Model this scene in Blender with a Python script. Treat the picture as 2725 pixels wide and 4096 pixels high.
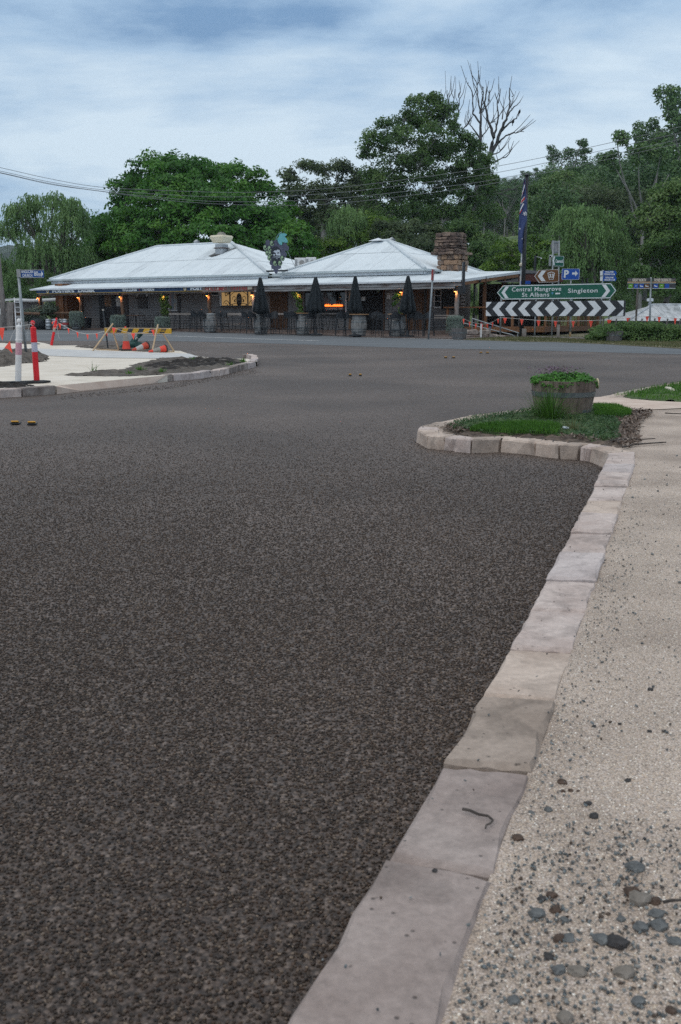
import bpy, bmesh, math, random
import numpy as np
from mathutils import Vector, Matrix
for o in list(bpy.data.objects): bpy.data.objects.remove(o)
SC = bpy.context.scene
COL = SC.collection
R = math.radians
# ---------------------------------------------------------------- camera
PW, PH, FPX, HZ = 2725.0, 4096.0, 3982.0, 1267.0
PITCH = math.atan((PH/2-HZ)/FPX)
CAMZ = 1.0
cam_d = bpy.data.cameras.new('camera')
cam_d.sensor_fit = 'VERTICAL'; cam_d.sensor_height = 36.0; cam_d.sensor_width = 24.0
cam_d.lens = FPX/PH*36.0
cam_d.clip_start = 0.05; cam_d.clip_end = 6000
cam_d.dof.use_dof = True; cam_d.dof.focus_distance = 15.0; cam_d.dof.aperture_fstop = 11.0
cam = bpy.data.objects.new('camera', cam_d); COL.objects.link(cam)
cam.location = (0, 0, CAMZ); cam.rotation_euler = (R(90)-PITCH, 0, 0)
SC.camera = cam
# ---------------------------------------------------------------- world
W = bpy.data.worlds.new('World'); SC.world = W; W.use_nodes = True
nt = W.node_tree; nt.nodes.clear()
def wn(t, **k):
    n = nt.nodes.new(t)
    for a, b in k.items(): setattr(n, a, b)
    return n
SUN_EL, SUN_AZ = 48.0, 215.0
def sky_nodes():
    L = nt.links.new
    out = wn('ShaderNodeOutputWorld')
    sky = wn('ShaderNodeTexSky'); sky.sky_type = 'NISHITA'; sky.sun_disc = False
    sky.sun_elevation = R(SUN_EL); sky.sun_rotation = R(SUN_AZ); sky.air_density = 1.0; sky.dust_density = 2.0
    b1 = wn('ShaderNodeBackground'); b1.inputs[1].default_value = 0.12; L(sky.outputs[0], b1.inputs[0])
    tc = wn('ShaderNodeTexCoord'); sep = wn('ShaderNodeSeparateXYZ'); L(tc.outputs['Generated'], sep.inputs[0])
    zc = wn('ShaderNodeMath', operation='MAXIMUM'); L(sep.outputs[2], zc.inputs[0]); zc.inputs[1].default_value = 0.0
    za = wn('ShaderNodeMath', operation='ADD'); L(zc.outputs[0], za.inputs[0]); za.inputs[1].default_value = 0.10
    dx = wn('ShaderNodeMath', operation='DIVIDE'); L(sep.outputs[0], dx.inputs[0]); L(za.outputs[0], dx.inputs[1])
    dy = wn('ShaderNodeMath', operation='DIVIDE'); L(sep.outputs[1], dy.inputs[0]); L(za.outputs[0], dy.inputs[1])
    cb = wn('ShaderNodeCombineXYZ'); L(dx.outputs[0], cb.inputs[0]); L(dy.outputs[0], cb.inputs[1])
    mp = wn('ShaderNodeMapping'); mp.inputs['Location'].default_value = CLOUD_LOC; mp.inputs['Scale'].default_value = (0.55, 0.75, 1)
    L(cb.outputs[0], mp.inputs[0])
    n1 = wn('ShaderNodeTexNoise'); n1.inputs['Scale'].default_value = 1.0; n1.inputs['Detail'].default_value = 8; n1.inputs['Roughness'].default_value = 0.65
    n1.inputs['Distortion'].default_value = 0.35
    L(mp.outputs[0], n1.inputs['Vector'])
    # lower sky: second cloud layer, seen edge-on
    mp2 = wn('ShaderNodeMapping'); mp2.inputs['Scale'].default_value = (2.6, 2.6, 7.0); mp2.inputs['Location'].default_value = CLOUD2_LOC
    L(tc.outputs['Generated'], mp2.inputs[0])
    n2 = wn('ShaderNodeTexNoise'); n2.inputs['Scale'].default_value = 1.0; n2.inputs['Detail'].default_value = 6; n2.inputs['Roughness'].default_value = 0.5
    n2.inputs['Distortion'].default_value = 0.3
    L(mp2.outputs[0], n2.inputs['Vector'])
    ad = wn('ShaderNodeMath', operation='MULTIPLY_ADD'); L(n1.outputs['Fac'], ad.inputs[0]); ad.inputs[1].default_value = 0.40
    m2 = wn('ShaderNodeMath', operation='MULTIPLY'); L(n2.outputs['Fac'], m2.inputs[0]); m2.inputs[1].default_value = 0.60
    L(m2.outputs[0], ad.inputs[2])
    rp = wn('ShaderNodeValToRGB'); e = rp.color_ramp.elements
    e[0].position = 0.40; e[0].color = SKY_DARK
    e[1].position = 0.575; e[1].color = SKY_LIGHT
    k = e.new(0.47); k.color = SKY_MID
    L(ad.outputs[0], rp.inputs[0])
    # an overcast sky brightens towards the zenith
    mr = wn('ShaderNodeMapRange'); mr.inputs['From Min'].default_value = 0.25; mr.inputs['From Max'].default_value = 1.0
    mr.inputs['To Min'].default_value = 1.0; mr.inputs['To Max'].default_value = SKY_ZENITH; L(sep.outputs[2], mr.inputs[0])
    mt = wn('ShaderNodeMapRange'); mt.inputs['From Min'].default_value = 0.3; mt.inputs['From Max'].default_value = 0.8; L(sep.outputs[2], mt.inputs[0])
    mw = wn('ShaderNodeMix'); mw.data_type = 'RGBA'; L(mt.outputs[0], mw.inputs[0]); L(rp.outputs[0], mw.inputs[6]); mw.inputs[7].default_value = (0.66, 0.69, 0.71, 1)
    b2 = wn('ShaderNodeBackground'); L(mw.outputs[2], b2.inputs[0]); L(mr.outputs[0], b2.inputs[1])
    mx = wn('ShaderNodeMixShader'); mx.inputs[0].default_value = 0.90
    L(b1.outputs[0], mx.inputs[1]); L(b2.outputs[0], mx.inputs[2]); L(mx.outputs[0], out.inputs[0])
CLOUD_LOC = (7.873, -17.946, 1.541); CLOUD2_LOC = (5.683, -1.791, -1.461)
SKY_DARK = (0.20, 0.35, 0.57, 1); SKY_MID = (0.42, 0.59, 0.79, 1); SKY_LIGHT = (0.70, 0.84, 0.96, 1); SKY_ZENITH = 1.6
sky_nodes()
# ---------------------------------------------------------------- sun (overcast: soft)
sun_d = bpy.data.lights.new('sun', 'SUN'); sun_d.energy = 0.6; sun_d.angle = R(50); sun_d.color = (1, 0.95, 0.88)
sun = bpy.data.objects.new('sun', sun_d); COL.objects.link(sun)
sun.rotation_euler = (R(90-SUN_EL), 0, R(180-SUN_AZ)); sun.location = (0, 0, 60)
SC.view_settings.view_transform = 'Standard'; SC.view_settings.look = 'None'
SC.view_settings.exposure = 0.0; SC.view_settings.gamma = 1.0; SC.view_settings.use_curve_mapping = False
SC.cycles.use_denoising = False
SC.cycles.max_bounces = 6; SC.cycles.transparent_max_bounces = 8

# ================================================================= helpers
def ss(t):
    t = min(1.0, max(0.0, t)); return t*t*(3-2*t)
ROADZ = -0.12
def T(y):                      # height of the road surface
    return ROADZ + 0.34*ss((y-20)/42.0)
_cp, _sp = math.cos(PITCH), math.sin(PITCH)
def ray(px, py):
    x = (px-PW/2)/FPX; y = -(py-PH/2)/FPX
    return Vector((x, _cp+y*_sp, -_sp+y*_cp))
def at(px, py, Y):             # the point of a photograph ray at distance Y
    d = ray(px, py); return Vector((0, 0, CAMZ)) + d*(Y/d.y)
def gnd(px, py, zo=0.0):       # the point where it meets the ground (road height + zo)
    d = ray(px, py); lo, hi = 0.5, 400.0
    if CAMZ + d.z*(hi/d.y) > T(hi)+zo: return at(px, py, hi)
    for _ in range(60):
        m = (lo+hi)/2
        if CAMZ + d.z*(m/d.y) > T(m)+zo: lo = m
        else: hi = m
    return at(px, py, lo)
def mpp(Y): return Y/FPX       # metres per photo pixel at distance Y (near the horizon)

class MB:
    """collects faces; build() links them as one mesh object"""
    def __init__(s): s.v = []; s.f = []; s.m = []; s.cur = 0
    def poly(s, pts):
        b = len(s.v); s.v += [tuple(p) for p in pts]; s.f.append(tuple(range(b, b+len(pts)))); s.m.append(s.cur)
    def mesh(s, v, f):
        b = len(s.v); s.v += [tuple(p) for p in v]
        for q in f: s.f.append(tuple(i+b for i in q)); s.m.append(s.cur)
    def box(s, c, d, rz=0.0, M=None, bev=0.0):
        hx, hy, hz = d[0]/2, d[1]/2, d[2]/2
        if bev > 0:
            b = min(bev, hx*.9, hy*.9, hz*.9)
            vs = []
            for sz in (-1, 1):
                for (ix, iy, iz) in ((hx-b, hy-b, hz), (hx, hy, hz-b)):
                    if sz < 0 and iz == hz: pass
                    vs.append([(-ix, -iy, sz*iz), (ix, -iy, sz*iz), (ix, iy, sz*iz), (-ix, iy, sz*iz)])
            rings = [vs[0], vs[1], vs[3], vs[2]]
            v = [p for r_ in rings for p in r_]; f = [(3, 2, 1, 0)]
            for k in range(3):
                for i in range(4):
                    j = (i+1) % 4; f.append((k*4+i, k*4+j, k*4+4+j, k*4+4+i))
            f.append((12, 13, 14, 15))
        else:
            v = [(-hx, -hy, -hz), (hx, -hy, -hz), (hx, hy, -hz), (-hx, hy, -hz), (-hx, -hy, hz), (hx, -hy, hz), (hx, hy, hz), (-hx, hy, hz)]
            f = [(3, 2, 1, 0), (4, 5, 6, 7), (0, 1, 5, 4), (1, 2, 6, 5), (2, 3, 7, 6), (3, 0, 4, 7)]
        X = Matrix.Translation(c) @ (M.to_4x4() if M else Matrix.Rotation(rz, 4, 'Z'))
        s.mesh([X @ Vector(p) for p in v], f); return s
    def beam(s, a, b, w, h, up=(0, 0, 1)):       # box from a to b, w across, h along up
        a = Vector(a); b = Vector(b); d = b-a; L = d.length
        if L < 1e-6: return s
        x = d/L; u = Vector(up)
        y = u.cross(x)
        if y.length < 1e-4: y = Vector((0, 1, 0)).cross(x)
        y.normalize(); z = x.cross(y)
        M = Matrix((x, y, z)).transposed()
        return s.box((a+b)/2, (L, w, h), M=M)
    def tube(s, pts, r, n=8, cap=True):
        pts = [Vector(p) for p in pts]; rs = r if isinstance(r, (list, tuple)) else [r]*len(pts)
        v = []; f = []; up = Vector((0.0123, 0.034, 1))
        for i, p in enumerate(pts):
            d = pts[min(i+1, len(pts)-1)]-pts[max(i-1, 0)]
            if d.length < 1e-9: d = Vector((0, 0, 1))
            d.normalize(); a = d.cross(up)
            if a.length < 0.05: a = d.cross(Vector((1, 0, 0)))
            a.normalize(); b = d.cross(a)
            for k in range(n):
                t = 2*math.pi*k/n; v.append(p+a*(rs[i]*math.cos(t))+b*(rs[i]*math.sin(t)))
        for i in range(len(pts)-1):
            for k in range(n):
                j = (k+1) % n; f.append((i*n+k, i*n+n+k, i*n+n+j, i*n+j))
        if cap: f.append(tuple(range(n))); f.append(tuple((len(pts)-1)*n+k for k in reversed(range(n))))
        s.mesh(v, f); return s
    def lathe(s, prof, n=16, c=(0, 0, 0), wob=None):
        v = []; f = []; c = Vector(c)
        for i, (r, z) in enumerate(prof):
            for k in range(n):
                t = 2*math.pi*k/n; q = r*(wob(t, z) if wob else 1)
                v.append(c+Vector((q*math.cos(t), q*math.sin(t), z)))
        for i in range(len(prof)-1):
            for k in range(n):
                j = (k+1) % n; f.append((i*n+k, i*n+j, i*n+n+j, i*n+n+k))
        f.append(tuple(reversed(range(n)))); f.append(tuple((len(prof)-1)*n+k for k in range(n)))
        s.mesh(v, f); return s
    def prism(s, poly, M, th):     # poly: 2-D outline in the local x-z plane of M, thickness th along local +y
        n = len(poly)
        A = [M @ Vector((p[0], 0, p[1])) for p in poly]; B = [M @ Vector((p[0], th, p[1])) for p in poly]
        s.mesh(A+B, [tuple(range(n)), tuple(range(2*n-1, n-1, -1))]+[(i, i+n, (i+1) % n+n, (i+1) % n) for i in range(n)]); return s
    def build(s, name, mat, parent=None, smooth=False, **pr):
        me = bpy.data.meshes.new(name); me.from_pydata([tuple(p) for p in s.v], [], s.f)
        mats = mat if isinstance(mat, (list, tuple)) else [mat]
        for m in mats: me.materials.append(m)
        if len(mats) > 1: me.polygons.foreach_set('material_index', s.m)
        if smooth: me.polygons.foreach_set('use_smooth', [True]*len(me.polygons))
        me.update()
        return link(name, me, parent, **pr)
def link(name, me, parent=None, **pr):
    o = bpy.data.objects.new(name, me); COL.objects.link(o)
    if parent: o.parent = parent
    for k, v in pr.items(): o[k] = v
    return o
def npmesh(name, v, f, mat, parent=None, smooth=False, attrs=None, **pr):   # v (N,3), f (M,k) arrays
    v = np.ascontiguousarray(v, dtype=np.float32); f = np.ascontiguousarray(f, dtype=np.int32); k = f.shape[1]
    me = bpy.data.meshes.new(name); me.vertices.add(len(v)); me.vertices.foreach_set('co', v.ravel())
    me.loops.add(f.size); me.loops.foreach_set('vertex_index', f.ravel())
    me.polygons.add(len(f)); me.polygons.foreach_set('loop_start', np.arange(0, f.size, k, dtype=np.int32))
    me.polygons.foreach_set('loop_total', np.full(len(f), k, dtype=np.int32))
    if smooth: me.polygons.foreach_set('use_smooth', np.ones(len(f), dtype=bool))
    if attrs:
        for an, (dom, arr) in attrs.items():
            at_ = me.attributes.new(an, 'FLOAT', dom); at_.data.foreach_set('value', np.asarray(arr, dtype=np.float32))
    for m in (mat if isinstance(mat, (list, tuple)) else [mat]): me.materials.append(m)
    me.update(calc_edges=True)
    return link(name, me, parent, **pr)
def thing(name, label, cat, loc=(0, 0, 0), rz=0.0, group=None):
    o = bpy.data.objects.new(name, None); COL.objects.link(o); o.location = loc; o.rotation_euler = (0, 0, rz)
    o.empty_display_size = 0.1
    return tag(o, label, cat, group)
def tag(o, label, cat, group=None):
    o['label'] = label; o['category'] = cat
    if group: o['group'] = group
    return o
def dup(root, loc=None, rz=None, label=None, group=None):
    r = root.copy(); COL.objects.link(r)
    if loc is not None: r.location = loc
    if rz is not None: r.rotation_euler = (0, 0, rz)
    if label: r['label'] = label
    if group: r['group'] = group
    for ch in list(root.children):
        c = ch.copy(); COL.objects.link(c); c.parent = r
        for g in list(ch.children):
            d = g.copy(); COL.objects.link(d); d.parent = c
    return r
_txt = {}
def text(s, size, mat, parent, loc, rot=(R(90), 0, 0), name='lettering', sx=1.0, bold=0.0, align='CENTER', space=1.0, ext=0.002, fit=None):
    cu = bpy.data.curves.new(name, 'FONT'); cu.body = s; cu.size = size; cu.align_x = align; cu.align_y = 'CENTER'
    cu.extrude = ext; cu.offset = bold; cu.space_character = space; cu.resolution_u = 3
    cu.materials.append(mat)
    o = bpy.data.objects.new(name, cu); COL.objects.link(o); o.parent = parent; o.location = loc; o.rotation_euler = rot
    if fit:
        bpy.context.view_layer.update()
        w = o.dimensions[0]
        if w > 0: sx = fit/w
    o.scale = (sx, 1, 1)
    return o
# ---------------------------------------------------------------- materials
_mats = {}
def mat(name, c1, c2=None, rough=0.8, scale=4.0, detail=6, bump=0.0, bscale=None, metal=0.0, spec=0.4, c3=None, coords='Object', stretch=None, trans=0.0, lo=0.35, hi=0.65, emis=None, estr=0.0, bdist=0.01):
    if name in _mats: return _mats[name]
    m = bpy.data.materials.new(name); m.use_nodes = True; _mats[name] = m
    t = m.node_tree; b = t.nodes['Principled BSDF']; L = t.links.new
    b.inputs['Roughness'].default_value = rough; b.inputs['Metallic'].default_value = metal
    b.inputs['Specular IOR Level'].default_value = spec
    if c2 is None: b.inputs['Base Color'].default_value = (*c1, 1)
    if c2 is not None or bump:
        if coords == 'World':
            g = t.nodes.new('ShaderNodeNewGeometry'); vec = g.outputs['Position']
        else:
            g = t.nodes.new('ShaderNodeTexCoord'); vec = g.outputs[coords]
        if stretch:
            mp = t.nodes.new('ShaderNodeMapping'); mp.inputs['Scale'].default_value = stretch; L(vec, mp.inputs[0]); vec = mp.outputs[0]
    if c2 is not None:
        n = t.nodes.new('ShaderNodeTexNoise'); n.inputs['Scale'].default_value = scale; n.inputs['Detail'].default_value = detail; n.inputs['Roughness'].default_value = 0.6
        L(vec, n.inputs['Vector'])
        r = t.nodes.new('ShaderNodeValToRGB'); e = r.color_ramp.elements
        e[0].position = lo; e[0].color = (*c1, 1); e[1].position = hi; e[1].color = (*c2, 1)
        if c3: k = e.new((lo+hi)/2); k.color = (*c3, 1)
        L(n.outputs['Fac'], r.inputs[0]); L(r.outputs[0], b.inputs['Base Color'])
    if bump:
        n2 = t.nodes.new('ShaderNodeTexNoise'); n2.inputs['Scale'].default_value = bscale or scale*4; n2.inputs['Detail'].default_value = 5
        L(vec, n2.inputs['Vector'])
        bp = t.nodes.new('ShaderNodeBump'); bp.inputs['Strength'].default_value = bump; bp.inputs['Distance'].default_value = bdist
        L(n2.outputs['Fac'], bp.inputs['Height']); L(bp.outputs[0], b.inputs['Normal'])
    if emis:
        b.inputs['Emission Color'].default_value = (*emis, 1); b.inputs['Emission Strength'].default_value = estr
    if trans: b.inputs['Transmission Weight'].default_value = trans
    return m
def leaf_mat(name, c1, c2, c3=None, tl=0.25, scale=0.35):
    """foliage: colour from a per-leaf number (random, raised on crown tops as if lit), mixed with larger patches of the crown"""
    if name in _mats: return _mats[name]
    m = bpy.data.materials.new(name); m.use_nodes = True; _mats[name] = m
    t = m.node_tree; t.nodes.clear(); L = t.links.new; N = t.nodes.new
    out = N('ShaderNodeOutputMaterial')
    a = N('ShaderNodeAttribute'); a.attribute_name = 'rnd'
    tc = N('ShaderNodeTexCoord'); no = N('ShaderNodeTexNoise'); no.inputs['Scale'].default_value = scale; no.inputs['Detail'].default_value = 3
    L(tc.outputs['Object'], no.inputs['Vector'])
    oi = N('ShaderNodeObjectInfo')
    m1 = N('ShaderNodeMath'); m1.operation = 'MULTIPLY_ADD'; L(a.outputs['Fac'], m1.inputs[0]); m1.inputs[1].default_value = 0.5
    m2 = N('ShaderNodeMath'); m2.operation = 'MULTIPLY_ADD'; L(no.outputs['Fac'], m2.inputs[0]); m2.inputs[1].default_value = 0.9; m2.inputs[2].default_value = -0.22
    L(m2.outputs[0], m1.inputs[2])
    m3 = N('ShaderNodeMath'); m3.operation = 'MULTIPLY_ADD'; L(oi.outputs['Random'], m3.inputs[0]); m3.inputs[1].default_value = 0.16; L(m1.outputs[0], m3.inputs[2])
    r = N('ShaderNodeValToRGB'); e = r.color_ramp.elements
    e[0].position = 0.15; e[0].color = (*c1, 1); e[1].position = 0.95; e[1].color = (*(c3 or c2), 1)
    if c3: k = e.new(0.6); k.color = (*c2, 1)
    L(m3.outputs[0], r.inputs[0])
    d = N('ShaderNodeBsdfPrincipled'); L(r.outputs[0], d.inputs['Base Color']); d.inputs['Roughness'].default_value = 0.55; d.inputs['Specular IOR Level'].default_value = 0.3
    tr = N('ShaderNodeBsdfTranslucent'); L(r.outputs[0], tr.inputs[0])
    mx = N('ShaderNodeMixShader'); mx.inputs[0].default_value = tl; L(d.outputs[0], mx.inputs[1]); L(tr.outputs[0], mx.inputs[2])
    L(mx.outputs[0], out.inputs[0])
    return m
# ================================================================= ground materials
def chips_mat(name, scale, cols, bump, dist, tone=None, tscale=0.6, far=None, rough=0.85, spec=0.3, gap=0.45):
    """stone chippings: one colour per voronoi cell, relief between the cells"""
    m = bpy.data.materials.new(name); m.use_nodes = True; _mats[name] = m
    t = m.node_tree; b = t.nodes['Principled BSDF']; L = t.links.new; N = t.nodes.new
    g = N('ShaderNodeNewGeometry')
    dn = N('ShaderNodeTexNoise'); dn.inputs['Scale'].default_value = scale*0.6; L(g.outputs['Position'], dn.inputs['Vector'])
    mixv = N('ShaderNodeVectorMath'); mixv.operation = 'MULTIPLY_ADD'; L(dn.outputs['Color'], mixv.inputs[0]); mixv.inputs[1].default_value = (0.6/scale,)*3; L(g.outputs['Position'], mixv.inputs[2])
    v = N('ShaderNodeTexVoronoi'); v.inputs['Scale'].default_value = scale; L(mixv.outputs[0], v.inputs['Vector'])
    sp = N('ShaderNodeSeparateColor'); L(v.outputs['Color'], sp.inputs[0])
    r = N('ShaderNodeValToRGB'); e = r.color_ramp.elements; r.color_ramp.interpolation = 'LINEAR'
    e[0].position = 0; e[0].color = (*cols[0], 1); e[1].position = 1; e[1].color = (*cols[-1], 1)
    for i, c in enumerate(cols[1:-1]):
        k = e.new((i+1)/(len(cols)-1)); k.color = (*c, 1)
    L(sp.outputs[0], r.inputs[0])
    last = r.outputs[0]
    # dark binder between the chips
    er = N('ShaderNodeMapRange'); L(v.outputs['Distance'], er.inputs[0]); er.inputs['From Min'].default_value = 0.40; er.inputs['From Max'].default_value = 0.70; er.inputs['To Min'].default_value = 1.0; er.inputs['To Max'].default_value = gap
    mm = N('ShaderNodeMix'); mm.data_type = 'RGBA'; mm.blend_type = 'MULTIPLY'; mm.inputs[0].default_value = 1.0
    L(last, mm.inputs[6]); cg = N('ShaderNodeCombineColor'); [L(er.outputs[0], cg.inputs[i]) for i in range(3)]; L(cg.outputs[0], mm.inputs[7]); last = mm.outputs[2]
    if tone:
        n = N('ShaderNodeTexNoise'); n.inputs['Scale'].default_value = tscale; n.inputs['Detail'].default_value = 5; L(g.outputs['Position'], n.inputs['Vector'])
        r2 = N('ShaderNodeValToRGB'); e2 = r2.color_ramp.elements; e2[0].position = 0.35; e2[0].color = (*tone[0], 1); e2[1].position = 0.65; e2[1].color = (*tone[1], 1)
        L(n.outputs['Fac'], r2.inputs[0])
        mt = N('ShaderNodeMix'); mt.data_type = 'RGBA'; mt.blend_type = 'MULTIPLY'; mt.inputs[0].default_value = 1.0
        L(last, mt.inputs[6]); L(r2.outputs[0], mt.inputs[7]); last = mt.outputs[2]
    L(last, b.inputs['Base Color']); b.inputs['Roughness'].default_value = rough; b.inputs['Specular IOR Level'].default_value = spec
    bp = N('ShaderNodeBump'); bp.invert = True; bp.inputs['Strength'].default_value = bump; bp.inputs['Distance'].default_value = dist
    L(v.outputs['Distance'], bp.inputs['Height']); L(bp.outputs[0], b.inputs['Normal'])
    return m
CH = [(0.007, 0.004, 0.003), (0.027, 0.016, 0.010), (0.043, 0.028, 0.019), (0.031, 0.022, 0.016), (0.060, 0.033, 0.019), (0.074, 0.052, 0.037), (0.189, 0.139, 0.101)]
CHT = [(0.055, 0.040, 0.032), (0.100, 0.073, 0.059), (0.130, 0.096, 0.079), (0.108, 0.086, 0.075), (0.155, 0.117, 0.096), (0.230, 0.182, 0.155)]
M_road = chips_mat('chip_seal', 90, CHT, 0.9, 0.006, tone=((0.70, 0.68, 0.665), (1.22, 1.215, 1.21)), tscale=0.33, rough=0.62, spec=0.38)
M_old = mat('old_asphalt', (0.095, 0.105, 0.115), (0.135, 0.145, 0.155), 0.85, 0.7, 8, 0.3, 60, coords='World', stretch=(0.5, 2.0, 1))
PC = [(0.347, 0.294, 0.257), (0.574, 0.479, 0.412), (0.676, 0.567, 0.484), (0.635, 0.507, 0.412), (0.717, 0.616, 0.545), (0.758, 0.665, 0.618)]
M_path = chips_mat('granite_gravel', 230, PC, 0.7, 0.004, gap=0.58, tone=((0.66, 0.63, 0.60), (1.0, 0.975, 0.94)), tscale=1.6)
M_sand = mat('pale_sand', (0.594, 0.528, 0.440), (0.726, 0.660, 0.572), 0.9, 1.6, 8, 0.4, 90, coords='World')
M_conc = mat('fresh_concrete', (0.46, 0.46, 0.46), (0.58, 0.57, 0.55), 0.8, 2.0, 8, 0.15, 60, coords='World')
M_ramp = mat('ramp_concrete', (0.50, 0.38, 0.31), (0.62, 0.50, 0.42), 0.85, 3.0, 8, 0.2, 80, coords='World')
M_soil = mat('dark_soil', (0.010, 0.008, 0.007), (0.034, 0.027, 0.023), 0.95, 9, 8, 1.0, 25, coords='World', bdist=0.03)
M_rub = mat('grey_rubble', (0.06, 0.05, 0.042), (0.16, 0.138, 0.118), 0.95, 7, 9, 1.0, 30, coords='World', bdist=0.03)
M_grass_g = mat('grass_ground', (0.04, 0.075, 0.02), (0.09, 0.125, 0.045), 0.9, 2.5, 8, 0.6, 40, coords='World', bdist=0.03)
M_verge = mat('dry_verge', (0.10, 0.105, 0.055), (0.20, 0.17, 0.11), 0.9, 3, 8, 0.6, 40, coords='World', bdist=0.03)
M_brickp = mat('brick_paving', (0.075, 0.052, 0.044), (0.13, 0.10, 0.088), 0.85, 3, 8, 0.3, 30, coords='World')
M_white = mat('road_paint', (0.55, 0.56, 0.56), (0.72, 0.72, 0.70), 0.7, 6, 6, coords='World')
M_sandstone = mat('sandstone', (0.35, 0.32, 0.315), (0.52, 0.49, 0.49), 0.85, 3.5, 9, 0.6, 45, c3=(0.44, 0.41, 0.41), coords='World', bdist=0.006)
M_sandstone2 = mat('sandstone_warm', (0.36, 0.315, 0.29), (0.51, 0.465, 0.44), 0.85, 4.5, 9, 0.6, 45, c3=(0.43, 0.39, 0.365), coords='World', bdist=0.006)
M_sandstone3 = mat('sandstone_grey', (0.33, 0.32, 0.325), (0.49, 0.475, 0.485), 0.85, 5, 9, 0.6, 45, c3=(0.41, 0.40, 0.41), coords='World', bdist=0.006)
M_sandstoned = mat('sandstone_weathered', (0.13, 0.105, 0.09), (0.34, 0.30, 0.27), 0.9, 5.5, 9, 0.8, 30, c3=(0.24, 0.20, 0.18), coords='World', bdist=0.012)

def stone_mat(name, a, b_, c, pit=0.35):
    m = mat(name, a, b_, 0.88, 3.2, 9, 0.0, None, c3=c, coords='World'); t = m.node_tree; b = t.nodes['Principled BSDF']; L = t.links.new; N = t.nodes.new
    old = b.inputs['Base Color'].links[0].from_socket; g = N('ShaderNodeNewGeometry')
    n = N('ShaderNodeTexNoise'); n.inputs['Scale'].default_value = 55; n.inputs['Detail'].default_value = 6; n.inputs['Roughness'].default_value = .7; L(g.outputs['Position'], n.inputs['Vector'])
    r = N('ShaderNodeMapRange'); L(n.outputs['Fac'], r.inputs[0]); r.inputs['From Min'].default_value = .3; r.inputs['From Max'].default_value = .7; r.inputs['To Min'].default_value = .80; r.inputs['To Max'].default_value = 1.14
    v = N('ShaderNodeTexVoronoi'); v.inputs['Scale'].default_value = 34; L(g.outputs['Position'], v.inputs['Vector']); r2 = N('ShaderNodeMapRange'); L(v.outputs['Distance'], r2.inputs[0]); r2.inputs['From Min'].default_value = .05; r2.inputs['From Max'].default_value = .16; r2.inputs['To Min'].default_value = pit; r2.inputs['To Max'].default_value = 1.0
    n3 = N('ShaderNodeTexNoise'); n3.inputs['Scale'].default_value = 9; n3.inputs['Detail'].default_value = 3; L(g.outputs['Position'], n3.inputs['Vector']); gt = N('ShaderNodeMath'); gt.operation = 'GREATER_THAN'; gt.inputs[1].default_value = .53; L(n3.outputs['Fac'], gt.inputs[0])
    mx = N('ShaderNodeMix'); mx.data_type = 'FLOAT'; L(gt.outputs[0], mx.inputs[0]); mx.inputs[2].default_value = 1.0; L(r2.outputs[0], mx.inputs[3])
    n4 = N('ShaderNodeTexNoise'); n4.inputs['Scale'].default_value = 5.5; n4.inputs['Detail'].default_value = 7; n4.inputs['Distortion'].default_value = 1.2; L(g.outputs['Position'], n4.inputs['Vector']); r4 = N('ShaderNodeMapRange'); L(n4.outputs['Fac'], r4.inputs[0]); r4.inputs['From Min'].default_value = .35; r4.inputs['From Max'].default_value = .5; r4.inputs['To Min'].default_value = .74; r4.inputs['To Max'].default_value = 1.0
    p = N('ShaderNodeMath'); p.operation = 'MULTIPLY'; L(r.outputs[0], p.inputs[0]); L(mx.outputs[0], p.inputs[1]); p2 = N('ShaderNodeMath'); p2.operation = 'MULTIPLY'; L(p.outputs[0], p2.inputs[0]); L(r4.outputs[0], p2.inputs[1])
    cg = N('ShaderNodeCombineColor'); [L(p2.outputs[0], cg.inputs[i]) for i in range(3)]; mm = N('ShaderNodeMix'); mm.data_type = 'RGBA'; mm.blend_type = 'MULTIPLY'; mm.inputs[0].default_value = 1; L(old, mm.inputs[6]); L(cg.outputs[0], mm.inputs[7]); L(mm.outputs[2], b.inputs['Base Color'])
    bp = N('ShaderNodeBump'); bp.inputs['Strength'].default_value = .8; bp.inputs['Distance'].default_value = .006; L(p.outputs[0], bp.inputs['Height']); L(bp.outputs[0], b.inputs['Normal'])
    return m
M_sandstone = stone_mat('kerb_sandstone', (0.441, 0.348, 0.307), (0.606, 0.510, 0.462), (0.524, 0.432, 0.389))
M_sandstone2 = stone_mat('kerb_sandstone_warm', (0.452, 0.348, 0.282), (0.606, 0.494, 0.414), (0.524, 0.421, 0.350))
M_sandstone3 = stone_mat('kerb_sandstone_grey', (0.408, 0.348, 0.327), (0.573, 0.499, 0.472), (0.491, 0.421, 0.399))
M_stonen = stone_mat('kerb_sandstone_vignetted', (0.276, 0.218, 0.195), (0.396, 0.328, 0.297), (0.336, 0.272, 0.245))  # darkened sandstone for the nearest stones, imitating lens vignetting
M_stonen2 = stone_mat('kerb_sandstone_tan', (0.298, 0.234, 0.190), (0.430, 0.348, 0.291), (0.369, 0.296, 0.245))
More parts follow.
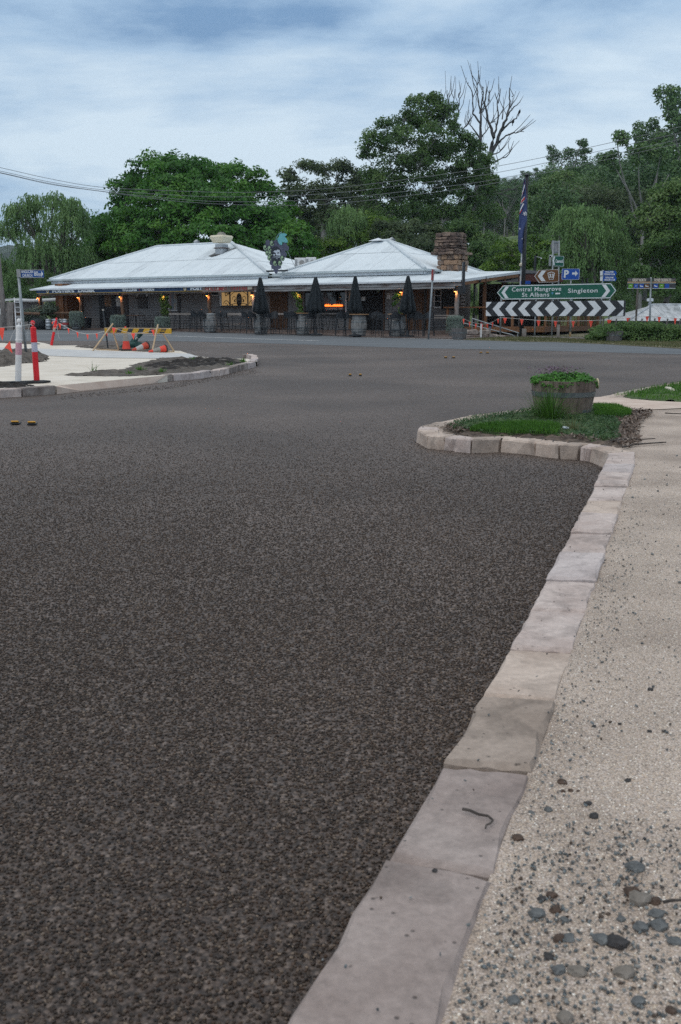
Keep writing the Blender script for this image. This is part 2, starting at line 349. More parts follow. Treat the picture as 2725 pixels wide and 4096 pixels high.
# ================================================================= sheets of ground
def P2(l, zo=0.0): return [tuple(gnd(x, y, zo)[:2]) for x, y in l]
def sheet(name, xy, zf, m, parent=None, ys=None, skirt=0.0, **pr):
    bm = bmesh.new(); vs = [bm.verts.new((x, y, 0)) for x, y in xy]; f = bm.faces.new(vs)
    bmesh.ops.triangulate(bm, faces=[f])
    y0 = min(y for _, y in xy); y1 = max(y for _, y in xy)
    for k in (ys if ys is not None else [18+2*i for i in range(24)]):
        if y0 < k < y1:
            bmesh.ops.bisect_plane(bm, geom=bm.verts[:]+bm.edges[:]+bm.faces[:], plane_co=(0, k, 0), plane_no=(0, 1, 0))
    if skirt:
        ed = [e for e in bm.edges if e.is_boundary]
        r = bmesh.ops.extrude_edge_only(bm, edges=ed)
        low = {v for v in r['geom'] if isinstance(v, bmesh.types.BMVert)}
    else: low = set()
    for v in bm.verts: v.co.z = zf(v.co.x, v.co.y) - (skirt if v in low else 0)
    bmesh.ops.recalc_face_normals(bm, faces=bm.faces[:])
    if not skirt:
        for f in bm.faces:
            if f.normal.z < 0: f.normal_flip()
    me = bpy.data.meshes.new(name); bm.to_mesh(me); bm.free(); me.materials.append(m)
    return link(name, me, parent, **pr)
ST = dict(kind='structure')
sheet('ground', [(-1500, -30), (1500, -30), (1500, 2600), (-1500, 2600)], lambda x, y: T(y)-0.05, M_grass_g, **ST)
BND = [(-900, 1360), (0, 1364), (424, 1364), (691, 1365), (1000, 1372), (1250, 1379), (1600, 1391), (2100, 1401), (2725, 1418), (3500, 1440)]
FAR = [(-700, 1314), (0, 1317), (420, 1317.5), (684, 1326), (921, 1333), (1268, 1342), (1497, 1351), (1714, 1355), (1860, 1360), (2100, 1368), (2216, 1369), (2426, 1378), (2725, 1396), (3500, 1424)]
bnd = P2(BND); far = P2(FAR)
sheet('road', [(-70, -20), (70, -20)] + [(bnd[-1][0]+20, bnd[-1][1]-4)] + bnd[::-1] + [(bnd[0][0]-40, bnd[0][1]-4)], lambda x, y: T(y), M_road, **ST)
sheet('asphalt_road', [(bnd[0][0]-40, bnd[0][1]-4)] + bnd + [(bnd[-1][0]+20, bnd[-1][1]-4), (far[-1][0]+24, far[-1][1]-4)] + far[::-1] + [(far[0][0]-40, far[0][1]-2)], lambda x, y: T(y)+0.004, M_old, **ST)
def stripe(name, pts, w):
    q = [Vector((*p, 0)) for p in P2(pts)]; a = []; b = []
    for i, p in enumerate(q):
        d = (q[min(i+1, len(q)-1)]-q[max(i-1, 0)]).normalized(); n = Vector((-d.y, d.x, 0))*w/2
        a.append(tuple((p+n)[:2])); b.append(tuple((p-n)[:2]))
    return sheet(name, a+b[::-1], lambda x, y: T(y)+0.010, M_white, **ST)
stripe('road_marking', [(-300, 1332), (0, 1333.5), (350, 1336), (700, 1345), (1000, 1355.5), (1275, 1364)], 0.16)
stripe('road_marking', [(1467, 1352.3), (1530, 1352.8)], 0.14)
stripe('road_marking', [(1608, 1354.0), (1700, 1355.5), (1780, 1357.5), (1858, 1361.5)], 0.14)
# ---- right-hand gravel path and its kerb
JT = [((1040, 4240), (1700, 4290)), ((1532, 3413), (1980, 3493)), ((1781, 3042), (2129, 3080)), ((1923, 2770), (2239, 2795)), ((2034, 2577), (2307, 2593)), ((2113, 2426), (2353, 2435)), ((2174, 2315), (2393, 2322)), ((2231, 2211), (2418, 2218)), ((2278, 2127), (2457, 2131)), ((2317, 2051), (2479, 2059)), ((2348, 2003), (2495, 2000)), ((2375, 1941), (2515, 1944)), ((2396, 1888), (2533, 1894)), ((2414, 1855), (2543, 1856)), ((2431, 1812), (2541, 1808))]
def pl(px, py): return gnd(px, py, 0.12)
jl = [pl(*a) for a, b in JT]; jr = [pl(*b) for a, b in JT]
def smooth_edge(q, n_):
    yy = np.array([p.y for p in q[:n_]]); xx = np.array([p.x for p in q[:n_]]); c = np.polyfit(yy, xx, 3); f = np.polyval(c, yy)
    for i in range(n_): q[i] = Vector((f[i]+(xx[i]-f[i])*.15, q[i].y, q[i].z))
smooth_edge(jl, 14); smooth_edge(jr, 14)
dl = (jl[0]-jl[2]).normalized(); dr = (jr[0]-jr[2]).normalized()
for k in (0.45, 0.5, 0.46, 0.48): jl.insert(0, jl[0]+dl*k); jr.insert(0, jr[0]+dr*k)
rk = random.Random(5)
SSM = [M_sandstone, M_sandstone3, M_sandstone, M_sandstone2]
def stone(parent, c4, ztop, depth, m, jit=0.006, ch=0.012, gap=0.008, name='kerb_stone', seg=4):
    """a hewn kerb stone on four plan corners: uneven outline, worn arris"""
    c = [Vector((p[0], p[1])) for p in c4]; ctr = sum(c, Vector((0, 0)))/4
    out = []
    for i in range(4):
        a, b = c[i], c[(i+1) % 4]; n = seg if (b-a).length > 0.12 else 2
        for k in range(n):
            t = k/n; p = a.lerp(b, t)
            if k: p += Vector((rk.gauss(0, jit), rk.gauss(0, jit)))
            else: p += (ctr-p).normalized()*rk.uniform(0.001, 0.007)
            p += (ctr-p).normalized()*gap
            out.append(p)
    if sum((out[i].x*out[(i+1) % len(out)].y-out[(i+1) % len(out)].x*out[i].y) for i in range(len(out))) < 0: out.reverse()
    n = len(out); tilt = Vector((rk.gauss(0, 0.008), rk.gauss(0, 0.008)))
    zf = lambda p: ztop + (p-ctr).dot(tilt)
    top = [p+(ctr-p).normalized()*ch*rk.uniform(0.7, 1.6) for p in out]
    v = [(p.x, p.y, zf(p)) for p in top] + [(p.x, p.y, zf(p)-ch*rk.uniform(0.7, 1.4)) for p in out]
    mid = [p+Vector((rk.gauss(0, jit*1.1), rk.gauss(0, jit*1.1))) for p in out]
    v += [(p.x, p.y, ztop-depth*0.5) for p in mid] + [(p.x, p.y, ztop-depth) for p in out]
    v.append((ctr.x, ctr.y, ztop)); f = []
    for i in range(n):
        j = (i+1) % n
        f.append((i, j, 4*n))
        for k in range(3): f.append((k*n+n+i, k*n+n+j, k*n+j, k*n+i))
    b = MB(); b.mesh(v, f); return b.build(name, m, parent, smooth=False)
def kroot(name): 
    o = bpy.data.objects.new(name, None); COL.objects.link(o); o['kind'] = 'structure'; return o
kerbR = kroot('kerb')
for i in range(len(jl)-1):
    stone(kerbR, (jl[i], jr[i], jr[i+1], jl[i+1]), rk.uniform(-0.010, 0.010), 0.3, M_stonen if i in (4, 5) else (M_stonen2 if i == 6 else SSM[(i*7+i//3) % 4]), jit=0.002, seg=6)  # nearest stones darker: varied stone colour plus imitated lens fall-off
def kerb_run(parent, outer, w, side, ztop, joints=None, depth=0.26, mats=SSM, jit=0.007):
    """stones along an outer plan line; joints = arc lengths or None for one stone per segment"""
    q = [Vector((p[0], p[1])) for p in outer]
    nrm = []
    for i in range(len(q)):
        d = (q[min(i+1, len(q)-1)]-q[max(i-1, 0)]).normalized(); nrm.append(Vector((-d.y, d.x))*side)
    for i in range(len(q)-1):
        a, b = q[i], q[i+1]
        zz = ztop(a.y)
        stone(parent, (a, b, b+nrm[i+1]*w, a+nrm[i]*w), zz+rk.uniform(-0.006, 0.006), depth, mats[(i*5+i//2) % len(mats)], jit=jit)
def Z3(l, ox, oy, s): return [(ox+x*s, oy+y*s) for x, y in l]
ISO = Z3([(1150, 287), (1062, 262), (1000, 252), (882, 246), (750, 230), (560, 212), (398, 219), (246, 203), (150, 192), (94, 164), (108, 148), (205, 122), (290, 104), (372, 90), (500, 74), (600, 60), (700, 47), (800, 38), (930, 30), (1060, 12)], 1600, 1600, .7175)
iso = [tuple(pl(*p)[:2]) for p in ISO]
iso[0] = tuple((jl[-1] + (jl[-1]-jl[-2]).normalized()*0.01)[:2])
kerbI = kroot('kerb')
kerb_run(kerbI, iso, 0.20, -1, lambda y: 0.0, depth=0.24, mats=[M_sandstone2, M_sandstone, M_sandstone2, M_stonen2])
KR2 = Z3([(1118, 257), (1200, 240), (1290, 222), (1385, 206), (1480, 190), (1568, 175), (1700, 155), (1900, 130), (2200, 100)], 1600, 1400, .7175)
kr2 = [tuple(pl(*p)[:2]) for p in KR2]
kerbF = kroot('kerb')
kerb_run(kerbF, kr2, 0.18, -1, lambda y: T(y)+0.12, depth=0.22, mats=[M_sandstone2, M_sandstone])
# path sheet (2 mm under the stone tops); its left edge runs inside the kerb
pm = [tuple(((a*0.06+b*0.94))[:2]) for a, b in zip(jl, jr)]
def inset(pts, w, side):
    q = [Vector(p) for p in pts]; o = []
    for i in range(len(q)):
        d = (q[min(i+1, len(q)-1)]-q[max(i-1, 0)]).normalized(); o.append(tuple(q[i]+Vector((-d.y, d.x))*side*w))
    return o
isin = inset(iso, 0.1, -1); kin = inset(kr2, 0.09, -1)
PATHXY = pm + isin[1:] + [kin[0]] + kin[1:] + [(40, kin[-1][1]), (40, -8), (pm[0][0], -8)]
sheet('gravel_path', PATHXY, lambda x, y: T(y)+0.12-0.012, M_path, **ST)
# pram ramp behind the tub
RP = Z3([(1075, 262), (1120, 259), (1250, 268), (1400, 280), (1568, 288), (1760, 300), (1760, 325), (1568, 322), (1440, 328), (1300, 333), (1180, 328), (1075, 318)], 1600, 1400, .7175)
sheet('ramp', [tuple(pl(*p)[:2]) for p in RP], lambda x, y: T(y)+0.12-0.004, M_ramp, **ST)

# ---- left island
LFT = [(-700, 1364), (0, 1366), (152, 1367), (182, 1372), (214, 1381), (344, 1380), (520, 1391), (664, 1401), (722, 1402), (770, 1419), (863, 1433), (989, 1433), (1030, 1443)]
LFTF = Z3([(1474, 150), (1455, 170), (1415, 182), (1355, 195), (1310, 208), (1255, 220), (1205, 225), (1140, 238), (990, 248), (955, 251)], 0, 1350, .7015)
LRAMP = [(670, 1500), (235, 1541)]
LFT2 = [(228, 1577), (91, 1587), (0, 1593), (-160, 1606), (-330, 1618), (-600, 1640)]
lf = [tuple(gnd(x, y, 0.12)[:2]) for x, y in LFT]; lff = P2(LFTF); lf2 = P2(LFT2)
lr = [tuple(gnd(x, y, 0.12)[:2]) for x, y in LRAMP]
RZ = lambda x, y: T(y)+0.11
LEFTXY = lf + inset(lff, 0.09, -1) + lr + inset(lf2, 0.09, -1) + [(lf2[-1][0]-25, lf2[-1][1]), (lf[0][0]-25, lf[0][1])]
sheet('gravel_island', LEFTXY, RZ, M_sand, skirt=0.12, **ST)
kerbL = kroot('kerb'); MW = [M_sandstoned, M_sandstone3, M_sandstone]
tip = P2(Z3([(1400, 120), (1440, 121), (1466, 129), (1474, 150), (1455, 170), (1415, 182), (1355, 195), (1310, 208), (1255, 220), (1205, 225), (1140, 238), (990, 248), (957, 251)], 0, 1350, .7015))
kerb_run(kerbL, tip, 0.17, -1, lambda y: T(y)+0.125, depth=0.25, mats=MW)
kerb_run(kerbL, lf2[:5], 0.17, -1, lambda y: T(y)+0.125, depth=0.25, mats=MW)
# driveway ramp: pale slab sloping to the road, with its two wings
a0, a1 = Vector((*lr[1], 0)), Vector((*lr[0], 0)); b0, b1 = [Vector((*p, 0)) for p in P2([(323, 1566), (617, 1534)])]
k0, k1 = Vector((*lf2[0], 0)), Vector((*lff[-1], 0))
za = lambda p, h: (p.x, p.y, T(p.y)+h)
db = MB(); n = 6
for i in range(n):
    p, q = a0.lerp(a1, i/n), a0.lerp(a1, (i+1)/n); r_, s_ = b0.lerp(b1, i/n), b0.lerp(b1, (i+1)/n)
    db.poly([za(r_, .012), za(s_, .012), za(q, .118), za(p, .118)])
db.poly([za(k0, .115), za(b0, .012), za(a0, .118)]); db.poly([za(b1, .012), za(k1, .115), za(a1, .118)])
db.poly([za(k0, -.02), za(b0, -.02), za(b0, .012), za(k0, .115)]); db.poly([za(b1, -.02), za(k1, -.02), za(k1, .115), za(b1, .012)])
db.poly([za(b0, -.02), za(b1, -.02), za(b1, .012), za(b0, .012)])
db.build('ramp', M_ramp, **ST)
FP = [(-700, 1386), (0, 1389), (260, 1397), (520, 1407), (757, 1414), (790, 1425), (859, 1437), (800, 1436), (690, 1434), (560, 1432), (400, 1430), (230, 1424), (120, 1418), (0, 1411), (-700, 1405)]
sheet('footpath', [tuple(gnd(x, y, .12)[:2]) for x, y in FP], lambda x, y: RZ(x, y)+0.008, M_conc, **ST)
# verandah apron in front of the tavern, verge on the right
AP = FAR[1:9]; apx = P2([(-250, 1313)]+AP)
sheet('pavement', apx + [(apx[-1][0]+7.5, apx[-1][1]+12), (apx[0][0]+3, apx[0][1]+12)], lambda x, y: T(y)+0.05, M_brickp, skirt=0.06, **ST)
VG = P2(FAR[8:]); sheet('grass_verge', VG+[(VG[-1][0]+25, VG[-1][1]), (VG[-1][0]+30, VG[-1][1]+14), (VG[0][0]+6, VG[0][1]+9)], lambda x, y: T(y)+0.03, M_verge, skirt=0.04, **ST)

def inpoly(xy, P):
    x, y = P[:, 0], P[:, 1]; r = np.zeros(len(P), bool); n = len(xy); j = n-1
    for i in range(n):
        xi, yi = xy[i]; xj, yj = xy[j]
        c = ((yi > y) != (yj > y)) & (x < (xj-xi)*(y-yi)/((yj-yi) or 1e-9)+xi); r ^= c; j = i
    return r
def edist(xy, P):
    d = np.full(len(P), 1e9); n = len(xy)
    for i in range(n):
        a = np.array(xy[i]); b = np.array(xy[(i+1) % n]); ab = b-a
        t = np.clip(((P-a) @ ab)/max(ab @ ab, 1e-9), 0, 1); d = np.minimum(d, np.linalg.norm(P-(a+t[:, None]*ab), axis=1))
    return d
def mound(name, xy, h, m, cell=0.06, rough=0.02, seed=1, zf=RZ, edge=0.35, jag=0.06, kind='structure'):
    A = np.array(xy); lo = A.min(0); hi = A.max(0); rg = np.random.default_rng(seed)
    nx = int((hi[0]-lo[0])/cell)+2; ny = int((hi[1]-lo[1])/cell)+2
    gx, gy = np.meshgrid(lo[0]+np.arange(nx)*cell, lo[1]+np.arange(ny)*cell)
    G = np.stack([gx.ravel(), gy.ravel()], 1) + rg.normal(0, cell*.18, (nx*ny, 2))
    J = G + rg.normal(0, jag, G.shape)*0.5
    ins = inpoly(xy, J); d = edist(xy, G)*np.where(ins, 1, -1)
    nz = rg.normal(0, 1, (ny, nx))
    for _ in range(1): nz = (nz+np.roll(nz, 1, 0)+np.roll(nz, 1, 1)+np.roll(nz, (1, 1), (0, 1)))/2.2
    zz = np.array([zf(x, y) for x, y in G])
    z = zz + h*np.clip(d/edge, 0, 1) + nz.ravel()*rough*np.clip(d/edge+.3, 0, 1) - np.where(ins, 0, 0.02)
    V = np.column_stack([G, z]); I = np.arange(nx*ny).reshape(ny, nx)
    F = np.stack([I[:-1, :-1].ravel(), I[:-1, 1:].ravel(), I[1:, 1:].ravel(), I[1:, :-1].ravel()], 1)
    F = F[ins[F].sum(1) >= 3]
    u = np.unique(F); mp = np.full(nx*ny, -1); mp[u] = np.arange(len(u))
    return npmesh(name, V[u], mp[F], m, kind=kind)
def LP(l): return [tuple(gnd(x, y, .12)[:2]) for x, y in Z3(l, 0, 1350, .7015)]
BED = LP([(770, 178), (800, 160), (920, 140), (1100, 129), (1250, 124), (1370, 130), (1385, 146), (1250, 168), (1100, 188), (1000, 195), (860, 192)])
RUB = LP([(345, 212), (500, 195), (700, 180), (760, 150), (900, 118), (1060, 117), (1230, 119), (1385, 124), (1400, 140), (1330, 165), (1190, 190), (1000, 208), (700, 220), (400, 218)])
mound('soil_bed', RUB, 0.035, M_rub, 0.08, 0.018, 3)
mound('soil_bed', BED, 0.05, M_soil, 0.06, 0.022, 4)
mound('soil_bed', LP([(-300, 75), (0, 80), (100, 85), (240, 90), (280, 102), (275, 135), (140, 147), (0, 168), (-300, 172)]), 0.09, M_rub, 0.09, 0.04, 5)
mound('soil_bed', LP([(420, 47), (700, 53), (850, 62), (985, 78), (960, 84), (700, 74), (440, 55)]), 0.05, M_rub, 0.09, 0.02, 6)
mound('soil_bed', LP([(-200, 250), (0, 256), (120, 261), (228, 271), (110, 284), (0, 289), (-200, 300)]), 0.03, M_soil, 0.05, 0.02, 7)
mound('soil_bed', LP([(-200, 20), (0, 23), (200, 24), (240, 38), (180, 38), (0, 30), (-200, 30)]), 0.03, M_rub, 0.1, 0.02, 8)

# ---- scattered stones (geometry nodes; stuff)
def inst_mat(name, cols, rough=0.8, spec=0.35):
    m = bpy.data.materials.new(name); m.use_nodes = True; t = m.node_tree; b = t.nodes['Principled BSDF']; L = t.links.new
    a = t.nodes.new('ShaderNodeAttribute'); a.attribute_type = 'INSTANCER'; a.attribute_name = 'rnd'
    r = t.nodes.new('ShaderNodeValToRGB'); e = r.color_ramp.elements
    e[0].position = 0; e[0].color = (*cols[0], 1); e[1].position = 1; e[1].color = (*cols[-1], 1)
    for i, c in enumerate(cols[1:-1]): k = e.new((i+1)/(len(cols)-1)); k.color = (*c, 1)
    L(a.outputs['Fac'], r.inputs[0])
    g = t.nodes.new('ShaderNodeNewGeometry'); n = t.nodes.new('ShaderNodeTexNoise'); n.inputs['Scale'].default_value = 260; L(g.outputs['Position'], n.inputs['Vector'])
    mr = t.nodes.new('ShaderNodeMapRange'); L(n.outputs['Fac'], mr.inputs[0]); mr.inputs['To Min'].default_value = 0.55; mr.inputs['To Max'].default_value = 1.45
    mx = t.nodes.new('ShaderNodeMix'); mx.data_type = 'RGBA'; mx.blend_type = 'MULTIPLY'; mx.inputs[0].default_value = 1
    cg = t.nodes.new('ShaderNodeCombineColor'); [L(mr.outputs[0], cg.inputs[i]) for i in range(3)]
    L(r.outputs[0], mx.inputs[6]); L(cg.outputs[0], mx.inputs[7])
    n9 = t.nodes.new('ShaderNodeTexNoise'); n9.inputs['Scale'].default_value = 0.55; n9.inputs['Detail'].default_value = 5; L(g.outputs['Position'], n9.inputs['Vector'])
    m9 = t.nodes.new('ShaderNodeMapRange'); L(n9.outputs['Fac'], m9.inputs[0]); m9.inputs['From Min'].default_value = .35; m9.inputs['From Max'].default_value = .65; m9.inputs['To Min'].default_value = .78; m9.inputs['To Max'].default_value = 1.2
    c9 = t.nodes.new('ShaderNodeCombineColor'); [L(m9.outputs[0], c9.inputs[i]) for i in range(3)]
    x9 = t.nodes.new('ShaderNodeMix'); x9.data_type = 'RGBA'; x9.blend_type = 'MULTIPLY'; x9.inputs[0].default_value = 1; L(mx.outputs[2], x9.inputs[6]); L(c9.outputs[0], x9.inputs[7]); L(x9.outputs[2], b.inputs['Base Color'])
    b.inputs['Roughness'].default_value = rough; b.inputs['Specular IOR Level'].default_value = spec
    return m
def scatter(name, xy, z, density, smin, smax, m, seed=0, fade=None, flat=0.6, sub=1, sink=0.3):
    """loose stones over a plan area; fade=(y0,y1): thins out between"""
    bm = bmesh.new(); f = bm.faces.new([bm.verts.new((x, y, z)) for x, y in xy]); bmesh.ops.triangulate(bm, faces=[f])
    if fade:
        k = fade[0]
        while k < fade[1]: bmesh.ops.bisect_plane(bm, geom=bm.verts[:]+bm.edges[:]+bm.faces[:], plane_co=(0, k, 0), plane_no=(0, 1, 0)); k += .35
        bmesh.ops.triangulate(bm, faces=bm.faces[:])
    bmesh.ops.recalc_face_normals(bm, faces=bm.faces[:])
    me = bpy.data.meshes.new(name); bm.to_mesh(me); bm.free(); me.materials.append(m)
    o = link(name, me, None, kind='stuff')
    g = bpy.data.node_groups.new(name, 'GeometryNodeTree')
    g.interface.new_socket('Geometry', in_out='INPUT', socket_type='NodeSocketGeometry'); g.interface.new_socket('Geometry', in_out='OUTPUT', socket_type='NodeSocketGeometry')
    N = g.nodes.new; L = g.links.new
    i = N('NodeGroupInput'); out = N('NodeGroupOutput'); d = N('GeometryNodeDistributePointsOnFaces'); d.inputs['Seed'].default_value = seed
    L(i.outputs[0], d.inputs['Mesh']); d.inputs['Density'].default_value = density
    if fade:
        p = N('GeometryNodeInputPosition'); s = N('ShaderNodeSeparateXYZ'); L(p.outputs[0], s.inputs[0])
        mr = N('ShaderNodeMapRange'); L(s.outputs[1], mr.inputs[0]); mr.inputs['From Min'].default_value = fade[0]; mr.inputs['From Max'].default_value = fade[1]
        mr.inputs['To Min'].default_value = 1; mr.inputs['To Max'].default_value = 0; pw = N('ShaderNodeMath'); pw.operation = 'POWER'; pw.inputs[1].default_value = 3.0 if fade[1] > 9 else 1.0; L(mr.outputs[0], pw.inputs[0])
        ml = N('ShaderNodeMath'); ml.operation = 'MULTIPLY'; ml.inputs[1].default_value = density; L(pw.outputs[0], ml.inputs[0]); L(ml.outputs[0], d.inputs['Density'])
    ic = N('GeometryNodeMeshIcoSphere'); ic.inputs['Radius'].default_value = 1.0; ic.inputs['Subdivisions'].default_value = sub
    rp = N('FunctionNodeRandomValue'); rp.data_type = 'FLOAT_VECTOR'; rp.inputs[0].default_value = (-.28,)*3; rp.inputs[1].default_value = (.28,)*3; rp.inputs['Seed'].default_value = seed+9
    sp = N('GeometryNodeSetPosition'); L(ic.outputs[0], sp.inputs['Geometry']); L(rp.outputs[0], sp.inputs['Offset'])
    sm = N('GeometryNodeSetMaterial'); L(sp.outputs[0], sm.inputs['Geometry']); sm.inputs['Material'].default_value = m
    rr = N('FunctionNodeRandomValue'); rr.data_type = 'FLOAT_VECTOR'; rr.inputs[0].default_value = (-.5, -.5, 0); rr.inputs[1].default_value = (.5, .5, 6.28); rr.inputs['Seed'].default_value = seed+1
    rs = N('FunctionNodeRandomValue'); rs.data_type = 'FLOAT_VECTOR'; rs.inputs[0].default_value = (smin, smin*.7, smin*flat*.6); rs.inputs[1].default_value = (smax, smax*.8, smax*flat); rs.inputs['Seed'].default_value = seed+2
    io = N('GeometryNodeInstanceOnPoints'); L(d.outputs['Points'], io.inputs['Points']); L(sm.outputs[0], io.inputs['Instance']); L(rr.outputs[0], io.inputs['Rotation']); L(rs.outputs[0], io.inputs['Scale'])
    rv = N('FunctionNodeRandomValue'); rv.data_type = 'FLOAT'; rv.inputs['Seed'].default_value = seed+3
    st = N('GeometryNodeStoreNamedAttribute'); st.domain = 'INSTANCE'; st.data_type = 'FLOAT'; st.inputs['Name'].default_value = 'rnd'
    L(io.outputs[0], st.inputs['Geometry']); vs = [s for s in st.inputs if s.name == 'Value' and s.enabled]; fo = [s for s in rv.outputs if s.enabled][0]; L(fo, vs[0])
    L(st.outputs[0], out.inputs[0])
    md = o.modifiers.new('scatter', 'NODES'); md.node_group = g
    return o
roadE = [tuple((jl[i])[:2]) for i in range(3, len(jl))]
RCH = [(jl[3].x, 0.95), (-3.4, 0.95), (-4.9, 13.2), (0.9, 13.2)] + [p for p in iso[9:0:-1] if p[1] < 13.2] + [(p[0]-0.02, p[1]) for p in roadE[::-1]]
MC = inst_mat('road_chip', CH, 0.6, 0.4)
scatter('road_chippings', RCH, ROADZ+0.001, 14000, 0.0027, 0.0058, MC, 11, (2.6, 13.5), 0.7)
PTH = [tuple(p[:2]) for p in jr[3:]] + [(3.6, 7.2), (3.6, 0.9), (jr[3].x, 0.9)]
MP = inst_mat('path_chip', [(0.152, 0.141, 0.131), (0.446, 0.392, 0.331), (0.608, 0.538, 0.457), (0.507, 0.392, 0.281), (0.689, 0.623, 0.541), (0.849, 0.794, 0.722)])
scatter('path_gravel', PTH, -0.012, 12000, 0.0012, 0.0032, MP, 21, (4.2, 7.0), 0.7)
MG = inst_mat('blue_metal_chip', [(0.05, 0.055, 0.06), (0.11, 0.125, 0.13), (0.17, 0.19, 0.195), (0.08, 0.055, 0.04), (0.14, 0.15, 0.15), (0.22, 0.22, 0.21)])
scatter('loose_gravel', PTH, -0.008, 120, 0.002, 0.0052, MG, 31, (3.0, 7.4), 0.7)
edge = [tuple(p[:2]) for p in jr[3:17]]
scatter('loose_gravel', edge + [(p[0]+0.13, p[1]) for p in edge[::-1]], -0.008, 1000, 0.0016, 0.0046, MG, 41, (3.5, 6.0), 0.7)
nearp = [pl(1750, 4300), pl(1880, 3820), pl(2060, 3420), pl(2300, 3260), pl(2800, 3260), pl(2900, 4300)]
scatter('loose_gravel', [tuple(p[:2]) for p in nearp], -0.009, 6500, 0.0013, 0.0050, MG, 51, (1.45, 2.25), 0.7)
scatter('loose_gravel', [tuple(gnd(x, y, 0)[:2]) for x, y in ((240, 1586), (660, 1540), (1010, 1478), (1050, 1490), (680, 1556), (250, 1600))], T(15)+.004, 260, 0.004, 0.009, MC, 61, None, 0.7)
KT = [tuple(p[:2]) for p in jl[3:]] + [tuple(p[:2]) for p in jr[3:][::-1]]
scatter('kerb_crumbs', KT, 0.004, 55, 0.0015, 0.005, MG, 71, None, 0.8)
KI = inset(iso[:13], .03, -1) + inset(iso[:13], .17, -1)[::-1]
scatter('kerb_crumbs', KI, 0.006, 60, 0.003, 0.009, MG, 72, None, 0.8)
scatter('path_crumbs', [tuple(p[:2]) for p in jr[8:]] + [(5.2, jr[-1].y), (3.4, 3.6)], -0.008, 14, 0.004, 0.011, MG, 73, None, 0.6)
# bigger stones lying on the path, one object each
PEB = [(2250, 3113, 62), (2285, 3145, 38), (2195, 3222, 58), (2253, 3147, 32), (2353, 3197, 62), (2374, 3247, 62), (2314, 3145, 26), (2512, 3105, 46), (2125, 3230, 40), (2072, 3335, 80), (2540, 3455, 118), (2224, 3620, 80), (2168, 3575, 64), (2210, 3562, 76), (2150, 3638, 105), (2560, 3585, 142), (2623, 3588, 80), (2532, 3555, 110), (2628, 3640, 98), (2636, 3685, 116), (2563, 3690, 106), (2485, 3655, 64), (2412, 3742, 118), (2470, 3758, 140), (2274, 3732, 86), (2235, 3735, 80), (2197, 3805, 76), (2500, 3870, 140), (2310, 3868, 120), (2236, 3862, 100), (2555, 3985, 96), (2260, 4050, 120), (2055, 3980, 80), (2260, 3660, 60), (2687, 4020, 66), (2700, 3745, 90), (1740, 3485, 34), (1908, 2735, 22), (2603, 2745, 40), (2480, 2880, 28), (2600, 2910, 32), (2377, 2890, 30)]
PCOL = [mat('pebble_grey', (0.07, 0.073, 0.074), (0.165, 0.17, 0.168), 0.75, 30, 6, 0.4, 90), mat('pebble_brown', (0.045, 0.03, 0.022), (0.11, 0.07, 0.05), 0.75, 30, 6, 0.4, 90), mat('pebble_black', (0.02, 0.019, 0.019), (0.06, 0.055, 0.055), 0.75, 30, 6, 0.4, 90), mat('pebble_tan', (0.14, 0.12, 0.10), (0.24, 0.21, 0.18), 0.75, 30, 6, 0.4, 90)]
PLAB = ['grey pebble lying loose on the cream gravel path beside the kerb', 'rusty brown pebble lying loose on the cream gravel path beside the kerb', 'blackish pebble lying loose on the cream gravel path beside the kerb', 'tan pebble lying loose on the cream gravel path beside the kerb']
PK = [1, 1, 0, 1, 2, 2, 1, 2, 0, 1, 0, 1, 2, 1, 0, 3, 1, 1, 0, 0, 0, 0, 0, 2, 0, 1, 2, 3, 3, 0, 0, 3, 0, 0, 1, 0, 2, 2, 2, 2, 2, 2]
for k, (x, y, s) in enumerate(PEB):
    p = pl(x, y); D = math.hypot(p.y, 1.0); rr = s*0.30*D/FPX
    bm = bmesh.new(); bmesh.ops.create_icosphere(bm, subdivisions=2, radius=1.0); rg = random.Random(k)
    off = Vector((rg.uniform(0, 9), rg.uniform(0, 9), rg.uniform(0, 9)))
    from mathutils import noise as _nz
    for v in bm.verts: v.co *= 1+0.42*_nz.noise(v.co*1.1+off)+0.22*_nz.noise(v.co*2.6+off)
    sc = Vector((rr, rr*rg.uniform(.65, .9), rr*rg.uniform(.55, .78)))
    for v in bm.verts: v.co = Vector((v.co.x*sc.x, v.co.y*sc.y, v.co.z*sc.z))
    me = bpy.data.meshes.new('pebble'); bm.to_mesh(me); bm.free(); me.materials.append(PCOL[PK[k]])
    onk = k in (36, 37)
    o = link('pebble', me); o.location = (p.x, p.y, (0.0 if onk else -0.012)+sc.z*0.42); o.rotation_euler = (rg.uniform(-.2, .2), rg.uniform(-.2, .2), rg.uniform(-.4, .4))
    if onk: tag(o, ['black pebble sitting on the second nearest kerb stone top', 'small dark pebble sitting on a pale kerb stone top, the farther one'][k-36].replace('second nearest', 'nearest pinkish'), 'pebble')
    else: tag(o, PLAB[PK[k]], 'pebble', ['grey pebbles on the path', 'brown pebbles on the path', 'blackish pebbles on the path', 'tan pebbles on the path'][PK[k]])
